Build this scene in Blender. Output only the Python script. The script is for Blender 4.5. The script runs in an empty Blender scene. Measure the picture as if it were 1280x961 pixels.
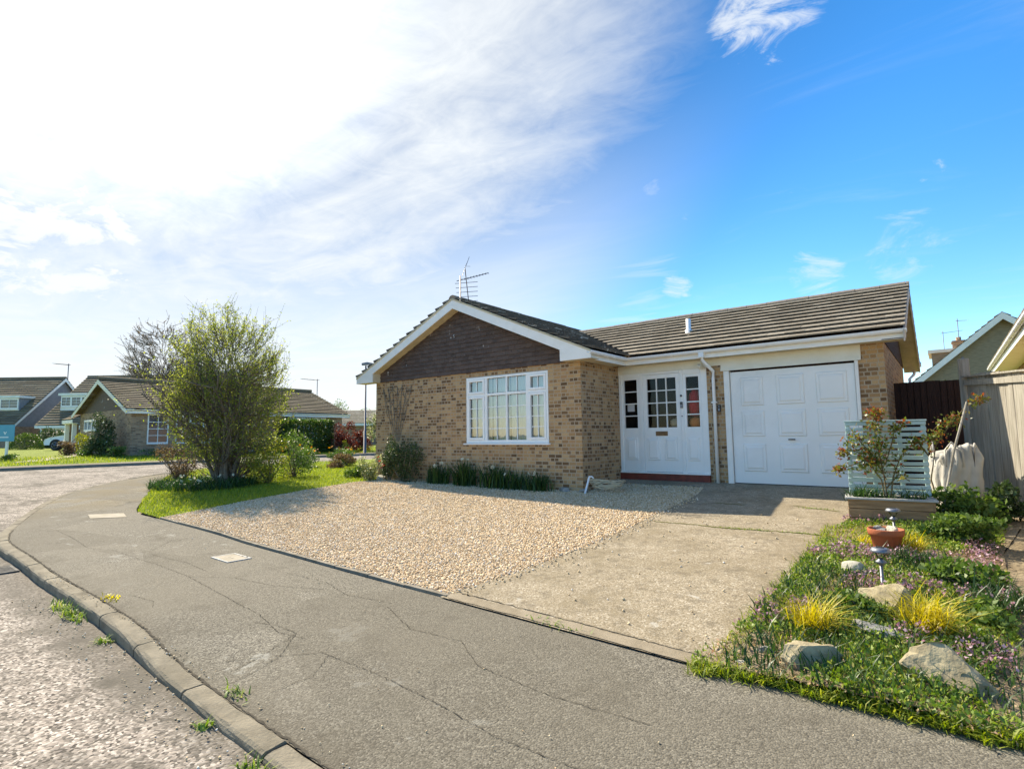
import bpy, bmesh, math, random
import numpy as np
from mathutils import Vector, Matrix

S = bpy.context.scene
COL = S.collection
R = random.Random(7)
NR = np.random.default_rng(11)

# ------------------------------------------------------------------ camera
YAW, PITCH, ROLL, EYE = 0.6725, 0.094, -0.0127, 0.9936
cam_d = bpy.data.cameras.new('camera')
cam = bpy.data.objects.new('camera', cam_d)
COL.objects.link(cam)
S.camera = cam
cam_d.sensor_width = 36.0
cam_d.lens = 680.06 / 1280 * 36.0
cam_d.clip_start = 0.05
cam_d.clip_end = 3000
_f = Vector((-math.sin(YAW) * math.cos(PITCH), math.cos(YAW) * math.cos(PITCH), math.sin(PITCH)))
_r = Vector((math.cos(YAW), math.sin(YAW), 0))
_u = _r.cross(_f)
_c, _s = math.cos(ROLL), math.sin(ROLL)
_R = _r * _c + _u * _s
_U = _u * _c - _r * _s
cam.matrix_world = Matrix(((_R.x, _U.x, -_f.x, 0), (_R.y, _U.y, -_f.y, 0), (_R.z, _U.z, -_f.z, EYE), (0, 0, 0, 1)))
S.render.resolution_x, S.render.resolution_y = 1024, 768

# ------------------------------------------------------------------ light
SUN_DIR = Vector((-3.03, 0.66, 2.76)).normalized()
SUN_EL = math.asin(SUN_DIR.z)
SUN_ROT = math.atan2(SUN_DIR.x, SUN_DIR.y)
SKY_STRENGTH = 0.15
sun_d = bpy.data.lights.new('sun', 'SUN')
sun_d.energy = 4.7
sun_d.angle = math.radians(0.55)
sun_d.color = (1.0, 0.89, 0.71)
sun = bpy.data.objects.new('sun', sun_d)
COL.objects.link(sun)
sun.rotation_euler = SUN_DIR.to_track_quat('Z', 'Y').to_euler()
S.view_settings.view_transform = 'Standard'
S.view_settings.look = 'None'
S.view_settings.gamma = 1
S.view_settings.exposure = 0.98
S.view_settings.use_curve_mapping = False
S.cycles.max_bounces = 8
S.cycles.transparent_max_bounces = 16
S.cycles.use_denoising = True
S.cycles.caustics_reflective = False
S.cycles.caustics_refractive = False


class NT:
    """tiny node-tree writer"""
    def __init__(s, tree):
        s.t = tree

    def n(s, kind, **kw):
        nd = s.t.nodes.new('ShaderNode' + kind)
        for k, v in kw.items():
            setattr(nd, k, v)
        return nd

    def l(s, a, b):
        s.t.links.new(a, b)

    def put(s, sock, v):
        if isinstance(v, bpy.types.NodeSocket):
            s.l(v, sock)
        else:
            sock.default_value = v

    def math(s, op, a, b=0.0, clamp=False):
        m = s.n('Math', operation=op)
        m.use_clamp = clamp
        s.put(m.inputs[0], a)
        s.put(m.inputs[1], b)
        return m.outputs[0]

    def mapr(s, v, a, b, c=0.0, d=1.0, smooth=True):
        m = s.n('MapRange')
        m.interpolation_type = 'SMOOTHSTEP' if smooth else 'LINEAR'
        s.put(m.inputs[0], v)
        for i, x in enumerate((a, b, c, d)):
            s.put(m.inputs[i + 1], x)
        return m.outputs[0]

    def mix(s, f, a, b, mode='MIX'):
        m = s.n('Mix', data_type='RGBA', blend_type=mode)
        s.put(m.inputs[0], f)
        s.put(m.inputs[6], a if isinstance(a, bpy.types.NodeSocket) else (*a, 1))
        s.put(m.inputs[7], b if isinstance(b, bpy.types.NodeSocket) else (*b, 1))
        return m.outputs[2]

    def noise(s, vec, scale, detail=4, rough=0.55, dist=0.0):
        n = s.n('TexNoise')
        s.l(vec, n.inputs['Vector'])
        n.inputs['Scale'].default_value = scale
        n.inputs['Detail'].default_value = detail
        n.inputs['Roughness'].default_value = rough
        n.inputs['Distortion'].default_value = dist
        return n.outputs['Fac']

    def vor(s, vec, scale, out='Distance', feature='F1', rnd=1.0):
        n = s.n('TexVoronoi', feature=feature)
        s.l(vec, n.inputs['Vector'])
        n.inputs['Scale'].default_value = scale
        n.inputs['Randomness'].default_value = rnd
        return n.outputs[out]

    def ramp(s, f, stops, interp='LINEAR'):
        r = s.n('ValToRGB')
        r.color_ramp.interpolation = interp
        e = r.color_ramp.elements
        while len(e) < len(stops):
            e.new(0.5)
        for i, (p, c) in enumerate(stops):
            e[i].position = p
            e[i].color = (*c, 1)
        s.put(r.inputs[0], f)
        return r.outputs[0]

    def mapping(s, vec, scale=(1, 1, 1), loc=(0, 0, 0), rot=(0, 0, 0)):
        m = s.n('Mapping')
        s.l(vec, m.inputs[0])
        m.inputs['Scale'].default_value = scale
        m.inputs['Location'].default_value = loc
        m.inputs['Rotation'].default_value = rot
        return m.outputs[0]


# ------------------------------------------------------------------ sky
W = bpy.data.worlds.new('World')
S.world = W
W.use_nodes = True
w = NT(W.node_tree)
W.node_tree.nodes.clear()
sky = w.n('TexSky', sky_type='NISHITA')
sky.sun_disc = False
sky.sun_elevation = SUN_EL
sky.sun_rotation = SUN_ROT
sky.altitude = 10
sky.air_density = 1.0
sky.dust_density = 0.3
sky.ozone_density = 2.5
hs = w.n('HueSaturation')
hs.inputs['Saturation'].default_value = 1.36
hs.inputs['Value'].default_value = 1.0
w.l(sky.outputs[0], hs.inputs['Color'])
tc = w.n('TexCoord')
gdir = tc.outputs['Generated']


def dot_to(v):
    d = w.n('VectorMath', operation='DOT_PRODUCT')
    w.l(gdir, d.inputs[0])
    d.inputs[1].default_value = v
    return d.outputs['Value']


sep = w.n('SeparateXYZ')
w.l(gdir, sep.inputs[0])
zc = w.math('MAXIMUM', sep.outputs['Z'], 0.06)
cmb = w.n('CombineXYZ')
w.l(w.math('DIVIDE', sep.outputs['X'], zc), cmb.inputs[0])
w.l(w.math('DIVIDE', sep.outputs['Y'], zc), cmb.inputs[1])
plane = cmb.outputs[0]
mu = dot_to(tuple(SUN_DIR))
streak = w.noise(w.mapping(plane, (0.6, 1.4, 1), rot=(0, 0, 0.55)), 1.5, 8, 0.62, 0.9)
puffs = w.noise(w.mapping(gdir, (1.0, 1.0, 2.2)), 13.0, 8, 0.62, 0.5)
wisp = w.noise(w.mapping(gdir, (1.0, 1.0, 2.6), rot=(0.3, 0.5, 0.2)), 9.0, 8, 0.66, 1.1)
broad = w.noise(plane, 0.7, 3, 0.5, 0.2)
near_sun = w.mapr(mu, 0.62, 0.97)
veil = w.math('MULTIPLY', w.mapr(w.math('ADD', w.math('MULTIPLY', streak, 0.75), w.math('MULTIPLY', broad, 0.35)), 0.40, 0.95), w.math('MULTIPLY', near_sun, 0.6))
low = w.mapr(sep.outputs['Z'], 0.06, 0.60, 1.0, 0.0)
lowleft = w.math('MULTIPLY', low, w.mapr(mu, 0.56, 0.76))
veil = w.math('MAXIMUM', veil, w.math('MULTIPLY', lowleft, w.mapr(streak, 0.3, 0.7, 0.84, 1.0)))
soft = w.math('ADD', w.math('MULTIPLY', w.mapr(mu, 0.66, 0.88), 0.74), w.math('MULTIPLY', w.math('SUBTRACT', streak, 0.5), w.mapr(mu, 0.60, 0.80, 0.0, 1.0)))
soft = w.math('ADD', soft, w.math('MULTIPLY', w.math('SUBTRACT', wisp, 0.5), w.mapr(mu, 0.60, 0.80, 0.0, 0.55)))
veil = w.math('MINIMUM', w.math('MAXIMUM', veil, soft), 1.0)
thin = w.math('MULTIPLY', w.mapr(streak, 0.50, 0.85), 0.16)
veil = w.math('MAXIMUM', veil, thin)
CLOUD = []


def pixdir(u, v):
    return (_f + _R * ((u - 640) / 680.06) - _U * ((v - 480.5) / 680.06)).normalized()


def blob(u, v, size, thr, amt, nz):
    d = dot_to(tuple(pixdir(u, v)))
    m = w.mapr(d, math.cos(size), math.cos(size * 0.15))
    return w.math('MULTIPLY', w.mapr(w.math('ADD', w.math('MULTIPLY', nz, 1.5), w.math('MULTIPLY', m, 0.6)), thr, thr + 0.38), amt)


for (u_, v_, sz, thr, amt, nz) in ((10, 262, 0.22, 1.02, 1.0, puffs), (965, -5, 0.13, 1.16, 0.75, wisp), (846, 360, 0.045, 1.14, 0.8, puffs),
                                   (812, 230, 0.035, 1.22, 0.3, puffs), (850, 265, 0.03, 1.25, 0.25, puffs), (1020, 343, 0.065, 1.18, 0.5, wisp), (745, 330, 0.22, 1.12, 0.28, streak),
                                   (1130, 310, 0.10, 1.25, 0.35, wisp), (250, 255, 0.14, 1.16, 0.8, wisp), (650, 130, 0.20, 1.2, 0.55, wisp), (480, 245, 0.12, 1.2, 0.6, wisp)):
    veil = w.math('MAXIMUM', veil, blob(u_, v_, sz, thr, amt, nz))
# vapour trails: thin great-circle arcs
for (a, b, wid, amt) in (((463, 82), (518, 222), 0.0032, 0.55), ((215, 262), (300, 325), 0.005, 0.6), ((160, 290), (245, 340), 0.006, 0.5)):
    A, B = pixdir(*a), pixdir(*b)
    nrm = A.cross(B).normalized()
    mid = (A + B).normalized()
    half = A.angle(B) / 2
    off = w.math('ABSOLUTE', dot_to(tuple(nrm)))
    line = w.math('MULTIPLY', w.mapr(off, wid, 0.0), w.mapr(dot_to(tuple(mid)), math.cos(half * 1.15), math.cos(half * 0.7)))
    veil = w.math('MAXIMUM', veil, w.math('MULTIPLY', line, amt))
bright = w.math('ADD', 3.55, w.math('MULTIPLY', w.mapr(mu, 0.90, 1.0), 2.2))
ccol = w.n('VectorMath', operation='SCALE')
ccol.inputs[0].default_value = (0.94, 0.98, 1.0)
w.l(bright, ccol.inputs['Scale'])
dim = w.n('VectorMath', operation='SCALE')
w.l(hs.outputs[0], dim.inputs[0])
w.l(w.mapr(mu, 0.40, 0.95, 0.95, 0.34), dim.inputs['Scale'])
skycol = w.mix(veil, dim.outputs[0], ccol.outputs[0])
glow = w.math('MULTIPLY', w.math('POWER', w.math('MAXIMUM', mu, 0.0), 60.0), 5.0)
gl = w.n('VectorMath', operation='SCALE')
gl.inputs[0].default_value = (1, 0.99, 0.96)
w.l(glow, gl.inputs['Scale'])
skycol = w.mix(1.0, skycol, gl.outputs[0], 'ADD')
bg = w.n('Background')
bg.inputs['Strength'].default_value = SKY_STRENGTH
w.l(skycol, bg.inputs['Color'])
wo = w.n('OutputWorld')
w.l(bg.outputs[0], wo.inputs[0])

# ------------------------------------------------------------------ materials
MATS = {}


def newmat(name):
    m = bpy.data.materials.new(name)
    m.use_nodes = True
    m.node_tree.nodes.clear()
    t = NT(m.node_tree)
    out = t.n('OutputMaterial')
    MATS[name] = m
    return m, t, out


def finish(t, out, col, rough=0.7, bump=None, bstr=0.3, bdist=0.01, spec=0.5, metal=0.0):
    b = t.n('BsdfPrincipled')
    t.put(b.inputs['Base Color'], col if isinstance(col, bpy.types.NodeSocket) else (*col, 1))
    t.put(b.inputs['Roughness'], rough)
    b.inputs['Metallic'].default_value = metal
    b.inputs['Specular IOR Level'].default_value = spec
    if bump is not None:
        bn = t.n('Bump')
        bn.inputs['Strength'].default_value = bstr
        bn.inputs['Distance'].default_value = bdist
        t.l(bump, bn.inputs['Height'])
        t.l(bn.outputs[0], b.inputs['Normal'])
    t.l(b.outputs[0], out.inputs[0])
    return b


def simple(name, c1, c2=None, scale=6.0, rough=0.6, bump=0.15, bscale=60.0, spec=0.4, metal=0.0, stretch=(1, 1, 1), dirt=None):
    m, t, out = newmat(name)
    co = t.n('TexCoord').outputs['Object']
    v = t.mapping(co, stretch)
    n1 = t.noise(v, scale, 6, 0.6)
    c2 = c2 or tuple(x * 0.8 for x in c1)
    col = t.mix(t.mapr(n1, 0.3, 0.7), c1, c2)
    if dirt:
        n2 = t.noise(v, scale * 0.4, 8, 0.7, 0.5)
        col = t.mix(t.mapr(n2, 0.52, 0.75, 0, dirt[1]), col, dirt[0])
    nb = t.noise(v, bscale, 3, 0.6)
    r = t.mapr(n1, 0.2, 0.8, rough - 0.08, min(1, rough + 0.08))
    finish(t, out, col, r, nb, bump, 0.01, spec, metal)
    return m


def brick_mat(name, stops, mortar, bw=0.225, bh=0.075, ms=0.0095, dirt=(0.14, 0.11, 0.07), flem=False):
    m, t, out = newmat(name)
    uv = t.n('TexCoord').outputs['UV']
    wob = t.n('TexNoise')
    wob.noise_dimensions = '2D'
    t.l(uv, wob.inputs['Vector'])
    wob.inputs['Scale'].default_value = 9
    sc = t.n('VectorMath', operation='SCALE')
    t.l(wob.outputs['Color'], sc.inputs[0])
    sc.inputs['Scale'].default_value = 0.006
    ad = t.n('VectorMath', operation='ADD')
    t.l(uv, ad.inputs[0])
    t.l(sc.outputs[0], ad.inputs[1])
    vec = ad.outputs[0]
    br = t.n('TexBrick')
    t.l(vec, br.inputs['Vector'])
    br.offset = 0.5
    if flem:
        br.squash = 0.6
        br.squash_frequency = 2
    br.inputs['Color1'].default_value = (0, 0, 0, 1)
    br.inputs['Color2'].default_value = (1, 1, 1, 1)
    br.inputs['Mortar'].default_value = (0.5, 0.5, 0.5, 1)
    br.inputs['Scale'].default_value = 1
    br.inputs['Mortar Size'].default_value = ms
    br.inputs['Mortar Smooth'].default_value = 0.15
    br.inputs['Brick Width'].default_value = bw
    br.inputs['Row Height'].default_value = bh
    col = t.ramp(br.outputs['Color'], stops)
    n1 = t.noise(uv, 45, 5, 0.7)
    col = t.mix(t.mapr(n1, 0.35, 0.8, 0, 0.35), col, (0.14, 0.09, 0.045))
    n2 = t.noise(uv, 1.1, 5, 0.6)
    col = t.mix(t.mapr(n2, 0.35, 0.75, 0, 0.18), col, tuple(x * 1.1 for x in stops[len(stops) // 2][1]))
    nm = t.noise(uv, 70, 3, 0.6)
    mcol = t.mix(t.mapr(nm, 0.3, 0.7), mortar, tuple(x * 0.72 for x in mortar))
    col = t.mix(br.outputs['Fac'], col, mcol)
    n3 = t.noise(uv, 0.55, 7, 0.65, 0.4)
    col = t.mix(t.mapr(n3, 0.5, 0.8, 0, 0.35), col, dirt)
    h = t.math('ADD', t.math('MULTIPLY', br.outputs['Fac'], -1.0), t.math('MULTIPLY', n1, 0.35))
    finish(t, out, col, 0.9, h, 0.7, 0.008, 0.25)
    return m


def attr_mat(name, stops, rough=0.6, translucent=0.0, noise_c=None, spec=0.3, nscale=60):
    """per-face random value 'rnd' picks the colour"""
    m, t, out = newmat(name)
    a = t.n('Attribute')
    a.attribute_name = 'rnd'
    col = t.ramp(a.outputs['Fac'], stops)
    if noise_c:
        n = t.noise(t.n('TexCoord').outputs['Object'], nscale, 4, 0.6)
        col = t.mix(t.mapr(n, 0.35, 0.75, 0, noise_c[1]), col, noise_c[0])
    b = finish(t, out, col, rough, spec=spec)
    if translucent:
        tr = t.n('BsdfTranslucent')
        hsv = t.n('HueSaturation')
        hsv.inputs['Saturation'].default_value = 1.15
        hsv.inputs['Value'].default_value = 1.6
        t.l(col, hsv.inputs['Color'])
        t.l(hsv.outputs[0], tr.inputs[0])
        mx = t.n('MixShader')
        mx.inputs[0].default_value = translucent
        t.l(b.outputs[0], mx.inputs[1])
        t.l(tr.outputs[0], mx.inputs[2])
        t.l(mx.outputs[0], out.inputs[0])
    return m


def tile_mat(name, stops, lichen, lic_amt, moss=None):
    m, t, out = newmat(name)
    a = t.n('Attribute')
    a.attribute_name = 'rnd'
    co = t.n('TexCoord').outputs['Object']
    col = t.ramp(a.outputs['Fac'], stops)
    n = t.noise(co, 14, 6, 0.7)
    col = t.mix(t.mapr(n, 0.35, 0.7, 0, 0.5), col, tuple(x * 0.55 for x in stops[0][1]))
    n2 = t.noise(co, 5.5, 8, 0.75, 0.3)
    col = t.mix(t.mapr(n2, 0.56, 0.68, 0, lic_amt), col, lichen)
    if moss:
        n3 = t.noise(co, 1.3, 6, 0.7, 0.4)
        col = t.mix(t.mapr(n3, 0.5, 0.7, 0, moss[1]), col, moss[0])
    nb = t.noise(co, 70, 3, 0.6)
    finish(t, out, col, 0.92, nb, 0.5, 0.01, 0.2)
    return m


def glass_mat(name, tint=(0.9, 0.95, 0.95), base=0.06, k=1.0):
    m, t, out = newmat(name)
    tr = t.n('BsdfTransparent')
    tr.inputs[0].default_value = (*tint, 1)
    gl = t.n('BsdfGlossy')
    gl.inputs['Roughness'].default_value = 0.015
    fr = t.n('Fresnel')
    fr.inputs[0].default_value = 1.5
    co = t.n('TexCoord').outputs['Object']
    bn = t.n('Bump')
    bn.inputs['Strength'].default_value = 0.04
    bn.inputs['Distance'].default_value = 0.02
    t.l(t.noise(co, 3.0, 2, 0.5), bn.inputs['Height'])
    t.l(bn.outputs[0], gl.inputs['Normal'])
    mx = t.n('MixShader')
    t.l(t.math('ADD', t.math('MULTIPLY', fr.outputs[0], k), base), mx.inputs[0])
    t.l(tr.outputs[0], mx.inputs[1])
    t.l(gl.outputs[0], mx.inputs[2])
    t.l(mx.outputs[0], out.inputs[0])
    return m


BRICK = brick_mat('yellow_stock_brick', [(0.0, (0.13, 0.072, 0.036)), (0.16, (0.20, 0.113, 0.054)), (0.34, (0.35, 0.20, 0.090)), (0.52, (0.46, 0.274, 0.122)), (0.7, (0.52, 0.322, 0.148)), (0.88, (0.57, 0.38, 0.19)), (1.0, (0.45, 0.235, 0.108))], (0.52, 0.405, 0.27), bw=0.17, flem=True)
BRICK_FAR = brick_mat('far_brown_brick', [(0.0, (0.19, 0.11, 0.066)), (0.5, (0.42, 0.26, 0.155)), (1.0, (0.50, 0.325, 0.205))], (0.42, 0.34, 0.25))
RED_STEP = simple('red_step_paint', (0.20, 0.035, 0.018), (0.13, 0.028, 0.016), 8, 0.55, 0.2, 80)
WHITE = simple('white_gloss_paint', (0.89, 0.86, 0.79), (0.83, 0.80, 0.72), 3, 0.4, 0.05, 30, 0.5, dirt=((0.45, 0.40, 0.28), 0.25))
UPVC = simple('white_upvc', (0.88, 0.87, 0.83), (0.84, 0.83, 0.79), 3, 0.3, 0.03, 30, 0.5)
DOORW = simple('white_door_paint', (0.89, 0.87, 0.82), (0.85, 0.83, 0.77), 2.5, 0.38, 0.08, 25, 0.5, dirt=((0.60, 0.57, 0.50), 0.30))
GARAGEW = simple('white_garage_steel', (0.89, 0.87, 0.82), (0.85, 0.83, 0.77), 1.4, 0.42, 0.08, 20, 0.45, dirt=((0.62, 0.60, 0.55), 0.35))
SOFFIT = simple('weathered_cream_soffit', (0.62, 0.54, 0.36), (0.52, 0.45, 0.30), 5, 0.7, 0.15, 50, 0.3, dirt=((0.32, 0.28, 0.16), 0.4))
CREAM = simple('cream_board_paint', (0.82, 0.79, 0.67), (0.76, 0.72, 0.59), 4, 0.6, 0.1, 40, 0.3)
TANBOARD = simple('weathered_tan_board', (0.62, 0.54, 0.44), (0.52, 0.45, 0.36), 5, 0.8, 0.2, 50, 0.2, dirt=((0.13, 0.10, 0.065), 0.5))
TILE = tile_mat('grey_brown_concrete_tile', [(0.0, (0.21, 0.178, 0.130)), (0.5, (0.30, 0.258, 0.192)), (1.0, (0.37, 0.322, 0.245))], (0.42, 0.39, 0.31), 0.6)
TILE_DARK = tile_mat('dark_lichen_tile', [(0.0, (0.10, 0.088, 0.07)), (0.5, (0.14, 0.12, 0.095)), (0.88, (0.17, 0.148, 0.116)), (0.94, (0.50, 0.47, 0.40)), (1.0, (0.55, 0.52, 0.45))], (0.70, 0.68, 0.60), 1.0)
TILE_FAR = tile_mat('far_brown_tile', [(0.0, (0.17, 0.13, 0.085)), (0.5, (0.25, 0.195, 0.125)), (1.0, (0.32, 0.255, 0.165))], (0.30, 0.27, 0.15), 0.5, ((0.19, 0.16, 0.06), 0.4))
RIDGE = simple('ridge_tile', (0.24, 0.19, 0.14), (0.32, 0.26, 0.19), 9, 0.9, 0.4, 60, 0.2)
GLASS = glass_mat('window_glass', base=0.19)
FARGLASS = simple('dim_far_window_glass', (0.045, 0.055, 0.065), (0.09, 0.10, 0.11), 1.2, 0.08, 0.0, 5, 0.9)
GLASS_DOOR = glass_mat('door_glass', (0.92, 0.92, 0.92), 0.0, 0.55)
BLACK = simple('black_plastic', (0.02, 0.02, 0.022), (0.03, 0.03, 0.03), 5, 0.35, 0.02, 30)
STEEL = simple('galvanised_steel', (0.24, 0.25, 0.28), (0.17, 0.18, 0.20), 20, 0.45, 0.05, 60, 0.5, 0.6)
IRON = simple('rough_cast_iron', (0.10, 0.095, 0.085), (0.06, 0.057, 0.05), 9, 0.8, 0.3, 60, 0.3, dirt=((0.16, 0.12, 0.08), 0.5))
PALEFRAME = simple('pale_metal_frame', (0.42, 0.41, 0.38), (0.33, 0.32, 0.29), 9, 0.7, 0.2, 60, 0.3)
ALU = simple('dull_aerial_metal', (0.22, 0.21, 0.22), (0.15, 0.145, 0.15), 20, 0.45, 0.03, 60, 0.5, 0.7)
BRASS = simple('old_brass', (0.20, 0.12, 0.055), (0.13, 0.08, 0.04), 20, 0.4, 0.05, 50, 0.5, 0.6)
NET = simple('cream_curtain_cloth', (0.82, 0.78, 0.68), (0.76, 0.72, 0.62), 5, 0.9, 0.1, 90, 0.1)
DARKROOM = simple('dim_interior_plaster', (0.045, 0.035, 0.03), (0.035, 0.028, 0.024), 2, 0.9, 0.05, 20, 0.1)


def cladding():
    m, t, out = newmat('dark_brown_cladding')
    a = t.n('Attribute')
    a.attribute_name = 'rnd'
    co = t.n('TexCoord').outputs['Object']
    col = t.ramp(a.outputs['Fac'], [(0, (0.070, 0.045, 0.034)), (0.5, (0.094, 0.061, 0.046)), (1, (0.122, 0.082, 0.062))])
    n = t.noise(t.mapping(co, (2, 2, 14)), 3, 6, 0.65)
    col = t.mix(t.mapr(n, 0.35, 0.7, 0, 0.6), col, (0.145, 0.108, 0.086))
    sp = t.noise(t.mapping(co, (1, 1, 0.45)), 9, 2, 0.5)
    sm = t.noise(co, 1.6, 2, 0.5)
    col = t.mix(t.math('MULTIPLY', t.mapr(sp, 0.66, 0.71), t.mapr(sm, 0.53, 0.63)), col, (0.50, 0.48, 0.45))
    finish(t, out, col, 0.75, n, 0.3, 0.01, 0.3)
    return m


CLAD = cladding()


def ground_mats():
    # road: worn surface dressing, pale pinkish chips in dark binder
    m, t, out = newmat('worn_road_chippings')
    co = t.n('TexCoord').outputs['Object']
    d = t.vor(co, 60)
    c = t.vor(co, 60, 'Color')
    chips = t.ramp(t.n('SeparateColor').outputs[0], [(0, (0, 0, 0)), (1, (1, 1, 1))])
    sc = t.n('SeparateColor')
    t.l(c, sc.inputs[0])
    chip = t.ramp(sc.outputs[0], [(0.0, (0.07, 0.06, 0.05)), (0.22, (0.17, 0.15, 0.122)), (0.5, (0.29, 0.248, 0.205)), (0.78, (0.40, 0.345, 0.285)), (1.0, (0.60, 0.54, 0.46))])
    worn = t.noise(co, 0.9, 7, 0.65, 0.4)
    fine = t.noise(co, 6, 5, 0.6)
    w_ = t.math('ADD', t.math('MULTIPLY', worn, 0.75), t.math('MULTIPLY', fine, 0.3))
    dark = t.ramp(fine, [(0.3, (0.10, 0.088, 0.07)), (0.7, (0.175, 0.155, 0.122))])
    col = t.mix(t.mapr(w_, 0.40, 0.60), dark, chip)
    sp = t.n('SeparateXYZ')
    t.l(co, sp.inputs[0])
    edge = t.mapr(t.math('ADD', sp.outputs['Y'], t.math('MULTIPLY', t.noise(co, 2.5, 4, 0.6), 0.5)), 1.35, 1.62)
    edge = t.math('MULTIPLY', edge, t.mapr(sp.outputs['X'], -11.0, -9.5))
    col = t.mix(t.math('MULTIPLY', edge, 0.7), col, (0.13, 0.115, 0.09))
    h = t.math('SUBTRACT', t.math('MULTIPLY', w_, 1.0), t.math('MULTIPLY', d, 0.9))
    finish(t, out, col, 0.92, h, 0.6, 0.008, 0.12)
    # pavement asphalt
    m, t, out = newmat('pavement_asphalt')
    co = t.n('TexCoord').outputs['Object']
    d = t.vor(co, 105)
    c = t.vor(co, 105, 'Color')
    sc = t.n('SeparateColor')
    t.l(c, sc.inputs[0])
    g = t.ramp(sc.outputs[0], [(0, (0.070, 0.063, 0.049)), (0.45, (0.158, 0.143, 0.111)), (0.85, (0.245, 0.223, 0.174)), (0.97, (0.31, 0.283, 0.22)), (1.0, (0.36, 0.33, 0.26))])
    big = t.noise(co, 0.8, 7, 0.65, 0.5)
    col = t.mix(t.mapr(big, 0.35, 0.7, 0, 0.55), g, (0.205, 0.183, 0.138))
    lic = t.noise(co, 3.2, 5, 0.7, 0.2)
    lic2 = t.noise(co, 0.35, 2, 0.5)
    col = t.mix(t.math('MULTIPLY', t.mapr(lic, 0.60, 0.66), t.mapr(lic2, 0.47, 0.58, 0, 0.65)), col, (0.36, 0.35, 0.30))
    st = t.noise(co, 2.0, 6, 0.7, 0.3)
    col = t.mix(t.mapr(st, 0.50, 0.74, 0, 0.6), col, (0.095, 0.083, 0.06))
    sp = t.n('SeparateXYZ')
    t.l(co, sp.inputs[0])
    mossy = t.math('MULTIPLY', t.mapr(sp.outputs['X'], -11.5, -15.0), t.mapr(t.noise(co, 0.9, 4, 0.6), 0.40, 0.58))
    col = t.mix(t.math('MULTIPLY', mossy, 0.6), col, (0.17, 0.13, 0.06))
    edg = t.mapr(t.math('ADD', sp.outputs['Y'], t.math('MULTIPLY', t.noise(co, 3.0, 6, 0.7), 0.9)), 2.35, 1.95)
    edg = t.math('MULTIPLY', edg, t.mapr(sp.outputs['X'], -12.0, -10.0))
    col = t.mix(t.math('MULTIPLY', edg, 0.6), col, (0.10, 0.085, 0.058))
    pp = t.vor(t.mapping(co, (0.45, 0.8, 1)), 0.9, 'Color')
    sc2 = t.n('SeparateColor')
    t.l(pp, sc2.inputs[0])
    col = t.mix(t.mapr(sc2.outputs[0], 0.2, 0.8, 0.0, 0.42, False), col, (0.105, 0.092, 0.066))
    h = t.math('SUBTRACT', t.math('MULTIPLY', big, 0.6), t.math('MULTIPLY', d, 0.7))
    finish(t, out, col, 0.9, h, 0.7, 0.007, 0.2)
    # drive concrete
    m, t, out = newmat('drive_concrete')
    co = t.n('TexCoord').outputs['Object']
    c = t.vor(co, 75, 'Color')
    d = t.vor(co, 75)
    sc = t.n('SeparateColor')
    t.l(c, sc.inputs[0])
    ag = t.ramp(sc.outputs[0], [(0, (0.19, 0.150, 0.092)), (0.5, (0.315, 0.26, 0.175)), (0.88, (0.39, 0.33, 0.235)), (1.0, (0.52, 0.47, 0.37))])
    big = t.noise(co, 1.2, 8, 0.68, 0.5)
    med = t.noise(co, 7, 6, 0.65)
    col = t.mix(t.mapr(big, 0.35, 0.70, 0, 0.75), ag, (0.20, 0.158, 0.092))
    col = t.mix(t.mapr(med, 0.46, 0.72, 0, 0.75), col, (0.15, 0.122, 0.08))
    lic = t.noise(co, 4.0, 3, 0.6, 0.2)
    col = t.mix(t.mapr(lic, 0.69, 0.75, 0, 0.6), col, (0.48, 0.45, 0.38))
    h = t.math('SUBTRACT', t.math('MULTIPLY', med, 0.8), t.math('MULTIPLY', d, 0.5))
    finish(t, out, col, 0.9, h, 0.7, 0.008, 0.3)
    # gravel bed under the stones
    m, t, out = newmat('gravel_bed')
    co = t.n('TexCoord').outputs['Object']
    d = t.vor(co, 38)
    c = t.vor(co, 38, 'Color')
    sc = t.n('SeparateColor')
    t.l(c, sc.inputs[0])
    col = t.ramp(sc.outputs[0], [(0, (0.34, 0.24, 0.14)), (0.4, (0.54, 0.40, 0.24)), (0.8, (0.64, 0.50, 0.33)), (1, (0.72, 0.61, 0.45))])
    finish(t, out, col, 0.85, t.math('MULTIPLY', d, -1), 1.0, 0.02, 0.3)
    # soil
    m, t, out = newmat('dry_soil')
    co = t.n('TexCoord').outputs['Object']
    n = t.noise(co, 5, 8, 0.7)
    d = t.vor(co, 30)
    col = t.ramp(n, [(0.3, (0.12, 0.09, 0.055)), (0.5, (0.24, 0.19, 0.12)), (0.7, (0.36, 0.295, 0.20))])
    finish(t, out, col, 0.95, t.math('ADD', n, t.math('MULTIPLY', d, 0.4)), 1.0, 0.03, 0.15)
    # lawn base
    m, t, out = newmat('lawn_turf')
    co = t.n('TexCoord').outputs['Object']
    n = t.noise(co, 1.4, 7, 0.65)
    n2 = t.noise(co, 40, 3, 0.6)
    col = t.ramp(n, [(0.3, (0.15, 0.205, 0.018)), (0.55, (0.21, 0.26, 0.026)), (0.75, (0.28, 0.28, 0.04))])
    col = t.mix(t.mapr(n2, 0.4, 0.7, 0, 0.4), col, (0.08, 0.115, 0.012))
    finish(t, out, col, 0.9, n2, 1.0, 0.03, 0.15)
    # wild ground to the horizon
    m, t, out = newmat('field')
    co = t.n('TexCoord').outputs['Object']
    n = t.noise(co, 0.05, 6, 0.6)
    col = t.ramp(n, [(0.3, (0.06, 0.08, 0.02)), (0.7, (0.11, 0.12, 0.04))])
    finish(t, out, col, 0.95)


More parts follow.
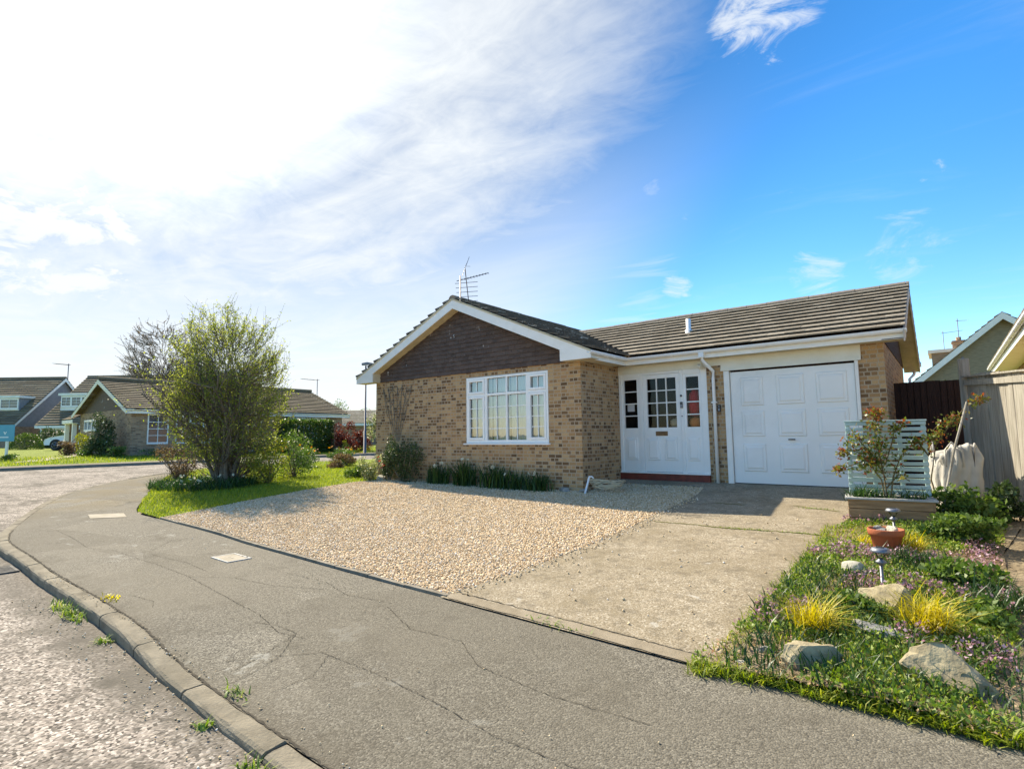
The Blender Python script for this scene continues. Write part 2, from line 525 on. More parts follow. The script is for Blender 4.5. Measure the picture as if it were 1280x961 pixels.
ground_mats()
KERB = simple('kerb_concrete', (0.27, 0.235, 0.17), (0.18, 0.158, 0.115), 5, 0.92, 0.8, 55, 0.15, dirt=((0.09, 0.078, 0.055), 0.8))
EDGING = simple('edging_concrete', (0.27, 0.235, 0.18), (0.19, 0.165, 0.12), 6, 0.9, 0.5, 90, 0.3, dirt=((0.11, 0.095, 0.065), 0.6))
EDGING2 = simple('worn_drive_edge', (0.30, 0.25, 0.175), (0.22, 0.18, 0.12), 5, 0.9, 0.6, 60, 0.2, dirt=((0.12, 0.098, 0.06), 0.7))
CRACK = simple('crack_dirt', (0.048, 0.042, 0.032), (0.10, 0.088, 0.066), 10, 0.95, 0.3, 40, 0.1)
PATCHC = simple('cream_concrete_patch', (0.40, 0.35, 0.27), (0.34, 0.30, 0.22), 5, 0.9, 0.4, 90, 0.2)
MOSS = simple('joint_moss', (0.12, 0.13, 0.03), (0.17, 0.15, 0.05), 20, 0.95, 0.5, 60, 0.1)
OLDASPH = simple('grey_trench_patch', (0.20, 0.195, 0.18), (0.15, 0.148, 0.14), 2, 0.75, 0.5, 140, 0.4)
BARK = simple('bark', (0.15, 0.122, 0.09), (0.23, 0.195, 0.145), 12, 0.9, 0.6, 50, 0.15, stretch=(1, 1, 0.25))
STEMM = simple('green_stem', (0.12, 0.11, 0.045), (0.17, 0.12, 0.06), 15, 0.7, 0.2, 50, 0.2)
ROCKM = simple('pale_sandstone', (0.43, 0.365, 0.225), (0.24, 0.20, 0.125), 9, 0.92, 1.0, 28, 0.15, dirt=((0.12, 0.10, 0.065), 0.9))
ROCKG = simple('grey_slate_stone', (0.21, 0.205, 0.19), (0.31, 0.30, 0.27), 6, 0.85, 0.8, 35, 0.3, dirt=((0.10, 0.09, 0.075), 0.6))
ROCKW = simple('white_round_stone', (0.50, 0.47, 0.37), (0.40, 0.37, 0.28), 6, 0.8, 0.4, 40, 0.3)
TERRA = simple('terracotta', (0.42, 0.125, 0.05), (0.34, 0.10, 0.045), 6, 0.75, 0.25, 60, 0.3, dirt=((0.46, 0.26, 0.17), 0.4))
OLDWOOD = simple('weathered_grey_wood', (0.46, 0.425, 0.355), (0.28, 0.255, 0.205), 3, 0.85, 0.9, 25, 0.2, stretch=(9, 9, 0.6), dirt=((0.13, 0.115, 0.09), 0.6))
DARKWOOD = simple('dark_stained_wood', (0.038, 0.022, 0.018), (0.065, 0.036, 0.027), 4, 0.8, 0.5, 25, 0.2, stretch=(8, 8, 0.6))
PLANTERW = simple('planter_wood', (0.42, 0.265, 0.14), (0.25, 0.155, 0.08), 3, 0.8, 0.5, 25, 0.2, stretch=(0.8, 8, 10))
PALEBLUE = simple('pale_blue_wood_paint', (0.49, 0.62, 0.575), (0.41, 0.53, 0.49), 5, 0.6, 0.2, 40, 0.3, dirt=((0.55, 0.60, 0.60), 0.4))
PLANTRIM = simple('pale_grey_wood_paint', (0.42, 0.42, 0.40), (0.34, 0.34, 0.32), 6, 0.7, 0.3, 40, 0.3)
CANVAS = simple('off_white_woven_bag', (0.52, 0.50, 0.45), (0.43, 0.41, 0.365), 4, 0.9, 0.5, 14, 0.2, dirt=((0.36, 0.31, 0.22), 0.5))
SIGNB = simple('sign_blue', (0.11, 0.36, 0.48), (0.10, 0.33, 0.44), 3, 0.45, 0.02, 20)
SIGNW = simple('sign_white', (0.80, 0.82, 0.82), (0.75, 0.77, 0.77), 3, 0.5, 0.02, 20)
CARW = simple('white_car_paint', (0.78, 0.78, 0.77), (0.74, 0.74, 0.73), 2, 0.2, 0.0, 20, 0.6)
TYRE = simple('tyre_rubber', (0.022, 0.022, 0.022), (0.03, 0.03, 0.03), 10, 0.85, 0.2, 60)
GREYREND = simple('grey_blue_cladding', (0.27, 0.28, 0.30), (0.23, 0.24, 0.26), 4, 0.8, 0.3, 40, 0.2)
OLIVE = simple('olive_tile_hanging', (0.34, 0.27, 0.18), (0.235, 0.185, 0.12), 4, 0.85, 0.5, 40, 0.2, stretch=(1, 1, 6))
REDCLOTH = simple('red_cloth', (0.45, 0.012, 0.02), (0.36, 0.01, 0.015), 6, 0.85, 0.2, 60, 0.2)
ORANGE = simple('orange_cloth', (0.62, 0.23, 0.06), (0.50, 0.16, 0.05), 6, 0.85, 0.2, 60, 0.2)
PAPER = simple('white_paper', (0.75, 0.75, 0.75), (0.70, 0.70, 0.70), 6, 0.8, 0.05, 60, 0.2)
WICKER = simple('cream_wicker', (0.52, 0.43, 0.28), (0.38, 0.30, 0.18), 40, 0.85, 0.5, 90, 0.2)
LENS = glass_mat('lamp_lens', (0.92, 0.95, 0.97), 0.05)

G_ = lambda *c: c
LEAF_TREE = attr_mat('young_tree_leaf', [(0, (0.13, 0.165, 0.028)), (0.5, (0.245, 0.29, 0.05)), (1, (0.42, 0.43, 0.11))], 0.5, 0.55)
LEAF_GREEN = attr_mat('mid_green_leaf', [(0, (0.05, 0.095, 0.02)), (0.5, (0.10, 0.165, 0.032)), (1, (0.185, 0.25, 0.06))], 0.45, 0.3)
LEAF_DARK = attr_mat('dark_green_leaf', [(0, (0.028, 0.05, 0.018)), (0.6, (0.052, 0.088, 0.028)), (1, (0.11, 0.15, 0.045))], 0.45, 0.2)
LEAF_YEL = attr_mat('yellow_green_leaf', [(0, (0.13, 0.16, 0.02)), (0.6, (0.23, 0.25, 0.035)), (1, (0.34, 0.32, 0.06))], 0.5, 0.4)
LEAF_VAR = attr_mat('cream_variegated_leaf', [(0, (0.09, 0.13, 0.03)), (0.4, (0.24, 0.27, 0.09)), (1, (0.55, 0.54, 0.34))], 0.5, 0.35)
LEAF_RED = attr_mat('copper_red_leaf', [(0, (0.045, 0.012, 0.012)), (0.6, (0.11, 0.03, 0.022)), (1, (0.28, 0.075, 0.035))], 0.45, 0.35)
LEAF_ROSE = attr_mat('young_rose_leaf', [(0, (0.06, 0.10, 0.02)), (0.38, (0.14, 0.18, 0.035)), (0.62, (0.20, 0.18, 0.05)), (0.72, (0.24, 0.075, 0.03)), (1, (0.33, 0.10, 0.045))], 0.4, 0.35)
LEAF_BROWN = attr_mat('brown_twiggy_leaf', [(0, (0.08, 0.05, 0.03)), (0.6, (0.15, 0.10, 0.055)), (1, (0.22, 0.17, 0.07))], 0.6, 0.3)
LEAF_HEDGE = attr_mat('clipped_hedge_leaf', [(0, (0.03, 0.065, 0.012)), (0.6, (0.065, 0.12, 0.02)), (1, (0.16, 0.20, 0.035))], 0.45, 0.3)
BLADE = attr_mat('lawn_blade', [(0, (0.12, 0.18, 0.018)), (0.5, (0.235, 0.295, 0.032)), (1, (0.37, 0.375, 0.07))], 0.5, 0.45)
BLADE_D = attr_mat('long_green_blade', [(0, (0.018, 0.048, 0.014)), (0.6, (0.036, 0.08, 0.02)), (1, (0.09, 0.15, 0.035))], 0.4, 0.3)  # shade on the wall clumps and tree-foot leaves is put into this green
BLADE_Y = attr_mat('golden_sedge_blade', [(0, (0.30, 0.26, 0.02)), (0.5, (0.50, 0.42, 0.035)), (1, (0.66, 0.58, 0.10))], 0.45, 0.4)
WEED = attr_mat('weed_leaf', [(0, (0.10, 0.165, 0.028)), (0.5, (0.19, 0.275, 0.044)), (0.85, (0.29, 0.36, 0.075)), (1, (0.38, 0.36, 0.13))], 0.5, 0.3)
NETTLE = attr_mat('purple_deadnettle', [(0, (0.14, 0.12, 0.06)), (0.5, (0.24, 0.16, 0.14)), (0.78, (0.42, 0.23, 0.31)), (1, (0.64, 0.46, 0.52))], 0.6, 0.3)
PETAL_Y = attr_mat('yellow_petal', [(0, (0.62, 0.40, 0.03)), (1, (0.75, 0.62, 0.14))], 0.5, 0.3)
PETAL_O = attr_mat('orange_petal', [(0, (0.60, 0.20, 0.02)), (1, (0.72, 0.38, 0.03))], 0.5, 0.3)
PETAL_W = attr_mat('cream_petal', [(0, (0.62, 0.60, 0.40)), (1, (0.78, 0.77, 0.62))], 0.5, 0.3)
PETAL_R = attr_mat('red_petal', [(0, (0.40, 0.03, 0.03)), (1, (0.60, 0.10, 0.09))], 0.5, 0.3)
STRAW = attr_mat('dry_straw', [(0, (0.28, 0.19, 0.10)), (0.7, (0.50, 0.39, 0.23)), (1, (0.60, 0.36, 0.24))], 0.8, 0.2)
PEBBLE = attr_mat('golden_gravel', [(0, (0.32, 0.215, 0.12)), (0.08, (0.50, 0.355, 0.20)), (0.45, (0.70, 0.535, 0.315)), (0.75, (0.77, 0.625, 0.40)), (0.9, (0.80, 0.69, 0.52)), (1, (0.86, 0.80, 0.70))], 0.8, 0, ((0.42, 0.28, 0.15), 0.25), 0.3, 90)


# ------------------------------------------------------------------ object helpers
def tag(o, label=None, cat=None, group=None, kind=None):
    if label: o['label'] = label
    if cat: o['category'] = cat
    if group: o['group'] = group
    if kind: o['kind'] = kind
    return o


def thing(name, label, cat, loc=(0, 0, 0), rz=0.0, group=None):
    o = bpy.data.objects.new(name, None)
    COL.objects.link(o)
    o.empty_display_size = 0.2
    o.location = loc
    o.rotation_euler = (0, 0, rz)
    return tag(o, label, cat, group)


def children(o):
    return [c for c in bpy.data.objects if c.parent == o]


def copy_tree(o, parent=None):
    c = o.copy()
    COL.objects.link(c)
    if parent is not None:
        c.parent = parent
    for ch in children(o):
        copy_tree(ch, c)
    return c


def np_obj(name, V, F, mat, parent=None, rnd=None, smooth=False, org=None):
    """V (n,3), F (m,k) int array, every face with k corners; rnd one value a face"""
    V = np.asarray(V, np.float32)
    if org is not None:
        V = V - np.asarray(org, np.float32)
    F = np.asarray(F, np.int32)
    me = bpy.data.meshes.new(name)
    m, k = F.shape
    me.vertices.add(len(V))
    me.vertices.foreach_set('co', V.ravel())
    me.loops.add(m * k)
    me.loops.foreach_set('vertex_index', F.ravel())
    me.polygons.add(m)
    me.polygons.foreach_set('loop_start', np.arange(0, m * k, k, dtype=np.int32))
    if smooth:
        me.polygons.foreach_set('use_smooth', np.ones(m, bool))
    me.update(calc_edges=True)
    if rnd is not None:
        a = me.attributes.new('rnd', 'FLOAT', 'FACE')
        a.data.foreach_set('value', np.asarray(rnd, np.float32))
    me.materials.append(mat)
    o = bpy.data.objects.new(name, me)
    COL.objects.link(o)
    if parent is not None:
        o.parent = parent
    return o


class MB:
    """mesh buffer: collects shapes, builds ONE mesh object, UVs in metres"""
    def __init__(s):
        s.v, s.f, s.r, s.mi, s.sm = [], [], [], [], []
        s.shapes = []

    def add(s, vs, fs, rnd=None, mi=0, smooth=False):
        b = len(s.v)
        s.shapes.append((b, len(s.f), len(vs), len(fs)))
        s.v += [tuple(v) for v in vs]
        q = R.random() if rnd is None else rnd
        for f in fs:
            s.f.append(tuple(b + i for i in f))
            s.r.append(q)
            s.mi.append(mi)
            s.sm.append(smooth)

    def box(s, x0, x1, y0, y1, z0, z1, mi=0, rnd=None):
        s.add([(x0, y0, z0), (x1, y0, z0), (x1, y1, z0), (x0, y1, z0), (x0, y0, z1), (x1, y0, z1), (x1, y1, z1), (x0, y1, z1)],
              [(0, 3, 2, 1), (4, 5, 6, 7), (0, 1, 5, 4), (1, 2, 6, 5), (2, 3, 7, 6), (3, 0, 4, 7)], rnd, mi)

    def bevbox(s, x0, x1, y0, y1, z0, z1, b=0.01, mi=0):
        """box with chamfered edges"""
        vs, fs = [], []
        X, Y, Z = (x0, x1), (y0, y1), (z0, z1)
        idx = {}
        for i in (0, 1):
            for j in (0, 1):
                for k in (0, 1):
                    sx, sy, sz = (1 if i == 0 else -1), (1 if j == 0 else -1), (1 if k == 0 else -1)
                    for ax in range(3):
                        p = [X[i] + sx * b * (ax != 0), Y[j] + sy * b * (ax != 1), Z[k] + sz * b * (ax != 2)]
                        idx[(i, j, k, ax)] = len(vs)
                        vs.append(p)
        I = idx
        for i in (0, 1):
            q = [I[(i, 0, 0, 0)], I[(i, 1, 0, 0)], I[(i, 1, 1, 0)], I[(i, 0, 1, 0)]]
            fs.append(q if i else q[::-1])
            q = [I[(0, i, 0, 1)], I[(0, i, 1, 1)], I[(1, i, 1, 1)], I[(1, i, 0, 1)]]
            fs.append(q if i else q[::-1])
            q = [I[(0, 0, i, 2)], I[(1, 0, i, 2)], I[(1, 1, i, 2)], I[(0, 1, i, 2)]]
            fs.append(q if i else q[::-1])
        for j in (0, 1):
            for k in (0, 1):
                fs.append([I[(0, j, k, 1)], I[(1, j, k, 1)], I[(1, j, k, 2)], I[(0, j, k, 2)]])
                fs.append([I[(j, 0, k, 0)], I[(j, 1, k, 0)], I[(j, 1, k, 2)], I[(j, 0, k, 2)]])
                fs.append([I[(j, k, 0, 0)], I[(j, k, 1, 0)], I[(j, k, 1, 1)], I[(j, k, 0, 1)]])
                for i in (0, 1):
                    pass
        for i in (0, 1):
            for j in (0, 1):
                for k in (0, 1):
                    fs.append([I[(i, j, k, 0)], I[(i, j, k, 1)], I[(i, j, k, 2)]])
        s.add(vs, fs, None, mi)

    def obox(s, o, ax, ay, az, mi=0, rnd=None):
        """box from corner o along three edge vectors"""
        o, ax, ay, az = map(Vector, (o, ax, ay, az))
        vs = [o, o + ax, o + ax + ay, o + ay, o + az, o + ax + az, o + ax + ay + az, o + ay + az]
        s.add(vs, [(0, 3, 2, 1), (4, 5, 6, 7), (0, 1, 5, 4), (1, 2, 6, 5), (2, 3, 7, 6), (3, 0, 4, 7)], rnd, mi)

    def prism(s, poly, d, mi=0, rnd=None):
        """closed polygon (3-D points) swept by d"""
        d = Vector(d)
        n = len(poly)
        a = [Vector(p) for p in poly]
        fs = [tuple(range(n))[::-1], tuple(range(n, 2 * n))] + [(i, (i + 1) % n, n + (i + 1) % n, n + i) for i in range(n)]
        s.add(a + [p + d for p in a], fs, rnd, mi)

    def tube(s, pts, r, n=8, cap=True, mi=0, rnd=None):
        pts = [Vector(p) for p in pts]
        rs = r if isinstance(r, (list, tuple)) else [r] * len(pts)
        vs, fs = [], []
        for i, p in enumerate(pts):
            t = (pts[min(i + 1, len(pts) - 1)] - pts[max(i - 1, 0)]).normalized()
            a = t.cross(Vector((0, 0, 1)))
            if a.length < 0.05:
                a = t.cross(Vector((1, 0, 0)))
            a.normalize()
            b = t.cross(a)
            for k in range(n):
                q = 2 * math.pi * k / n
                vs.append(p + (a * math.cos(q) + b * math.sin(q)) * rs[i])
        for i in range(len(pts) - 1):
            for k in range(n):
                fs.append((i * n + k, i * n + (k + 1) % n, (i + 1) * n + (k + 1) % n, (i + 1) * n + k))
        s.add(vs, fs, rnd, mi, True)
        if cap:
            b0 = len(s.v) - len(vs)
            for i in (0, len(pts) - 1):
                s.f.append(tuple(b0 + i * n + k for k in range(n)))
                s.r.append(0.5); s.mi.append(mi); s.sm.append(False)
            q_ = s.shapes[-1]
            s.shapes[-1] = (q_[0], q_[1], q_[2], q_[3] + 2)

    def lathe(s, prof, c=(0, 0, 0), n=24, mi=0, rnd=None):
        """profile [(r,z)...] turned about the vertical through c"""
        vs, fs = [], []
        for r_, z_ in prof:
            for k in range(n):
                q = 2 * math.pi * k / n
                vs.append((c[0] + r_ * math.cos(q), c[1] + r_ * math.sin(q), c[2] + z_))
        for i in range(len(prof) - 1):
            for k in range(n):
                fs.append((i * n + k, i * n + (k + 1) % n, (i + 1) * n + (k + 1) % n, (i + 1) * n + k))
        s.add(vs, fs, rnd, mi, True)

    def frustum(s, x0, x1, z0, z1, y, dy, ins, mi=0):
        """raised field on a face looking to -Y"""
        s.add([(x0, y, z0), (x1, y, z0), (x1, y, z1), (x0, y, z1), (x0 + ins, y - dy, z0 + ins), (x1 - ins, y - dy, z0 + ins), (x1 - ins, y - dy, z1 - ins), (x0 + ins, y - dy, z1 - ins)],
              [(4, 5, 6, 7), (0, 1, 5, 4), (1, 2, 6, 5), (2, 3, 7, 6), (3, 0, 4, 7)], None, mi)

    def pieces(s, name, mats, parent=None, org=(0, 0, 0), gap=0.012):
        """one object for each group of touching shapes"""
        bb = []
        for (b, f, nv, nf) in s.shapes:
            p = np.array(s.v[b:b + nv])
            bb.append((p.min(0) - gap / 2, p.max(0) + gap / 2))
        grp = list(range(len(bb)))

        def root(i):
            while grp[i] != i:
                i = grp[i]
            return i
        for i in range(len(bb)):
            for j in range(i):
                if (bb[i][0] <= bb[j][1]).all() and (bb[j][0] <= bb[i][1]).all():
                    grp[root(i)] = root(j)
        out = {}
        for i, (b, f, nv, nf) in enumerate(s.shapes):
            m = out.setdefault(root(i), MB())
            o_ = len(m.v)
            m.v += s.v[b:b + nv]
            for k in range(f, f + nf):
                m.f.append(tuple(x - b + o_ for x in s.f[k]))
                m.r.append(s.r[k]); m.mi.append(s.mi[k]); m.sm.append(s.sm[k])
        return [m.build(name, mats, parent, org) for m in out.values()]

    def build(s, name, mats, parent=None, org=(0, 0, 0), bevel=0.0):
        me = bpy.data.meshes.new(name)
        o3 = Vector(org)
        me.from_pydata([tuple(Vector(v) - o3) for v in s.v], [], s.f)
        a = me.attributes.new('rnd', 'FLOAT', 'FACE')
        a.data.foreach_set('value', s.r)
        me.polygons.foreach_set('material_index', s.mi)
        me.polygons.foreach_set('use_smooth', s.sm)
        uv = me.uv_layers.new(name='UVMap')
        for p in me.polygons:
            n = p.normal
            ax = max(range(3), key=lambda i: abs(n[i]))
            for li in p.loop_indices:
                c = Vector(s.v[me.loops[li].vertex_index])
                uv.data[li].uv = (c.x, c.y) if ax == 2 else ((c.y + 0.11, c.z) if ax == 0 else (c.x, c.z))
        for m in (mats if isinstance(mats, (list, tuple)) else [mats]):
            me.materials.append(m)
        me.update()
        o = bpy.data.objects.new(name, me)
        COL.objects.link(o)
        if parent is not None:
            o.parent = parent
        if bevel:
            b = o.modifiers.new('bevel', 'BEVEL')
            b.width = bevel
            b.segments = 2
            b.limit_method = 'ANGLE'
        return o


# ------------------------------------------------------------------ ground shape
def zroad(x):
    return -0.6 + 0.034 * np.clip(-np.asarray(x, float) - 8, 0, 17.6)


PY = [-50, 3.65, 7.15, 10.2, 10.9, 11.2, 60]
PZ = [-.5, -.5, -.32, -.09, -.02, 0, 0]


def H(x, y):
    x, y = np.asarray(x, float), np.asarray(y, float)
    zp = zroad(x) + .1
    q = np.clip((x + 20) / 7, 0, 1)
    q = q * q * (3 - 2 * q)
    top = (1 - q) * (zp + .03)
    f = (np.interp(y, PY, PZ) + .5) / .5
    return zp + f * (top - zp)


def Hs(x, y):
    return float(H(x, y))


def zfar(x):
    """lawns beyond the side street"""
    x = np.asarray(x, float)
    return 0.10 + np.clip((-x - 27.2) * 0.03, 0, 0.16) + np.clip((-x - 34) * 0.012, 0, 0.22)


def resample(pts, step):
    out = []
    for (a, b) in zip(pts[:-1], pts[1:]):
        a, b = np.array(a, float), np.array(b, float)
        n = max(1, int(np.ceil(np.linalg.norm(b - a) / step)))
        for i in range(n):
            out.append(tuple(a + (b - a) * i / n))
    out.append(tuple(pts[-1]))
    return out


def smooth_line(pts, step=0.25):
    """Catmull-Rom through 2-D points"""
    P = [np.array(p, float) for p in pts]
    P = [2 * P[0] - P[1]] + P + [2 * P[-1] - P[-2]]
    out = []
    for i in range(1, len(P) - 2):
        n = max(2, int(np.linalg.norm(P[i + 1] - P[i]) / step))
        for k in range(n):
            t = k / n
            out.append(tuple(0.5 * ((2 * P[i]) + (-P[i - 1] + P[i + 1]) * t + (2 * P[i - 1] - 5 * P[i] + 4 * P[i + 1] - P[i + 2]) * t * t + (-P[i - 1] + 3 * P[i] - 3 * P[i + 1] + P[i + 2]) * t ** 3)))
    out.append(tuple(P[-2]))
    return out


def drape(name, poly, fn, mat, res=0.4, off=0.0, kind='structure', parent=None, jitter=0.0):
    bm = bmesh.new()
    vs = [bm.verts.new((x, y, 0)) for x, y in poly]
    bm.faces.new(vs)
    xs = [p[0] for p in poly]
    ys = [p[1] for p in poly]
    for lo, hi, no in ((min(xs), max(xs), (1, 0, 0)), (min(ys), max(ys), (0, 1, 0))):
        c = lo + res
        while c < hi:
            co = (c, 0, 0) if no[0] else (0, c, 0)
            bmesh.ops.bisect_plane(bm, geom=bm.verts[:] + bm.edges[:] + bm.faces[:], plane_co=co, plane_no=no)
            c += res
    bmesh.ops.triangulate(bm, faces=bm.faces[:])
    for v in bm.verts:
        v.co.z = float(fn(v.co.x, v.co.y)) + off + (R.uniform(-jitter, jitter) if jitter else 0)
    bmesh.ops.recalc_face_normals(bm, faces=bm.faces[:])
    me = bpy.data.meshes.new(name)
    bm.to_mesh(me)
    bm.free()
    if len(me.polygons) and sum(p.normal.z for p in me.polygons) < 0:
        me.flip_normals()
    me.polygons.foreach_set('use_smooth', np.ones(len(me.polygons), bool))
    me.materials.append(mat)
    o = bpy.data.objects.new(name, me)
    COL.objects.link(o)
    if kind:
        o['kind'] = kind
    if parent:
        o.parent = parent
    return o


def inpoly(x, y, poly):
    x, y = np.asarray(x), np.asarray(y)
    r = np.zeros(x.shape, bool)
    n = len(poly)
    for i in range(n):
        (x0, y0), (x1, y1) = poly[i], poly[(i + 1) % n]
        c = ((y0 > y) != (y1 > y)) & (x < (x1 - x0) * (y - y0) / ((y1 - y0) or 1e-9) + x0)
        r ^= c
    return r


def scatter(poly, n, rng=NR, dens=None):
    xs = [p[0] for p in poly]
    ys = [p[1] for p in poly]
    out = []
    tot = 0
    while tot < n:
        x = rng.uniform(min(xs), max(xs), n * 2)
        y = rng.uniform(min(ys), max(ys), n * 2)
        k = inpoly(x, y, poly)
        if dens is not None:
            k &= rng.random(n * 2) < dens(x, y)
        out.append(np.stack([x[k], y[k]], 1))
        tot += k.sum()
        if k.sum() == 0:
            break
    return np.concatenate(out)[:n]


def tag_struct(o):
    o['kind'] = 'structure'
    return o


# ------------------------------------------------------------------ ground, road, pavement
np_obj('ground', [(-1500, -1500, -0.9), (1500, -1500, -0.9), (1500, 1500, -0.9), (-1500, 1500, -0.9)], [(0, 1, 2, 3)], MATS['field'])['kind'] = 'structure'

xs = np.array([-25.62, -22, -18, -14, -11, -8, -4, 0, 6, 40.0])
ys = np.linspace(-60, 70, 27)
V = [(x, y, float(zroad(x))) for y in ys for x in xs]
nx = len(xs)
F = [(j * nx + i, j * nx + i + 1, (j + 1) * nx + i + 1, (j + 1) * nx + i) for j in range(len(ys) - 1) for i in range(nx - 1)]
tag_struct(np_obj('road', V, F, MATS['worn_road_chippings']))

KF = smooth_line([(6, 1.38), (3, 1.40), (-1, 1.42), (-2.6, 1.44), (-4, 1.475), (-6, 1.57), (-9, 1.585), (-10.9, 1.62), (-13.14, 2.2), (-15.66, 3.13), (-17.3, 4.0), (-19.2, 5.5), (-20.5, 7.1), (-21.2, 9), (-21.4, 12), (-21.4, 22), (-21.4, 45)], 0.15)
KERB_W = 0.135


def offset_line(line, d):
    out = []
    for i, p in enumerate(line):
        a = np.array(line[max(i - 1, 0)])
        b = np.array(line[min(i + 1, len(line) - 1)])
        t = (b - a) / (np.linalg.norm(b - a) + 1e-9)
        out.append((p[0] + t[1] * d, p[1] - t[0] * d))
    return out


KB = offset_line(KF, KERB_W)     # line runs towards -X, so its right-hand side is +Y


def kerb_h(x):
    """upstand of the kerb: full height along the straight, dropped at the drive and the junction"""
    return float(np.interp(x, [-21.5, -19, -12.5, -11.2, -5.2, -4.2, 6], [0.10, 0.06, 0.03, 0.095, 0.10, 0.042, 0.04]))


# kerb stones
mb = MB()
acc, i0 = 0.0, 0
stones = []
for i in range(1, len(KF)):
    acc += math.dist(KF[i], KF[i - 1])
    if acc > 0.9:
        stones.append((i0, i))
        i0, acc = i, 0.0
for (a, b) in stones:
    ids = list(range(a, b + 1))
    vs = []
    dz = R.uniform(-0.004, 0.004)
    for k, i in enumerate(ids):
        f, bk = np.array(KF[i]), np.array(KB[i])
        if k in (0, len(ids) - 1):
            nb = np.array(KF[ids[1] if k == 0 else ids[-2]]) - f
            sh = nb / np.linalg.norm(nb) * R.uniform(0.006, 0.013)
            f, bk = f + sh, bk + sh
        zr_ = float(zroad(f[0]))
        zt = zr_ + kerb_h(f[0]) + dz
        n_ = (bk - f) / np.linalg.norm(bk - f)
        for (d, z) in ((0, zr_ - 0.1), (0.0, zt - 0.03), (0.008, zt - 0.012), (0.026, zt - 0.001), (0.05, zt), (KERB_W - .01, zt + 0.002), (KERB_W, zt - 0.006), (KERB_W, zr_ - 0.1)):
            q = f + n_ * (d + R.gauss(0, .002))
            vs.append((q[0], q[1], z + R.gauss(0, .0022)))
    m8 = 8
    fs = [(k * m8 + j, (k + 1) * m8 + j, (k + 1) * m8 + j + 1, k * m8 + j + 1) for k in range(len(ids) - 1) for j in range(m8 - 1)]
    fs += [tuple(range(m8)), tuple(reversed(range((len(ids) - 1) * m8, len(ids) * m8)))]
    mb.add(vs, fs)
tag_struct(mb.build('kerb', KERB))

# pavement strip between kerb back and the garden line
PIN = smooth_line([(6, 3.66), (3, 3.65), (0.1, 3.64), (-1.3, 3.60), (-3.63, 3.68), (-5, 3.71), (-7, 3.80), (-8.9, 3.86), (-11.05, 3.78), (-12.1, 3.76), (-13.7, 4.33), (-17.37, 5.91), (-19.75, 7.05), (-21.0, 8.6), (-21.25, 10.5)], 0.2)


def zpav(x, y):
    """pavement height: falls to the dropped kerb"""
    x = np.asarray(x, float)
    base = zroad(x) + 0.1
    drop = np.interp(x, [-21.5, -19, -12.5, -11.2, -5.2, -4.2, 6], [0.0, 0.04, 0.07, 0.005, 0.0, 0.058, 0.06])
    d = np.clip((np.asarray(y, float) - 1.6) / 0.9, 0, 1)
    far = x < -11
    d = np.where(far, np.clip((np.asarray(y, float) - np.interp(x, [-21, -19, -17, -15.5, -13, -11], [9, 5.4, 3.9, 3.2, 2.3, 1.75])) / 0.9, 0, 1), d)
    return base - drop * (1 - d)


kb_end = next(i for i, p in enumerate(KB) if p[1] > 10.4)
KBp = KB[:kb_end]


def at_frac(line, f):
    L = np.concatenate([[0], np.cumsum([math.dist(a, b) for a, b in zip(line[:-1], line[1:])])])
    s_ = f * L[-1]
    return np.stack([np.interp(s_, L, [p[0] for p in line]), np.interp(s_, L, [p[1] for p in line])], -1)


def frac_of_x(line):
    L = np.concatenate([[0], np.cumsum([math.dist(a, b) for a, b in zip(line[:-1], line[1:])])])
    return L / L[-1]


# pair the two lines by hand-picked stations so the cross-lines stay short
stat_b = [0, 9.0 / 27]
NS = 160
fr = np.linspace(0, 1, NS)
A_ = at_frac(KBp, fr)
B_ = at_frac(PIN, fr)
NCR = 9
V, F = [], []
for i in range(NS):
    for j in range(NCR):
        q = A_[i] + (B_[i] - A_[i]) * j / (NCR - 1)
        V.append((q[0], q[1], float(zpav(q[0], q[1])) - 0.002))
for i in range(NS - 1):
    for j in range(NCR - 1):
        F.append((i * NCR + j, i * NCR + j + 1, (i + 1) * NCR + j + 1, (i + 1) * NCR + j))
F = [f[::-1] for f in F]
pav = np_obj('pavement', V, F, MATS['pavement_asphalt'], smooth=True)
pav['kind'] = 'structure'
pav.data.materials.append(CRACK)


def ribbon(paths, fn, name, mat, off=0.004, wid=(0.008, 0.016), jit=0.03, step=0.05, kind='structure', parent=None):
    mb = MB()
    for path in paths:
        line = resample(path, step)
        vs, fs = [], []
        n = len(line)
        for i, p in enumerate(line):
            a = np.array(line[max(i - 1, 0)]); b = np.array(line[min(i + 1, n - 1)])
            t = (b - a) / (np.linalg.norm(b - a) + 1e-9)
            nn = np.array([-t[1], t[0]])
            q = np.array(p) + nn * R.gauss(0, jit * 0.4)
            wd = R.uniform(*wid) * (0.4 if i in (0, n - 1) else 1)
            for sgn in (-1, 1):
                e = q + nn * wd * 0.5 * sgn
                vs.append((e[0], e[1], float(fn(e[0], e[1])) + off))
        fs = [(2 * i, 2 * i + 2, 2 * i + 3, 2 * i + 1) for i in range(n - 1)]
        mb.add(vs, fs)
    o = mb.build(name, mat, parent)
    if sum(p.normal.z for p in o.data.polygons) < 0:
        o.data.flip_normals()
    if kind:
        o['kind'] = kind
    return o


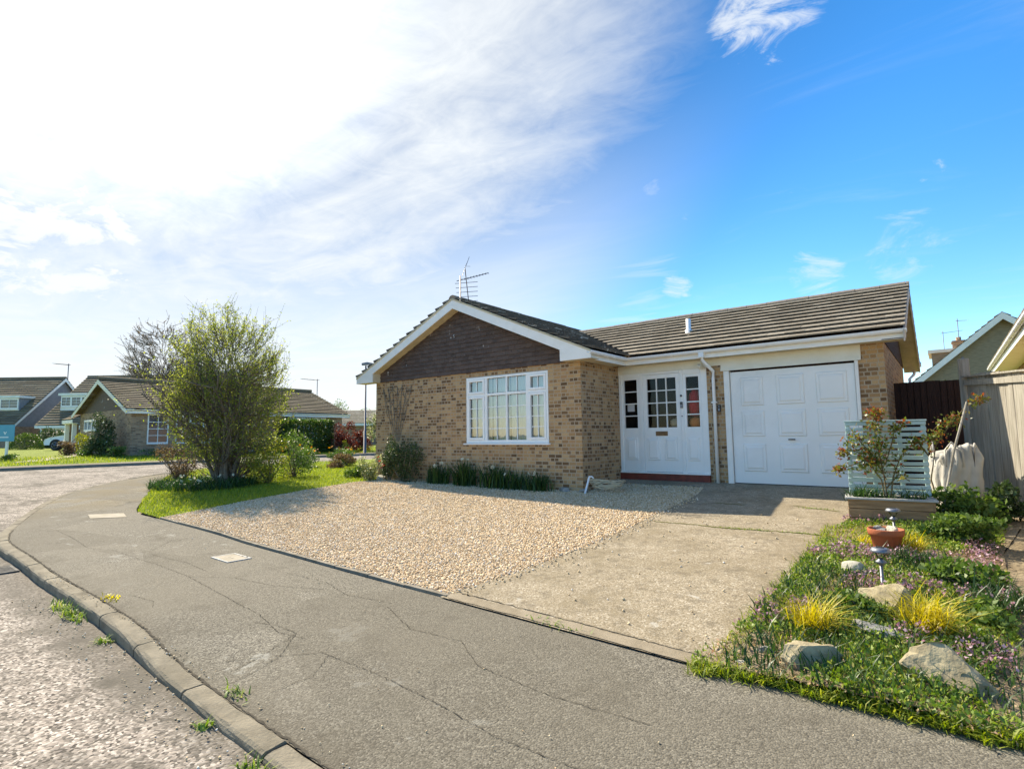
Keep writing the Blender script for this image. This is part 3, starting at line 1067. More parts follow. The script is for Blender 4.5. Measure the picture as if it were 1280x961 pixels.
CR = [[(-11.13, 2.35), (-10.23, 2.36), (-9.27, 2.32), (-8.93, 2.5), (-7.75, 2.59), (-6.65, 2.58), (-5.14, 2.44), (-4.8, 2.42)],
      [(-4.6, 2.29), (-4.36, 2.37), (-4.06, 2.37), (-3.78, 2.09), (-3.54, 2.31)], [(-4.06, 2.37), (-3.91, 2.04), (-3.84, 1.79)], [(-3.78, 2.09), (-3.69, 1.82), (-3.68, 1.68)],
      [(-8.49, 2.83), (-9.0, 3.25), (-9.0, 3.6)], [(-8.3, 2.75), (-7.4, 2.85), (-6.7, 2.8)],
      [(-3.59, 2.28), (-2.98, 2.3), (-2.42, 2.27), (-1.89, 2.21), (-1.6, 2.22), (-1.0, 2.24), (0.5, 2.2)],
      [(-4.0, 3.2), (-3.4, 2.95), (-2.9, 3.0), (-2.5, 2.75), (-1.9, 2.7), (-1.3, 2.75)],
      [(-6.3, 1.95), (-5.9, 2.0), (-5.7, 1.93)], [(-4.75, 2.42), (-4.2, 2.30), (-3.9, 2.36)], [(-6.6, 2.6), (-6.2, 2.85), (-5.5, 2.95), (-4.9, 3.2)], [(-3.5, 2.3), (-3.3, 2.05), (-3.35, 1.8)], [(-3.78, 2.09), (-3.95, 1.95), (-4.1, 1.75)], [(-8.9, 2.5), (-9.2, 2.1), (-9.1, 1.85)], [(-5.9, 3.3), (-5.2, 3.35), (-4.6, 3.2), (-4.0, 3.3)]]
ribbon(CR, lambda x, y: zpav(x, y), 'pavement_cracks', CRACK, 0.003, (0.0012, 0.0062), 0.009, 0.022)
ribbon([[(p[0], p[1] + 0.012) for p in KB[:kb_end] if -12 < p[0] < 1]], lambda x, y: zpav(x, y), 'pavement_edge_dirt', CRACK, 0.002, (0.004, 0.022), 0.010, 0.03)
drape('pavement_patch', [(-12.45, 3.08), (-12.18, 3.56), (-11.66, 3.46), (-11.95, 2.99)], zpav, PATCHC, 0.2, 0.004)
drape('road_patch', [(-11.2, 1.3), (-13.3, 2.0), (-17.6, 1.9), (-19.5, 0.5), (-17, -3), (-13.3, -1.5)], lambda x, y: zroad(x), OLDASPH, 0.6, 0.004)

# far side of the side street
tag_struct(np_obj('kerb', [(-25.62, -60, -0.2), (-25.62, 70, -0.2), (-25.62, 70, 0.10), (-25.62, -60, 0.10), (-25.75, 70, 0.105), (-25.75, -60, 0.105)], [(0, 1, 2, 3), (3, 2, 4, 5)], KERB))
xs = [-25.75, -27.2, -29, -31, -34, -40, -50, -60, -75, -120]
V = []
for y in (-60, 0, 20, 70):
    for x in xs[1:]:
        V.append((x, y, float(zfar(x))))
nx = len(xs) - 1
F = [(j * nx + i, (j + 1) * nx + i, (j + 1) * nx + i + 1, j * nx + i + 1) for j in range(3) for i in range(nx - 1)]
tag_struct(np_obj('far_lawn', V, [f[::-1] for f in F], MATS['lawn_turf']))
tag_struct(np_obj('pavement', [(-27.2, -60, .102), (-25.75, -60, .104), (-25.75, 70, .104), (-27.2, 70, .102)], [(0, 1, 2, 3)], MATS['pavement_asphalt']))
drape('path', [(-29.2, 4.6), (-29.5, 5.6), (-34.5, 8.6), (-38.5, 9.2), (-38.5, 8.4), (-34.8, 7.8)], lambda x, y: zfar(x), PATCHC, 0.6, 0.02)

# front garden
GR_LAWN = [(-11.08, 3.80), (-11.33, 4.7), (-11.68, 5.82), (-12.01, 7.13), (-12.12, 8.54), (-11.75, 9.4)]
GRAVEL = GR_LAWN + [(-11.6, 9.6), (-5.7, 9.6), (-5.7, 10.62), (-3.75, 10.62), (-3.62, 9.9), (-3.60, 8.0), (-3.56, 6.0), (-3.66, 4.6), (-3.78, 3.76), (-5, 3.80), (-7, 3.89), (-8.9, 3.95)]
drape('gravel_bed', GRAVEL, H, MATS['gravel_bed'], 0.35, 0.004)
DRIVE = [(-3.80, 3.66), (-3.66, 4.6), (-3.56, 6.0), (-3.60, 8.0), (-3.62, 9.9), (-3.75, 10.62), (-5.79, 10.62), (-5.79, 11.19), (-0.74, 11.19), (-0.74, 14.5), (0.35, 14.5), (0.35, 11.0), (-0.2, 9.0), (-1.05, 8.6), (-1.2, 7.5), (-1.22, 5), (-1.28, 3.575)]
drape('driveway', DRIVE, H, MATS['drive_concrete'], 0.35, 0.012)
ribbon([[(-3.78, 3.735), (-2.5, 3.70), (-1.3, 3.645)]], H, 'drive_edge_strip', EDGING2, 0.018, (0.12, 0.15), 0.01, 0.1)
ribbon([[(-3.7, 3.83), (-2.4, 3.79), (-1.3, 3.73)]], H, 'drive_edge_groove', CRACK, 0.017, (0.006, 0.014), 0.012, 0.04)
ribbon([[(-3.5, 7.60), (-2.83, 7.62), (-2.49, 7.58), (-2.0, 7.65), (-1.54, 7.70), (-1.2, 7.66)], [(-1.95, 9.4), (-1.62, 9.27), (-1.29, 9.17)], [(-3.1, 9.2), (-2.6, 9.2)]], H, 'drive_joint', MOSS, 0.017, (0.015, 0.04), 0.03, 0.05)
# thin edging between pavement and gravel
mb = MB()
ed = resample([(-3.75, 3.69), (-5, 3.735), (-7, 3.825), (-8.9, 3.885), (-11.1, 3.79)], 0.9)
for a, b in zip(ed[:-1], ed[1:]):
    a, b = np.array(a), np.array(b)
    t = (b - a) / np.linalg.norm(b - a)
    n_ = np.array([t[1], -t[0]])
    za, zb = Hs(*a) + R.uniform(0.01, 0.025), Hs(*b) + R.uniform(0.01, 0.025)
    a2, b2 = a + t * 0.008, b - t * 0.008
    mb.add([(*a2, za - .15), (*b2, zb - .15), (*(b2 + n_ * .05), zb - .15), (*(a2 + n_ * .05), za - .15), (*a2, za), (*b2, zb), (*(b2 + n_ * .05), zb), (*(a2 + n_ * .05), za)],
           [(0, 3, 2, 1), (4, 5, 6, 7), (0, 1, 5, 4), (1, 2, 6, 5), (2, 3, 7, 6), (3, 0, 4, 7)])
tag_struct(mb.build('edging', EDGING))
LAWN = [(-11.1, 3.80), (-12.1, 3.78), (-13.7, 4.36), (-17.37, 5.94), (-19.75, 7.08), (-21.0, 8.6), (-21.26, 10.5), (-21.26, 45), (-12.9, 45), (-12.75, 9.6), (-11.75, 9.4)] + GR_LAWN[::-1][1:-1]
drape('lawn', LAWN, H, MATS['lawn_turf'], 0.6, 0.006)
tag_struct(MB().build('x', KERB)) if False else None
BED = [(-1.30, 3.62), (-1.24, 5), (-1.2, 7.5), (-1.05, 8.6), (-0.2, 9.0), (0.3, 11.2), (0.55, 11.2), (0.62, 9.0), (0.36, 7.6), (0.30, 5.5), (0.26, 3.62)]
drape('flower_bed', BED, lambda x, y: H(x, y) + 0.05 * math.sin(min(1, max(0, (x + 1.3) / 1.6)) * math.pi), MATS['dry_soil'], 0.12, 0.016, jitter=0.012)
drape('soil_path', [(0.26, 3.62), (0.30, 5.5), (0.36, 7.6), (0.62, 9.0), (0.55, 11.2), (6, 11.2), (6, 3.62)], H, MATS['dry_soil'], 0.4, 0.006)
drape('garden_ground', [(-5.79, 11.19), (-5.79, 40), (-12.9, 40), (-12.75, 9.56), (-5.79, 9.56)], H, MATS['dry_soil'], 2.0, -0.05)
drape('back_garden', [(0.35, 11.2), (0.35, 14.5), (-0.74, 14.5), (-0.74, 60), (40, 60), (40, 11.2)], lambda x, y: H(x, y), MATS['lawn_turf'], 4.0, -0.01)

# ------------------------------------------------------------------ the bungalow
B0 = (-9.15, 9.54, -0.12)
BUN = thing('brick_bungalow', 'yellow brick bungalow with dark clad front gable and white garage door', 'bungalow', B0)
XL, XW, YW, YG, XR = -12.47, -5.80, 9.54, 11.19, -0.765      # wing left, wing right, wing front, garage front, garage right
XE, XLT, YV = -5.38, -12.98, 9.24                             # wing eave lines, verge
ZG, TP = 2.665, 0.4372                                        # eave height, roof slope
YE = YG - 0.42
XRID, ZRID = (XE + XLT) / 2, ZG + (XE - XLT) / 2 * TP
DR = 3.096
YR, ZR = YE + DR, ZG + DR * TP
XGR = -0.427
YBK = 20.0


def bpart(mb, name, mats, parent=BUN, bevel=0.0, **kw):
    o = mb.build(name, mats, parent, B0 if parent is BUN else B0, bevel)
    return o


# walls with real openings
T = 0.28
mb = MB()
WX0, WX1, WZ0, WZ1 = -9.0, -6.61, 0.83, 2.385
ZB = 2.53
mb.box(XL, WX0, YW, YW + T, -0.4, ZB); mb.box(WX1, XW, YW, YW + T, -0.4, ZB)
mb.box(WX0, WX1, YW, YW + T, -0.4, WZ0); mb.box(WX0, WX1, YW, YW + T, WZ1, ZB)
mb.box(XW - T, XW, YW + T, YG + 0.2, -0.4, ZB)
mb.box(XL, XL + T, YW + T, YBK, -0.4, ZB)
mb.box(XL + T, XW, YBK - T, YBK, -0.4, ZB)
mb.box(-3.80, -3.455, YG, YG + T, -0.4, 2.53)
mb.box(-1.145, XR, YG, YG + T, -0.4, 2.53)
mb.box(XR - T, XR, YG + T, 16.5, -0.4, 2.53)
mb.box(XW, XR - T, 16.22, 16.5, -0.4, 2.53)
mb.pieces('wall', BRICK, BUN, B0)
# dark interior faces: hall, living room back wall and floor
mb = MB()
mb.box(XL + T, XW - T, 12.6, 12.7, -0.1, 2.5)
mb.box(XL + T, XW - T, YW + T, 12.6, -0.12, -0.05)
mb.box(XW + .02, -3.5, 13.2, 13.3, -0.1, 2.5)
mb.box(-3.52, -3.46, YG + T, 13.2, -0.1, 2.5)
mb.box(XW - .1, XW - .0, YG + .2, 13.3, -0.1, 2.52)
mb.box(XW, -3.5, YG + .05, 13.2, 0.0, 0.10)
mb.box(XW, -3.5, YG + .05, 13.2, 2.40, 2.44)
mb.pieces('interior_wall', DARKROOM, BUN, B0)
# lintel board above the door and the garage
mb = MB()
mb.box(XW + 0.002, -3.70, YG - 0.02, YG + 0.06, 2.335, 2.53)
mb.box(-3.70, -3.50, YG - 0.015, YG + 0.02, 2.36, 2.53)
mb.box(-3.50, -1.10, YG - 0.03, YG + 0.06, 2.275, 2.53)
mb.box(-3.50, -1.10, YG - 0.05, YG - 0.03, 2.235, 2.285)
bpart(mb, 'lintel_board', CREAM)

# gable cladding: overlapping boards
mb = MB()
gx0, gx1 = XL, XW
zt0 = ZB
bh = 0.105
z = zt0 - 0.02
top = ZRID - 0.16
slope = TP
while z < top:
    z1 = min(z + bh + 0.012, top)
    x0 = max(XL + 0.0, XRID - (top - z) / slope)
    x1 = min(XW, XRID + (top - z) / slope)
    x0b = max(XL + 0.0, XRID - (top - z1) / slope)
    x1b = min(XW, XRID + (top - z1) / slope)
    xs_ = x0
    cuts = [x0]
    o_ = XL + (0.083 if int(round(z / bh)) % 2 else 0.0)
    cuts += [o_ + .166 * k for k in range(60) if x0 + .02 < o_ + .166 * k < x1 - .02] + [x1]
    for a, b in zip(cuts[:-1], cuts[1:]):
        ta, tb = max(a, min(x0b, b - .004)), min(b, max(x1b, a + .004))
        if tb < ta + .003:
            ta, tb = a, b
        mb.add([(a, YW - 0.045, z), (b - 0.003, YW - 0.045, z), (tb - 0.003, YW - 0.022, z1), (ta, YW - 0.022, z1), (a, YW + 0.02, z), (b - 0.003, YW + 0.02, z), (tb - 0.003, YW + 0.02, z1), (ta, YW + 0.02, z1)],
               [(0, 1, 2, 3), (0, 4, 5, 1), (0, 3, 7, 4), (1, 5, 6, 2), (3, 2, 6, 7)], R.random())
    z += bh
bpart(mb, 'gable_cladding', CLAD)
mb = MB()
mb.prism([(XL, YW + 0.03, ZB), (XW, YW + 0.03, ZB), (XW, YW + 0.03, ZB + 0.1), (XRID, YW + 0.03, ZRID - 0.12), (XL, YW + 0.03, ZB + 0.1)], (0, 0.2, 0))
bpart(mb, 'gable_backing', DARKWOOD)


# tiled roofs: every tile a wedge
def tile_rows(mb, p0, u, v, length_fn, rows, gauge, tw, thick=0.030, split=True, jit=0.004, drop=0.0):
    """p0 eave start; u along, v up the slope; length_fn(row)->(a,b) range along u"""
    p0, u, v = Vector(p0), Vector(u).normalized(), Vector(v).normalized()
    n = u.cross(v)
    if n.z < 0:
        n = -n
    for r_ in range(rows):
        a, b = length_fn(r_)
        if b - a < 0.05:
            continue
        base = p0 + v * (gauge * r_)
        c = a
        rowr = R.random() * 0.3
        off = (r_ % 2) * 0.5 * tw
        first = True
        while c < b - 0.01:
            wd = (tw - off if first and off else tw) if split else (b - a)
            first = False
            e = min(c + wd, b)
            j = R.uniform(-jit, jit)
            q = base + u * (c + 0.0015)
            w_ = u * (e - c - 0.003)
            lift = thick + R.uniform(-0.004, 0.004)
            vs = []
            up = v * (gauge + 0.06)
            lo = v * j
            for (d, h0, h1) in ((Vector((0, 0, 0)), 0.042, 0.042 + lift), (w_, 0.042, 0.042 + lift)):
                vs += [q + lo + d + n * h0, q + lo + d + n * h1, q + up + d + n * (0.0), q + up + d + n * 0.012]
            mb.add(vs, [(0, 4, 5, 1), (1, 5, 7, 3), (0, 1, 3, 2), (4, 6, 7, 5), (0, 2, 6, 4)], min(1, R.random() * 0.75 + rowr))
            c = e


cosr = 1 / math.sqrt(1 + TP * TP)
sinr = TP * cosr
GA = 0.30
# main roof front slope (faces the drive)
mb = MB()
rowsM = int(DR / cosr / GA + 0.35)
gm = (DR / cosr) / rowsM
tile_rows(mb, (XE - 4.2, YE - 0.03, ZG - 0.01), (1, 0, 0), (0, cosr, sinr),
          lambda r_: (4.2 - (r_ * gm) * cosr - 0.06 + 0.0, XGR + 4.2 - XE), rowsM, gm, 0.33, 0.022)
# back slope
tile_rows(mb, (XE - 4.2, YR + DR, ZG), (1, 0, 0), (0, -cosr, sinr), lambda r_: (0, XGR + 4.2 - XE), rowsM, gm, 0.33)
roofA = bpart(mb, 'roof', TILE)
# ridge tiles
mb = MB()
x = XE - DR - 0.1
while x < XGR - 0.02:
    e = min(x + 0.45, XGR + 0.01)
    prof = [(-0.125, -0.065), (-0.105, -0.005), (-0.06, 0.035), (0, 0.05), (0.06, 0.035), (0.105, -0.005), (0.125, -0.065)]
    dz = R.uniform(-0.005, 0.005)
    poly = [(x + 0.004, YR + a, ZR + 0.035 + b + dz) for a, b in prof]
    mb.prism(poly, (e - x - 0.008, 0, 0))
    x = e
bpart(mb, 'ridge_tiles', RIDGE, roofA)
# soil vent pipe poking through the main roof
mb = MB()
mb.tube([(-4.5, 12.2, 3.2), (-4.5, 12.2, 3.62)], 0.055, 12)
mb.tube([(-4.5, 12.2, 3.2), (-4.5, 12.2, 3.36)], 0.085, 12)
bpart(mb, 'roof_vent', UPVC, roofA)
mb = MB()
rowsW = int(((XE - XLT) / 2 / cosr) / GA + 0.35)
gw = ((XE - XLT) / 2 / cosr) / rowsW


def wing_len(r_):
    d = r_ * gw * cosr
    zc_ = d * TP
    end = YBK + 0.3 if zc_ > DR * TP - 0.1 else YE + d + 0.12
    return (0, end - YV)


tile_rows(mb, (XE + 0.03, YV, ZG - 0.01), (0, 1, 0), (-cosr, 0, sinr), wing_len, rowsW, gw, 0.33, 0.052, jit=0.012)
tile_rows(mb, (XLT - 0.03, YV, ZG - 0.01), (0, 1, 0), (cosr, 0, sinr), lambda r_: (0, YBK + 0.3 - YV), rowsW, gw, 0.33, 0.052, jit=0.012)
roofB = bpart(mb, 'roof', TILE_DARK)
mb = MB()
y = YV - 0.01
while y < YBK + 0.3:
    e = y + 0.45
    dz = R.uniform(-0.006, 0.006)
    poly = [(XRID + a, y + 0.004, ZRID + 0.035 + b + dz) for a, b in ((-0.125, -0.065), (-0.105, -0.005), (-0.06, 0.035), (0, 0.05), (0.06, 0.035), (0.105, -0.005), (0.125, -0.065))]
    mb.prism(poly, (0, 0.442, 0))
    y = e
bpart(mb, 'ridge_tiles', RIDGE, roofB)
# valley mortar fillet between the two roofs
mb = MB()
k = 0.0
while k < DR - 0.1:
    p = Vector((XE - k, YE + k, ZG + k * TP + 0.035))
    d = Vector((-0.22, 0.22, 0.22 * TP))
    mb.tube([p, p + d * 0.96], R.uniform(0.035, 0.055), 6)
    k += 0.22
bpart(mb, 'valley_mortar', RIDGE, roofA)

# underside boards so no light leaks
mb = MB()
mb.prism([(XLT, YV + .02, ZG - 0.03), (XRID, YV + .02, ZRID - 0.03), (XE, YV + .02, ZG - 0.03), (XE, YV + .02, ZG - 0.05), (XRID, YV + .02, ZRID - 0.05), (XLT, YV + .02, ZG - 0.05)], (0, YBK - YV + .2, 0))
mb.prism([(XE - DR, YE, ZG - 0.03), (XE - DR, YR, ZR - 0.03), (XE - DR, YR + DR, ZG - 0.03), (XE - DR, YR + DR, ZG - 0.05), (XE - DR, YR, ZR - 0.05), (XE - DR, YE, ZG - 0.05)], (XGR - 0.03 - XE + DR, 0, 0))
bpart(mb, 'roof_underlay', DARKWOOD)

# bargeboards of the front gable with boxed ends
BD = 0.20      # depth
for sgn in (-1, 1):
    xe = XE if sgn > 0 else XLT
    mb = MB()
    zt_e, zt_r = ZG - 0.03, ZRID - 0.03
    z_box = 2.50
    xi = xe - sgn * 0.72        # inner end of the box
    zi = zt_e + 0.72 * TP - BD / cosr
    poly = [(xe, YV, zt_e), (XRID, YV, zt_r), (XRID, YV, zt_r - BD / cosr), (xi, YV, zi), (xi, YV, z_box), (xe, YV, z_box)]
    mb.prism(poly, (0, 0.022, 0))
    bpart(mb, 'bargeboard', WHITE)
    # sloping soffit behind it
    mb = MB()
    a, b = Vector((xi, YV + 0.022, zi + 0.012)), Vector((XRID, YV + 0.022, zt_r - BD / cosr + 0.012))
    mb.prism([a, b, b + Vector((0, YW - YV - 0.05, 0)), a + Vector((0, YW - YV - 0.05, 0))], (0, 0, 0.015))
    mb.box(min(xi, xe), max(xi, xe), YV + 0.022, YW + 0.02, z_box, z_box + 0.015)
    mb.box(xi - 0.008, xi + 0.008, YV + 0.022, YW - 0.03, z_box + 0.015, zi + 0.05)
    bpart(mb, 'soffit', SOFFIT)
    # mortar bedding / undercloak strip above the board
    mb = MB()
    n = 22
    for i in range(n):
        f0, f1 = i / n, (i + 0.97) / n
        x0_, x1_ = xe + (XRID - xe) * f0, xe + (XRID - xe) * f1
        z0_, z1_ = zt_e + (zt_r - zt_e) * f0, zt_e + (zt_r - zt_e) * f1
        jj = R.uniform(0, 0.006)
        mb.prism([(x0_, YV - 0.012 - jj, z0_ - 0.006), (x1_, YV - 0.012 - jj, z1_ - 0.006), (x1_, YV - 0.012 - jj, z1_ + 0.034), (x0_, YV - 0.012 - jj, z0_ + 0.034)], (0, 0.05, 0))
    bpart(mb, 'verge_mortar', SOFFIT)

# eaves: fascia, soffit and gutters
mb = MB()
mb.box(XE - 0.10, XE - 0.08, YV + 0.025, YE + 0.10, 2.50, ZG - 0.03)
mb.box(XE - 0.10, XGR + 0.0, YE + 0.10, YE + 0.12, 2.50, ZG - 0.03)
bpart(mb, 'fascia', WHITE)
mb = MB()
mb.box(XW - .01, XE - 0.10, YW + 0.03, YE + 0.12, 2.505, 2.52)
mb.box(XE - 0.10, XGR - 0.02, YE + 0.12, YG + 0.02, 2.505, 2.52)
bpart(mb, 'soffit', SOFFIT)
gp = [(-0.055, 0.0), (-0.05, -0.035), (-0.03, -0.058), (0, -0.066), (0.03, -0.058), (0.05, -0.035), (0.055, 0.0), (0.048, 0.0), (0.03, -0.048), (0, -0.057), (-0.03, -0.048), (-0.048, 0.0)]
mb = MB()
gx, gz = XE - 0.025, ZG - 0.012
mb.prism([(gx + a, YV - 0.02, gz + b) for a, b in gp], (0, YE + 0.05 - YV, 0))
gy = YE + 0.045
mb.prism([(XE - 0.05, gy + a, gz + b) for a, b in gp], (XGR + 0.02 - XE + 0.05, 0, 0))
for xj in (-4.4, -2.6, -0.9):
    mb.prism([(xj, gy + a * 1.12, gz + b * 1.12 - 0.001) for a, b in gp], (0.05, 0, 0))
bpart(mb, 'gutter', UPVC)
mb = MB()
mb.box(-3.80, -3.70, gy - 0.055, gy + 0.055, gz - 0.15, gz - 0.05)
mb.tube([(-3.75, gy, gz - 0.10), (-3.75, gy, gz - 0.20), (-3.65, YG - 0.045, gz - 0.40), (-3.65, YG - 0.045, 2.1), (-3.65, YG - 0.045, -0.02)], 0.034, 12)
mb.box(-3.70, -3.60, YG - 0.085, YG - 0.002, 1.60, 1.63)
bpart(mb, 'downpipe', UPVC)

# right-hand verge of the garage roof
mb = MB()
for (ya, za, yb, zb) in ((YE - 0.02, ZG - 0.035, YR, ZR - 0.035), (YR + DR, ZG - 0.035, YR, ZR - 0.035)):
    mb.prism([(XGR - 0.03, ya, za), (XGR - 0.03, yb, zb), (XGR - 0.03, yb, zb - 0.19), (XGR - 0.03, ya, za - 0.19 if ya < YR else za - 0.19)], (0.022, 0, 0))
bpart(mb, 'bargeboard', TANBOARD)
mb = MB()
for (ya, za, yb, zb) in ((YE + 0.10, ZG - 0.16, YR, ZR - 0.215), (YR + DR, ZG - 0.21, YR, ZR - 0.215)):
    mb.prism([(XR, ya, za), (XGR - 0.03, ya, za), (XGR - 0.03, yb, zb), (XR, yb, zb)], (0, 0, 0.014))
bpart(mb, 'soffit', TANBOARD)
mb = MB()
mb.prism([(XR + 0.012, YG + .01, 2.53), (XR + 0.012, 16.5, 2.53), (XR + 0.012, YR, ZR - 0.2)], (-0.05, 0, 0))
bpart(mb, 'gable_cladding', DARKWOOD)
mb = MB()
mb.tube([(XGR - 0.12, YR + DR + .05, ZG - 0.02), (XGR + 0.02, YR + DR + .05, ZG - 0.02)], 0.065, 10)
mb.tube([(XGR - 0.10, YR + DR + .05, ZG - 0.05), (XGR - 0.14, YR + DR - .1, ZG - 0.28), (XGR - 0.22, 16.56, ZG - 0.4), (XGR - 0.22, 16.56, 0)], 0.034, 8)
bpart(mb, 'gutter', UPVC)

# ---- big window
mb = MB()
y0, y1 = YW - 0.012, YW + 0.06
fr_ = 0.055
mb.bevbox(WX0 + .002, WX1 - .002, y0, y1, WZ1 - fr_, WZ1 - .002, .006)
mb.bevbox(WX0 + .002, WX1 - .002, y0, y1, WZ0 + .002, WZ0 + fr_ + .02, .006)
mb.bevbox(WX0 + .002, WX0 + fr_, y0, y1, WZ0 + fr_ + .02, WZ1 - fr_, .006)
mb.bevbox(WX1 - fr_, WX1 - .002, y0, y1, WZ0 + fr_ + .02, WZ1 - fr_, .006)
xm = [-8.38, -7.76, -7.17]
for x_, hw in zip(xm, (0.04, 0.024, 0.04)):
    mb.bevbox(x_ - hw, x_ + hw, y0 + .004, y1 - .004, WZ0 + fr_ + .02, WZ1 - fr_, .006)
segs = [(WX0 + fr_, xm[0] - .04), (xm[0] + .04, xm[1] - .024), (xm[1] + .024, xm[2] - .04), (xm[2] + .04, WX1 - fr_)]
for (a, b) in segs:
    mb.bevbox(a, b, y0 + .002, y1 - .002, 1.925, 1.985, .006)
win = bpart(mb, 'window', UPVC)
glass_rects = []
mb = MB()
for i, (a, b) in enumerate(segs):
    for (z0_, z1_) in ((WZ0 + fr_ + .02, 1.925), (1.985, WZ1 - fr_)):
        q = 0.055 if i in (0, 3) else 0.012
        if q > 0.03:      # opening casements carry a sash of their own
            mb.bevbox(a + .002, a + q, y0 - .012, y1 - .02, z0_ + .002, z1_ - .002, .005)
            mb.bevbox(b - q, b - .002, y0 - .012, y1 - .02, z0_ + .002, z1_ - .002, .005)
            mb.bevbox(a + q, b - q, y0 - .012, y1 - .02, z0_ + .002, z0_ + q, .005)
            mb.bevbox(a + q, b - q, y0 - .012, y1 - .02, z1_ - q, z1_ - .002, .005)
        glass_rects.append((a + q, b - q, z0_ + q, z1_ - q))
mb.pieces('sash', UPVC, win, B0)
mb = MB()
for (a, b, z0_, z1_) in glass_rects:
    xc = (a + b) / 2
    mb.box(xc - .010, xc + .010, YW + .012, YW + .024, z0_, z1_)
    if z1_ - z0_ > 0.6:
        for k in (1, 2, 3):
            zz = z0_ + (z1_ - z0_) * k / 4
            mb.box(a, b, YW + .013, YW + .023, zz - .010, zz + .010)
bpart(mb, 'glazing_bars', UPVC, win)
mb = MB()
for (a, b, z0_, z1_) in glass_rects:
    mb.add([(a, YW + .03, z0_), (b, YW + .03, z0_), (b, YW + .03, z1_), (a, YW + .03, z1_)], [(0, 1, 2, 3)])
bpart(mb, 'pane', GLASS, win)
mb = MB()
mb.bevbox(WX0 - .05, WX1 + .05, YW - .075, YW + .0, WZ0 - .035, WZ0 + .0, .008)
bpart(mb, 'sill', UPVC, win)


# net curtain with folds, hung behind the window
def curtain(x0, x1, y, z0, z1, folds, depth):
    n = folds * 10
    V, F = [], []
    for i in range(n + 1):
        t = i / n
        for j, z_ in enumerate((z0, (z0 + z1) / 2, z1)):
            ph = t * folds * 2 * math.pi
            V.append((x0 + (x1 - x0) * t, y + math.sin(ph) * depth * (1.1 - 0.25 * j) + math.sin(ph * 0.37 + 1) * depth * 0.8, z_))
    for i in range(n):
        for j in range(2):
            F.append((i * 3 + j, (i + 1) * 3 + j, (i + 1) * 3 + j + 1, i * 3 + j + 1))
    return V, F


for (a, b, fo, lab) in ((-8.95, -8.33, 5, 'cream gathered curtain behind the window casement beside the wall trellis'), (-8.30, -7.80, 6, 'cream gathered curtain behind the fixed pane on the trellis side of the window'),
                        (-7.77, -7.22, 6, 'cream gathered curtain behind the fixed pane on the door side of the window'), (-7.16, -6.64, 5, 'cream gathered curtain behind the window casement closest to the brick corner')):
    V, F = curtain(a, b, YW + 0.17, 0.80, 2.40, fo, 0.022)
    tag(np_obj('curtain', V, F, NET, smooth=True), lab, 'curtain', 'curtains in the front window')

# ---- door set
mb = MB()
dx0, dx1, dz0, dz1 = XW + .004, -3.80, 0.145, 2.335
yd = YG - 0.01
post = [(dx0, -5.72), (-5.30, -5.22), (-4.37, -4.30), (-3.93, dx1)]
for a, b in post:
    mb.bevbox(a, b, yd, YG + .08, dz0, dz1, .006)
mb.bevbox(-5.72, -5.30, yd, YG + .08, 2.26, dz1, .006)
mb.bevbox(-5.22, -4.37, yd, YG + .08, 2.285, dz1, .006)
mb.bevbox(-4.30, -3.93, yd, YG + .08, 2.24, dz1, .006)
mb.bevbox(dx0 - .0, dx1, yd - .03, yd - .001, dz0 - .0, dz0 + .035, .008)
bpart(mb, 'door_frame', DOORW)


def glazed_leaf(name, x0, x1, z0, z1, px, cols, rows, pz0, pz1, panels, label=None):
    """a panelled leaf with a glazed upper part"""
    ya, yb = YG + .005, YG + .05
    mb = MB()
    pa, pb = px
    mb.box(x0, pa, ya, yb, z0, z1); mb.box(pb, x1, ya, yb, z0, z1)
    mb.box(pa, pb, ya, yb, pz1, z1); mb.box(pa, pb, ya, yb, z0, pz0)
    cw, chh = (pb - pa) / cols, (pz1 - pz0) / rows
    for i in range(1, cols):
        mb.box(pa + cw * i - .011, pa + cw * i + .011, ya + .003, yb - .003, pz0, pz1)
    for j in range(1, rows):
        mb.box(pa, pb, ya + .002, yb - .002, pz0 + chh * j - .011, pz0 + chh * j + .011)
    for (a, b, c, d) in panels:
        # moulded rim round a sunk field
        mb.frustum(a, b, c, d, ya, .016, .012)
        mb.frustum(a + .04, b - .04, c + .04, d - .04, ya - .016, .014, .02)
    o = bpart(mb, name, DOORW)
    mb = MB()
    mb.add([(pa, YG + .03, pz0), (pb, YG + .03, pz0), (pb, YG + .03, pz1), (pa, YG + .03, pz1)], [(0, 1, 2, 3)])
    bpart(mb, 'pane', GLASS_DOOR, o)
    return o


glazed_leaf('sidelight', -5.72, -5.30, dz0 + .036, 2.26, (-5.67, -5.36), 1, 4, 1.13, 2.205, [(-5.655, -5.37, .43, .92)])
glazed_leaf('sidelight', -4.30, -3.93, dz0 + .036, 2.24, (-4.245, -3.975), 1, 4, 1.13, 2.18, [(-4.25, -3.99, .43, .92)])
door = glazed_leaf('front_door', -5.215, -4.375, dz0 + .04, 2.28, (-5.12, -4.465), 3, 4, 1.13, 2.195, [(-5.15, -4.86, .43, .92), (-4.75, -4.46, .43, .92)])
mb = MB()
mb.bevbox(-4.945, -4.675, YG - .008, YG + .004, .955, 1.05, .004)
mb.box(-4.91, -4.71, YG - .014, YG - .008, .98, 1.03)
bpart(mb, 'letter_box', BRASS, door)
mb = MB()
mb.bevbox(-4.365, -4.315, YG - .045, YG - .01, 1.53, 1.66, .005)
bpart(mb, 'door_handle', STEEL, door)
mb = MB()
mb.box(-4.363, -4.317, YG - .05, YG - .046, 1.60, 1.655)
mb.tube([(-4.345, YG - .03, 1.79), (-4.345, YG - .01, 1.79)], .022, 12)
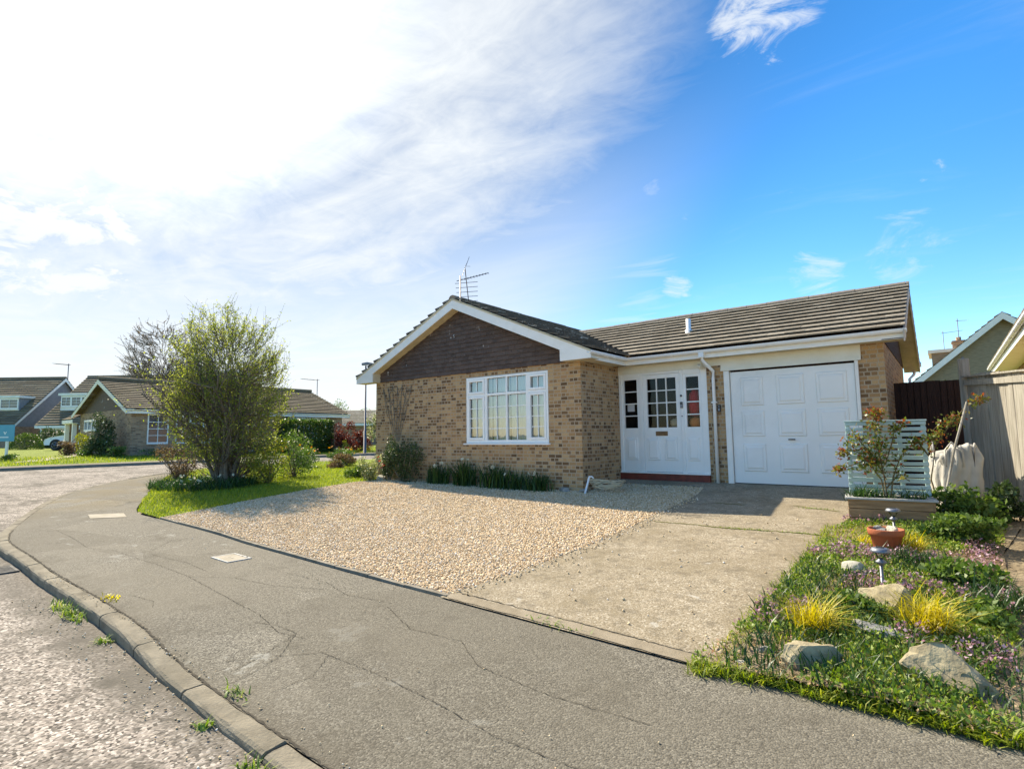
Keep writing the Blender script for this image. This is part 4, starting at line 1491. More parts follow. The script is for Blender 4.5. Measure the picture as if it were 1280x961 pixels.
mb.tube([(-4.34, YG - .025, 1.36), (-4.34, YG - .01, 1.36)], .012, 10)
mb.pieces('lock', BLACK, door, B0, .002)
mb = MB()
mb.bevbox(XW + .003, -3.80, YG - .05, YG + .06, -0.03, .143, .008)
bpart(mb, 'doorstep', RED_STEP)
# doorbell, eaves lamp
mb = MB()
mb.bevbox(-3.60, -3.54, YG - .03, YG - .001, 1.42, 1.56, .004)
bell = bpart(mb, 'doorbell', BLACK)
mb = MB()
mb.bevbox(-3.588, -3.552, YG - .036, YG - .031, 1.44, 1.49, .002)
mb.tube([(-3.57, YG - .034, 1.53), (-3.57, YG - .03, 1.53)], .012, 10)
mb.pieces('button', STEEL, bell, B0, .002)
mb = MB()
mb.box(-3.95, -3.87, YG - .10, YG - .02, 2.42, 2.45)
mb.tube([(-3.93, YG - .10, 2.38), (-3.84, YG - .14, 2.34)], [.03, .05], 10)
mb.tube([(-3.89, YG - .06, 2.42), (-3.89, YG - .12, 2.37)], .02, 8)
bpart(mb, 'security_lamp', CREAM)

# ---- garage door
mb = MB()
mb.bevbox(-3.453, -3.345, YG - .03, YG + .1, -0.03, 2.235, .006)
mb.bevbox(-1.205, -1.147, YG - .03, YG + .1, -0.03, 2.235, .006)
mb.pieces('garage_frame', WHITE, BUN, B0)
mb = MB()
yg = YG + .02
mb.box(-3.335, -1.215, yg, yg + .04, 0.025, 2.20)
for (z0_, z1_) in ((1.52, 2.08), (.92, 1.42), (.25, .78)):
    for (a, b) in ((-3.15, -2.73), (-2.50, -2.02), (-1.83, -1.33)):
        mb.frustum(a, b, z0_, z1_, yg, .020, .016)
        mb.frustum(a + .05, b - .05, z0_ + .05, z1_ - .05, yg - .020, .014, .026)
for zz in (2.13, 1.47, .85, .17):
    mb.box(-3.32, -1.23, yg - .004, yg, zz - .009, zz + .009)
gd = bpart(mb, 'garage_door', GARAGEW)
mb = MB()
mb.box(-3.34, -1.21, yg - .012, yg + .03, -.02, .024)
bpart(mb, 'rubber_seal', BLACK, gd)
mb = MB()
mb.tube([(-2.27, yg - .02, .86), (-2.27, yg - .055, .86)], .012, 8)
mb.bevbox(-2.33, -2.21, yg - .062, yg - .05, .85, .872, .004)
bpart(mb, 'garage_handle', BLACK, gd)
mb = MB()
mb.box(-3.4, -1.17, YG + .12, YG + .2, -0.1, 2.3)
bpart(mb, 'garage_backing', DARKWOOD)

# things glimpsed through the hall panes
mb = MB()
mb.bevbox(-5.62, -5.45, YG + .052, YG + .056, 1.50, 1.66, .001)
tag(mb.build('paper_notice', PAPER), 'small white paper notice stuck inside the sidelight beside the brick wall', 'notice')
mb = MB()
prof = [(0.02, 0), (.10, .01), (.13, .2), (.11, .45), (.05, .56), (.01, .58)]
mb.lathe([(r_ * 1.1, z_) for r_, z_ in prof], (-4.13, YG + .20, 1.36), 16)
tag(mb.build('coat', REDCLOTH), 'bright red coat hanging behind the sidelight between door and downpipe', 'coat')
mb = MB()
mb.lathe([(0.02, 0), (.11, .0), (.14, .10), (.12, .19), (.03, .22)], (-4.12, YG + .20, 1.12), 16)
tag(mb.build('bag', ORANGE), 'orange bag seen low under the red coat behind the door sidelight', 'bag')
mb = MB()
mb.lathe([(0.02, 0), (.09, .0), (.125, .06), (.12, .14), (.06, .18), (.01, .18)], (-4.56, YG + .20, 1.14), 18)
tag(mb.build('basket', WICKER), 'cream wicker basket behind the lowest panes of the front door', 'basket')


# TV aerials
def aerial(name, loc, rz, label, mast=1.1, s=1.0, double=False, group=None):
    t = thing(name, label, 'aerial', loc, rz, group)
    mb = MB()
    mb.tube([(0, 0, -0.15), (0, 0, mast)], 0.018 * s, 8)
    mb.build('mast', ALU, t)
    mb = MB()
    z = mast - 0.12
    mb.tube([(-0.12 * s, 0, z), (0.9 * s, 0.0, z + 0.10 * s)], 0.011 * s, 6)
    for i in range(9):
        x = (0.12 + i * 0.092) * s
        zz = z + x * 0.11
        L = 0.15 * s * (1 - 0.03 * i)
        mb.tube([(x, -L, zz - .02), (x, L, zz + .02)], 0.006 * s, 5)
    mb.build('boom', ALU, t)
    if double:
        mb = MB()
        mb.tube([(0.10, 0.05, z + .32), (0.20, 0.05, z - 0.55)], 0.010, 6)
        for i in range(5):
            zz = z - 0.05 - i * 0.115
            mb.tube([(-0.16 + .02 * i, 0.02, zz), (0.42, 0.10, zz - 0.01)], 0.007, 5)
        mb.tube([(0.05, 0.0, z + .1), (0.24, .02, z + .56), (0.13, .02, z + .34), (0.26, .02, z + 0.32)], 0.006, 5)
        mb.build('reflector', ALU, t)
    return t


aerial('tv_aerial', (-8.98, 9.32, 4.15), 0.25, 'tall metal television aerial on the bungalow gable peak', 0.72, 0.85, True)

# ------------------------------------------------------------------ planting helpers
def unit(v):
    return v / (np.linalg.norm(v, axis=1, keepdims=True) + 1e-9)


def leaf_cloud(name, P, size, mat, parent=None, up=0.3, aspect=0.45, org=None, rnd=None, rng=NR, dirs=None, svar=0.35):
    n = len(P)
    d = rng.normal(size=(n, 3)) if dirs is None else dirs + rng.normal(size=(n, 3)) * 0.5
    d[:, 2] += up
    d = unit(d)
    a = unit(np.cross(d, rng.normal(size=(n, 3))))
    L = size * rng.uniform(1 - svar, 1 + svar, (n, 1))
    b = P
    V = np.empty((n, 4, 3))
    fold = unit(np.cross(d, a)) * L * 0.10
    V[:, 0] = b
    V[:, 1] = b + d * L * 0.5 + a * L * aspect * 0.5 + fold
    V[:, 2] = b + d * L
    V[:, 3] = b + d * L * 0.5 - a * L * aspect * 0.5 + fold
    F = np.arange(n * 4).reshape(n, 4)
    return np_obj(name, V.reshape(-1, 3), F, mat, parent, rng.random(n) if rnd is None else rnd, org=org)


def blades(name, B, h, wdt, lean, mat, parent=None, org=None, rng=NR, hv=0.4, droop=0.5, kind=None, rnd=None):
    n = len(B)
    az = rng.uniform(0, 2 * np.pi, n)
    ln = lean * rng.uniform(0.2, 1.3, n)
    hh = h * rng.uniform(1 - hv, 1 + hv, n)
    dx, dy = np.cos(az) * np.sin(ln), np.sin(az) * np.sin(ln)
    dz = np.cos(ln)
    D = np.stack([dx, dy, dz], 1)
    out = np.stack([np.cos(az), np.sin(az), np.zeros(n)], 1)
    sd = np.stack([-np.sin(az + rng.normal(0, .6, n)), np.cos(az), np.zeros(n)], 1) * (wdt * rng.uniform(.6, 1.2, (n, 1))) * 0.5
    M_ = B + D * (hh * 0.55)[:, None]
    D2 = unit(D + (out * droop - np.array([0, 0, droop * 0.9])) * rng.uniform(0.3, 1.2, (n, 1)))
    T_ = M_ + D2 * (hh * 0.5)[:, None]
    V = np.empty((n, 6, 3))
    V[:, 0], V[:, 1] = B - sd, B + sd
    V[:, 2], V[:, 3] = M_ - sd * .85, M_ + sd * .85
    V[:, 4], V[:, 5] = T_ - sd * .12, T_ + sd * .12
    i = np.arange(n)[:, None] * 6
    F = np.concatenate([i + np.array([0, 1, 3, 2]), i + np.array([2, 3, 5, 4])], 1).reshape(-1, 4)
    q = rng.random(n) if rnd is None else rnd
    o = np_obj(name, V.reshape(-1, 3), F, mat, parent, np.repeat(q, 2), org=org)
    if kind:
        o['kind'] = kind
    return o


def ball_points(n, c, r, rng=NR, shell=0.55):
    d = unit(rng.normal(size=(n, 3)))
    rad = rng.uniform(shell ** 3, 1, (n, 1)) ** (1 / 3)
    return np.array(c) + d * rad * np.array(r)


def lumpy(n, c, r, lumps, rng=NR, lr=0.42, shell=0.4, flat=None):
    """points in a cluster of overlapping balls filling an ellipsoid: uneven outline"""
    out = []
    for k in range(lumps):
        d = unit(rng.normal(size=(1, 3)))[0]
        cc = np.array(c) + d * np.array(r) * rng.uniform(0.30, 0.75)
        if k % 3 == 0:
            cc[2] = c[2] * rng.uniform(0.25, 0.55)
        s = lr * rng.uniform(0.65, 1.25)
        out.append(ball_points(n // lumps, cc, np.array(r) * s, rng, shell))
    return np.concatenate(out)


def stems_mesh(name, base, tips, r0, r1, mat, parent, org, sides=5, bend=0.15, rng=R):
    mb = MB()
    for t_ in tips:
        b = Vector(base) + Vector((rng.uniform(-.04, .04), rng.uniform(-.04, .04), 0))
        t_ = Vector(t_)
        m = b.lerp(t_, 0.5) + Vector((rng.uniform(-1, 1), rng.uniform(-1, 1), rng.uniform(0, 1))) * bend * (t_ - b).length
        mb.tube([b, m, t_], [r0, (r0 + r1) / 2, r1], sides, False)
    return mb.build(name, mat, parent, org)


def shrub(name, label, cat, loc, r, n, leaf, mat, lumps=9, nst=9, group=None, aspect=0.45, up=0.25, shell=0.3, stem_mat=None, lr=0.42):
    """r = half sizes; loc = foot"""
    t = thing(name, label, cat, loc, 0, group)
    c = np.array([0, 0, r[2]])
    P = lumpy(n, c, r, lumps, NR, lr, shell)
    P = P[P[:, 2] > 0.02]
    leaf_cloud('foliage', P, leaf, mat, t, up, aspect)
    tips = P[NR.choice(len(P), nst)]
    stems_mesh('stem', (0, 0, -0.05), tips, 0.018 * max(r) ** .5, 0.005, stem_mat or BARK, t, (0, 0, 0))
    return t


def flowers(P, size, mat, parent, petals=6, org=None, name='blossoms'):
    """small open blossoms: petals round a point"""
    n = len(P)
    V, F, q = [], [], []
    for p in P:
        ax = unit(NR.normal(size=(1, 3)) * .6 + np.array([[0, -.4, .8]]))[0]
        a = unit(np.cross(ax, NR.normal(size=3))[None])[0]
        b = np.cross(ax, a)
        s = size * NR.uniform(.7, 1.2)
        for k in range(petals):
            t0 = 2 * np.pi * k / petals
            d = a * np.cos(t0) + b * np.sin(t0)
            e = a * np.cos(t0 + 1.57) + b * np.sin(t0 + 1.57)
            i = len(V)
            V += [p, p + d * s * .6 + e * s * .26 + ax * s * .15, p + d * s + ax * s * .3, p + d * s * .6 - e * s * .26 + ax * s * .15]
            F.append((i, i + 1, i + 2, i + 3))
            q.append(NR.random())
    return np_obj(name, V, F, mat, parent, q, org=org)


# ------------------------------------------------------------------ gravel stones
ICO_V = None
bm_ = bmesh.new()
bmesh.ops.create_icosphere(bm_, subdivisions=1, radius=1.0)
ICO_V = np.array([v.co[:] for v in bm_.verts])
ICO_F = np.array([[v.index for v in f.verts] for f in bm_.faces])
bm_.free()


OCT_V = np.array([(1, 0, 0), (-1, 0, 0), (0, 1, 0), (0, -1, 0), (0, 0, 1), (0, 0, -1)], float) * 1.15
OCT_F = np.array([(0, 2, 4), (2, 1, 4), (1, 3, 4), (3, 0, 4), (2, 0, 5), (1, 2, 5), (3, 1, 5), (0, 3, 5)])


def pebbles(name, P2, size, mat, zf, seed=3, sv=0.4, lift=0.3, low=False):
    rng = np.random.default_rng(seed)
    PV, PF = (OCT_V, OCT_F) if low else (ICO_V, ICO_F)
    nv, nf = len(PV), len(PF)
    n = len(P2)
    s = size * rng.uniform(1 - sv, 1 + sv, (n, 1)) * np.array([1, .78, .5]) * rng.uniform(.8, 1.2, (n, 3)) * 0.5
    V = PV[None] * s[:, None, :] * rng.uniform(.82, 1.15, (n, nv, 1))
    q = rng.normal(size=(n, 4))
    q[:, 1:3] *= 0.4
    q = unit(q)
    w_, x, y, z = q.T
    Rm = np.stack([np.stack([1 - 2 * (y * y + z * z), 2 * (x * y - z * w_), 2 * (x * z + y * w_)], -1),
                   np.stack([2 * (x * y + z * w_), 1 - 2 * (x * x + z * z), 2 * (y * z - x * w_)], -1),
                   np.stack([2 * (x * z - y * w_), 2 * (y * z + x * w_), 1 - 2 * (x * x + y * y)], -1)], 1)
    V = np.einsum('nij,nkj->nki', Rm, V)
    z0 = zf(P2[:, 0], P2[:, 1])
    C = np.stack([P2[:, 0], P2[:, 1], z0 + s[:, 2] * lift + rng.uniform(0, .012, n)], 1)
    V = V + C[:, None, :]
    F = (np.arange(n)[:, None, None] * nv + PF[None]).reshape(-1, 3)
    o = np_obj(name, V.reshape(-1, 3), F, mat, None, np.repeat(rng.random(n), nf))
    return o


P2 = scatter(GRAVEL, 112000, np.random.default_rng(5), lambda x, y: np.clip(1.25 - 0.10 * (y - 3.7) - 0.03 * np.maximum(0, -x - 6), .4, 1))
near = P2[:, 1] < 5.4
o = pebbles('gravel', P2[near], 0.025, PEBBLE, H)
o['kind'] = 'stuff'
o = pebbles('gravel', P2[~near], 0.026, PEBBLE, H, 4, low=True)
o['kind'] = 'stuff'
# stones kicked onto the drive edge and the pavement
E1 = np.stack([np.interp(np.linspace(3.8, 9.5, 420), [3.76, 4.6, 6, 8, 10], [-3.78, -3.66, -3.56, -3.6, -3.62]) + NR.normal(0.05, .09, 420), np.linspace(3.8, 9.5, 420)], 1)
E2 = np.stack([NR.uniform(-9, -3, 60), NR.uniform(3.2, 3.66, 60)], 1)
E2 = E2[NR.random(60) < 0.5]
E3 = np.stack([NR.uniform(-3.4, -1.4, 70), NR.uniform(3.8, 9.0, 70)], 1)
o = pebbles('loose_gravel', np.concatenate([E1, E3]), 0.026, PEBBLE, lambda x, y: H(x, y) + .014, 8)
o['kind'] = 'stuff'
o = pebbles('loose_gravel', np.concatenate([E2, np.stack([NR.uniform(-8, -2, 120), 1.62 + np.abs(NR.normal(0, .05, 120))], 1), np.stack([NR.uniform(-5, 0.5, 30), NR.uniform(1.7, 3.5, 30)], 1)]), 0.013, PEBBLE, zpav, 9)
o['kind'] = 'stuff'
E4 = np.stack([NR.uniform(-7.5, -2.2, 260), 1.5 - np.abs(NR.normal(0, .16, 260))], 1)
o = pebbles('road_grit', E4, 0.016, PEBBLE, lambda x, y: zroad(x), 10)
o['kind'] = 'stuff'

# ------------------------------------------------------------------ lawns
def lawn_blades(name, poly, n, h, wdt, fn, mat, dens=None, seed=1, lean=.5):
    rng = np.random.default_rng(seed)
    P = scatter(poly, n, rng, dens)
    B = np.stack([P[:, 0], P[:, 1], fn(P[:, 0], P[:, 1])], 1)
    return blades(name, B, h, wdt, lean, mat, None, None, rng, .5, .4, 'stuff')


LAWN_NEAR = [(-11.1, 3.78), (-12.1, 3.76), (-13.7, 4.33), (-17.37, 5.91), (-19.75, 7.05), (-21.0, 8.6), (-21.3, 14), (-16, 16), (-12.6, 11), (-12.6, 9.6), (-11.7, 9.45)] + GR_LAWN[::-1][1:-1]
lawn_blades('grass', LAWN_NEAR, 70000, 0.055, 0.010, H, BLADE, lambda x, y: np.clip(1.2 - .06 * np.hypot(x + 12, y - 4), .3, 1), 21, .6)
lawn_blades('grass', [(-27.3, -4), (-27.3, 30), (-33, 30), (-33, -4)], 26000, 0.09, 0.022, lambda x, y: zfar(x), BLADE, lambda x, y: np.clip(1.3 - .1 * (-x - 27), .25, 1), 22, .7)

# ------------------------------------------------------------------ the big multi-stemmed tree on the lawn
def grow(mb_b, mb_t, leaves, p, d, length, rad, depth, rng, maxz, env):
    """recursive limb: thick wood into mb_b, twigs into mb_t, leaf points into leaves"""
    n = 4
    pts = [p.copy()]
    q = p.copy()
    dd = d.copy()
    for i in range(n):
        dd = (dd + Vector((rng.gauss(0, .13), rng.gauss(0, .13), rng.gauss(.05, .08)))).normalized()
        q = q + dd * length / n
        pts.append(q.copy())
    rs = [rad * (1 - .55 * i / n) for i in range(n + 1)]
    (mb_b if rad > 0.012 else mb_t).tube(pts, rs, 7 if rad > .03 else (5 if rad > 0.012 else 3), False)
    if depth == 0:
        for i in range(1, n + 1):
            for _ in range(env['lf']):
                leaves.append(pts[i] + Vector((rng.gauss(0, .05), rng.gauss(0, .05), rng.gauss(0, .05))))
        return
    kids = env['kids'][depth]
    for k in range(kids):
        f = rng.uniform(.35, 1.0)
        i = min(int(f * n), n - 1)
        b = pts[i].lerp(pts[i + 1], f * n - i)
        t = (pts[i + 1] - pts[i]).normalized()
        side = Vector((rng.gauss(0, 1), rng.gauss(0, 1), rng.gauss(0, .5)))
        side = (side - t * side.dot(t)).normalized()
        ang = rng.uniform(.35, .85)
        nd = (t * math.cos(ang) + side * math.sin(ang) + Vector((0, 0, env['up']))).normalized()
        grow(mb_b, mb_t, leaves, b, nd, length * rng.uniform(.5, .72), rad * rng.uniform(.36, .52), depth - 1, rng, maxz, env)


def crown_twigs(t, n, c, r, lf, leaf, lmat, seed, bark, zlow=.35, th=1.0):
    """fine twigs reaching from the limbs to an uneven crown outline, leaves along them"""
    rng = np.random.default_rng(seed)
    mb = MB()
    L = []
    from mathutils import noise as mn
    for k in range(n):
        d = unit(rng.normal(size=(1, 3)))[0]
        rad = rng.uniform(.45, 1.0) ** .6
        wob = 1 + .26 * mn.noise(Vector(d) * 2.6 + Vector((seed, 0, 0)))
        sup = (np.hypot(d[0], d[1]) ** 2.7 + abs(d[2]) ** 2.7) ** (-1 / 2.7)
        tip = np.array(c) + d * np.array(r) * rad * wob * sup
        if tip[2] < zlow or mn.noise(Vector(tip) * 1.25 + Vector((seed * 2, 3, 0))) < -.22:
            continue
        base = np.array([tip[0] * .45, tip[1] * .45, max(.2, tip[2] - rng.uniform(.3, .8))])
        mid = (base + tip) / 2 + np.array([tip[0] * .12, tip[1] * .12, -.05]) + rng.normal(0, .05, 3)
        mb.tube([base, mid, tip], [.008 * th, .0055 * th, .0025 * th], 3, False)
        for q in range(3):
            e = tip + rng.normal(0, .16, 3) + np.array([0, 0, .12])
            st = mid + (tip - mid) * rng.uniform(.1, .9)
            mb.tube([st, e], [.004 * th, .002 * th], 3, False)
            for j in range(lf):
                L.append(st + (e - st) * rng.uniform(.1, 1.05) + rng.normal(0, .018, 3))
        for j in range(lf * 2):
            L.append(mid + (tip - mid) * rng.uniform(0, 1.03) + rng.normal(0, .02, 3))
    mb.build('twigs', bark, t)
    leaf_cloud('crown', np.array(L), leaf, lmat, t, .2, .5, rng=rng)


def tree(name, label, loc, height, trunks, spread, rad, kids, lf, leaf, lmat, seed, group=None, keep=1.0, up=.12, aspect=.5, depth=3, bark=None, lim=None):
    rng = random.Random(seed)
    t = thing(name, label, 'tree', loc, 0, group)
    mb_b, mb_t = MB(), MB()
    leaves = []
    for k in range(trunks):
        a = 2 * math.pi * k / trunks + rng.uniform(-.4, .4)
        s = spread * rng.uniform(.35, 1.0) if trunks > 1 else 0.02
        d = Vector((math.cos(a) * s, math.sin(a) * s, 1)).normalized()
        grow(mb_b, mb_t, leaves, Vector((math.cos(a) * .12, math.sin(a) * .12, -.1)) if trunks > 1 else Vector((0, 0, -.1)), d, height * rng.uniform(.5, .62), rad * rng.uniform(.7, 1.1), depth, rng, height, dict(kids=kids, lf=lf, up=up))
    mb_b.build('trunk', bark or BARK, t)
    if mb_t.v:
        mb_t.build('twigs', bark or BARK, t)
    P = np.array([v[:] for v in leaves])
    if lim is not None:
        P = P[lim(P)]
    if keep < 1:
        P = P[np.random.default_rng(seed).random(len(P)) < keep]
    if len(P):
        leaf_cloud('crown', P, leaf, lmat, t, .15, aspect)
    return t


TX, TY = -15.2, 6.7
BIGTREE = tree('multi_stem_tree', 'rounded tree just coming into small green leaf with many stems on the lawn', (TX, TY, Hs(TX, TY)), 3.5, 10, .36, .075, {3: 6, 2: 5, 1: 4}, 1, .05, LEAF_TREE, 5, keep=.9)
crown_twigs(BIGTREE, 1350, (0, 0, 2.62), (1.56, 1.56, 2.02), 5, .054, LEAF_TREE, 5, BARK, .75)
# skirt of long leaves and low shrubs round its foot
rng = np.random.default_rng(31)
a = rng.uniform(0, 2 * np.pi, 2600)
rr = np.sqrt(rng.random(2600)) * 1.5
B = np.stack([np.cos(a) * rr, np.sin(a) * rr * .8, np.zeros(2600)], 1)
B[:, 2] = H(B[:, 0] + TX, B[:, 1] + TY - .5) - Hs(TX, TY)
t = thing('daffodil_clump', 'wide clump of dark daffodil leaves ringed round the foot of the big tree', 'plant', (TX, TY - .5, Hs(TX, TY)))
blades('foliage', B, .24, .018, .6, BLADE_D, t, None, rng, .4, .5)
fl = B[rng.choice(len(B), 26)] + np.array([0, 0, .25]) + rng.normal(0, .04, (26, 3))
flowers(fl, .04, PETAL_W, t)
shrub('brown_shrub', 'brown twiggy low shrub at the road side foot of the big tree', 'shrub', (TX - 1.35, TY - 0.6, Hs(TX - 1.35, TY - .6)), (.85, .7, .72), 2600, .05, LEAF_BROWN, 12, 50)
shrub('yellow_shrub', 'yellow green loose shrub at the gravel side foot of the big tree', 'shrub', (TX + 0.95, TY + .75, Hs(TX + .95, TY + .75)), (.85, .7, .62), 2600, .06, LEAF_YEL, 12, 26)
shrub('bramble', 'dull brown and green bramble tangled among the stems of the big tree', 'shrub', (TX + .1, TY + .2, Hs(TX, TY)), (.8, .75, .8), 2600, .05, LEAF_BROWN, 14, 60)
shrub('cotoneaster', 'olive leafed bushy shrub standing just behind the big tree', 'shrub', (TX + 0.1, TY + 1.9, Hs(TX, TY + 1.9)), (.9, .8, .75), 2400, .06, LEAF_GREEN, 11, 20)

# flower bed at the far edge of the lawn, right of the tree
for (x, y, r, n, mat, nm, lab, fl) in (
    (-19.4, 11.2, (1.15, .8, .42), 3400, LEAF_GREEN, 'wallflower_bush', 'green rounded bush topped with orange flowers at the lawn edge', (PETAL_O, 26)),
    (-18.6, 12.6, (.85, .7, .42), 2400, LEAF_GREEN, 'wallflower_bush', 'green bush with few scattered orange flowers by the heather mound', (PETAL_O, 12)),
    (-20.4, 9.9, (.8, .6, .28), 1500, LEAF_VAR, 'lavender_bush', 'low pale grey green mound at the tree end of the lawn bed', None),
    (-17.2, 11.6, (.7, .5, .26), 1300, LEAF_BROWN, 'heather', 'low brownish heather mound at the house end of the lawn bed', None)):
    z = Hs(x, y)
    t = shrub(nm, lab, 'bush', (x, y, z), r, n, .075, mat, 10, 12)
    if fl:
        P = ball_points(fl[1] * 3, (0, 0, r[2]), np.array(r) * 1.04, NR, .95)
        P = P[P[:, 2] > r[2] * 1.15][:fl[1]]
        flowers(P, .05, fl[0], t)

# plants along the bungalow wall
t = thing('wall_trellis', 'thin brown diamond trellis fixed to the brick wall above the rose bush', 'trellis', (-11.5, YW - .03, 1.0))
mb = MB()
for k in range(7):
    x0_ = -0.05 + .1 * (k - 3) / 3
    xt = -.62 + k * 1.18 / 6
    mb.tube([(x0_, 0, -.1), (xt, 0, 1.36)], .007, 5)
    if k < 6:
        mb.tube([(xt + 1.18 / 6, -.008, .55 + .3 * (k % 3)), (xt, -.008, 1.3)], .006, 5)
for z_, hw in ((.45, .28), (.8, .42), (1.15, .55)):
    for k in range(6):
        mb.tube([(-hw + k * hw / 3, -.01, z_), (-hw + (k + 1) * hw / 3, -.01, z_ + .18 * (1 if k % 2 else -1))], .006, 5)
mb.build('lattice', BARK, t)
shrub('climbing_rose', 'dark tall rose bush against the brick wall under the trellis', 'shrub', (-10.9, YW - .32, -.15), (.85, .26, .72), 4200, .05, LEAF_DARK, 12, 30, stem_mat=BARK)
t = shrub('red_tipped_bush', 'dark bush with a few red leaf tips and flowers on the brick wall', 'shrub', (-11.5, YW - .30, -.12), (.5, .22, .62), 1700, .05, LEAF_DARK, 8, 20)
flowers(np.array([[-.1, -.15, .42], [.02, -.2, .38], [-.2, -.2, .6], [-.05, -.22, .33], [-.15, -.2, .50]]), .045, PETAL_R, t)
shrub('variegated_shrub', 'cream and green variegated shrub at the lawn corner of the bungalow', 'shrub', (-12.1, YW - .50, -.15), (.42, .32, .42), 1500, .055, LEAF_VAR, 10, 16)
shrub('low_plant', 'low bright green plant outside the lawn corner of the bungalow', 'plant', (-12.95, YW - .25, -.12), (.45, .35, .2), 1100, .07, LEAF_GREEN, 8, 8)
for (x, n, h, lab, fw) in ((-9.75, 190, .42, 'clump of dark strap leaves between the tall rose bush and the tallest clump', 3), (-8.85, 230, .50, 'tallest clump of strap leaves under the middle of the window', 2),
                           (-7.95, 220, .44, 'broad iris clump under the window between the tallest and the thinnest clump', 2), (-7.35, 120, .36, 'small thin clump of leaves with a pale yellow flower under the window end', 1), (-6.75, 150, .34, 'shortest clump of leaves near the standpipe end of the window wall', 2)):
    t = thing('iris_clump', lab, 'plant', (x, YW - .24, Hs(x, YW - .24)), 0, 'leaf clumps along the front wall')
    rng = np.random.default_rng(int(-x * 10))
    B = np.stack([rng.normal(0, .17, n), rng.normal(0, .07, n), np.zeros(n)], 1)
    blades('foliage', B, h, .024, .35, BLADE_D, t, None, rng, .35, .35)
    P = np.stack([rng.normal(0, .16, fw), rng.normal(-.08, .04, fw), h * rng.uniform(.9, 1.25, fw)], 1)
    flowers(P, .055, PETAL_W, t)
    mb = MB()
    for p in P:
        mb.tube([(p[0] * .6, p[1] * .6, 0), (p[0], p[1], p[2])], .006, 4)
    mb.build('stem', STEMM, t)


def rock(name, label, loc, s, mat, seed, group=None, rz=0, cuts=9, rough=.12, cat='rock'):
    cuts = int(cuts * 1.7) if cuts > 5 else cuts
    """angular boulder: a ball planed by random cuts, then roughened"""
    rng = random.Random(seed)
    bm = bmesh.new()
    bmesh.ops.create_icosphere(bm, subdivisions=4, radius=1.0)
    for k in range(cuts):
        n = Vector((rng.gauss(0, 1), rng.gauss(0, 1), rng.gauss(.25, .8))).normalized()
        d = rng.uniform(.42, .78) if cuts > 5 else rng.uniform(.7, .85)
        for v in bm.verts:
            e = v.co.dot(n) - d
            if e > 0:
                v.co -= n * e
    from mathutils import noise as mn
    for v in bm.verts:
        q = v.co * 2.2 + Vector((seed * 3.1, 0, 0))
        v.co += v.co.normalized() * (mn.fractal(q, 1.0, 2.0, 5) * rough + mn.noise(q * 5) * rough * .35)
        v.co = Vector((v.co.x * s[0], v.co.y * s[1], v.co.z * s[2]))
    me = bpy.data.meshes.new(name)
    bm.to_mesh(me)
    bm.free()
    me.materials.append(mat)
    o = bpy.data.objects.new(name, me)
    COL.objects.link(o)
    o.location = loc
    o.rotation_euler = (0, 0, rz)
    return tag(o, label, cat, group)


for i, (x, y, s, lab) in enumerate(((-11.78, 9.22, .22, 'largest pale edging stone at the end of the row by the wall plants'), (-12.1, 9.36, .11, 'small edging stone beside the largest one at the lawn end'),
                                    (-12.38, 9.42, .12, 'small tan stone in the middle of the row edging the wall bed'), (-12.68, 9.40, .10, 'smallest stone of the row just outside the bungalow corner'), (-12.98, 9.36, .12, 'last dark stone of the row beside the low green plant'))):
    rock('edging_stone', lab, (x, y, Hs(x, y) + s * .25), (s, s * .8, s * .62), ROCKW if i == 0 else ROCKM, 40 + i, 'stones edging the wall bed')
for i, (x, y, s, lab) in enumerate(((-6.15, 9.42, .13, 'pale flat stone below the brick wall beside the round corner stone'), (-5.72, 9.42, .12, 'round stone at the foot of the brick corner'))):
    rock('corner_stone', lab, (x, y, Hs(x, y) + s * .25), (s * 1.2, s * .8, s * .7), ROCKG, 60 + i)
# standpipe with coiled wire by the corner
t = thing('garden_tap', 'pale leaning standpipe with a tangle of thin hose by the brick corner', 'tap', (-5.62, 9.42, Hs(-5.62, 9.42)))
mb = MB()
mb.tube([(0, -.12, 0), (.03, .0, .30), (.035, .02, .33)], .02, 8)
mb.tube([(.03, .0, .31), (.10, -.02, .33), (.15, -.03, .30)], .014, 8)
mb.build('pipe', UPVC, t)
mb = MB()
for k in range(9):
    pts = []
    for j in range(14):
        q = j / 13 * 2 * math.pi * .9 + k
        pts.append((.32 + math.cos(q) * (.26 + .02 * k), .15 + math.sin(q) * .12, .10 + .02 * k + R.uniform(-.02, .02)))
    mb.tube(pts, .007, 5)
mb.build('hose', SOFFIT, t)

# inspection cover in the pavement
t = thing('inspection_cover', 'small pale rectangular inspection cover set in the pavement', 'cover', (-7.2, 3.29, float(zpav(-7.2, 3.29))), -0.02)
mb = MB()
for (a, b, c, d) in ((-.24, .24, -.15, -.125), (-.24, .24, .125, .15), (-.24, -.215, -.125, .125), (.215, .24, -.125, .125)):
    mb.box(a, b, c, d, -.02, .009)
mb.build('frame', PALEFRAME, t)
mb = MB()
mb.box(-.21, .21, -.12, .12, -.02, .007)
mb.box(-.05, .05, -.012, .012, .007, .010)
mb.build('lid', PATCHC, t)
# gully grate against the kerb, left edge
t = thing('drain_grate', 'iron drain grate in the road against the kerb', 'drain', (-9.15, 1.36, float(zroad(-9.15))))
mb = MB()
for (a, b, c, d) in ((-.25, .25, -.2, -.17), (-.25, .25, .17, .2), (-.25, -.22, -.17, .17), (.22, .25, -.17, .17)):
    mb.box(a, b, c, d, -.03, .010)
for k in range(9):
    x = -.19 + k * .047
    mb.box(x - .012, x + .012, -.17, .17, -.03, .008)
mb.build('grate', IRON, t)


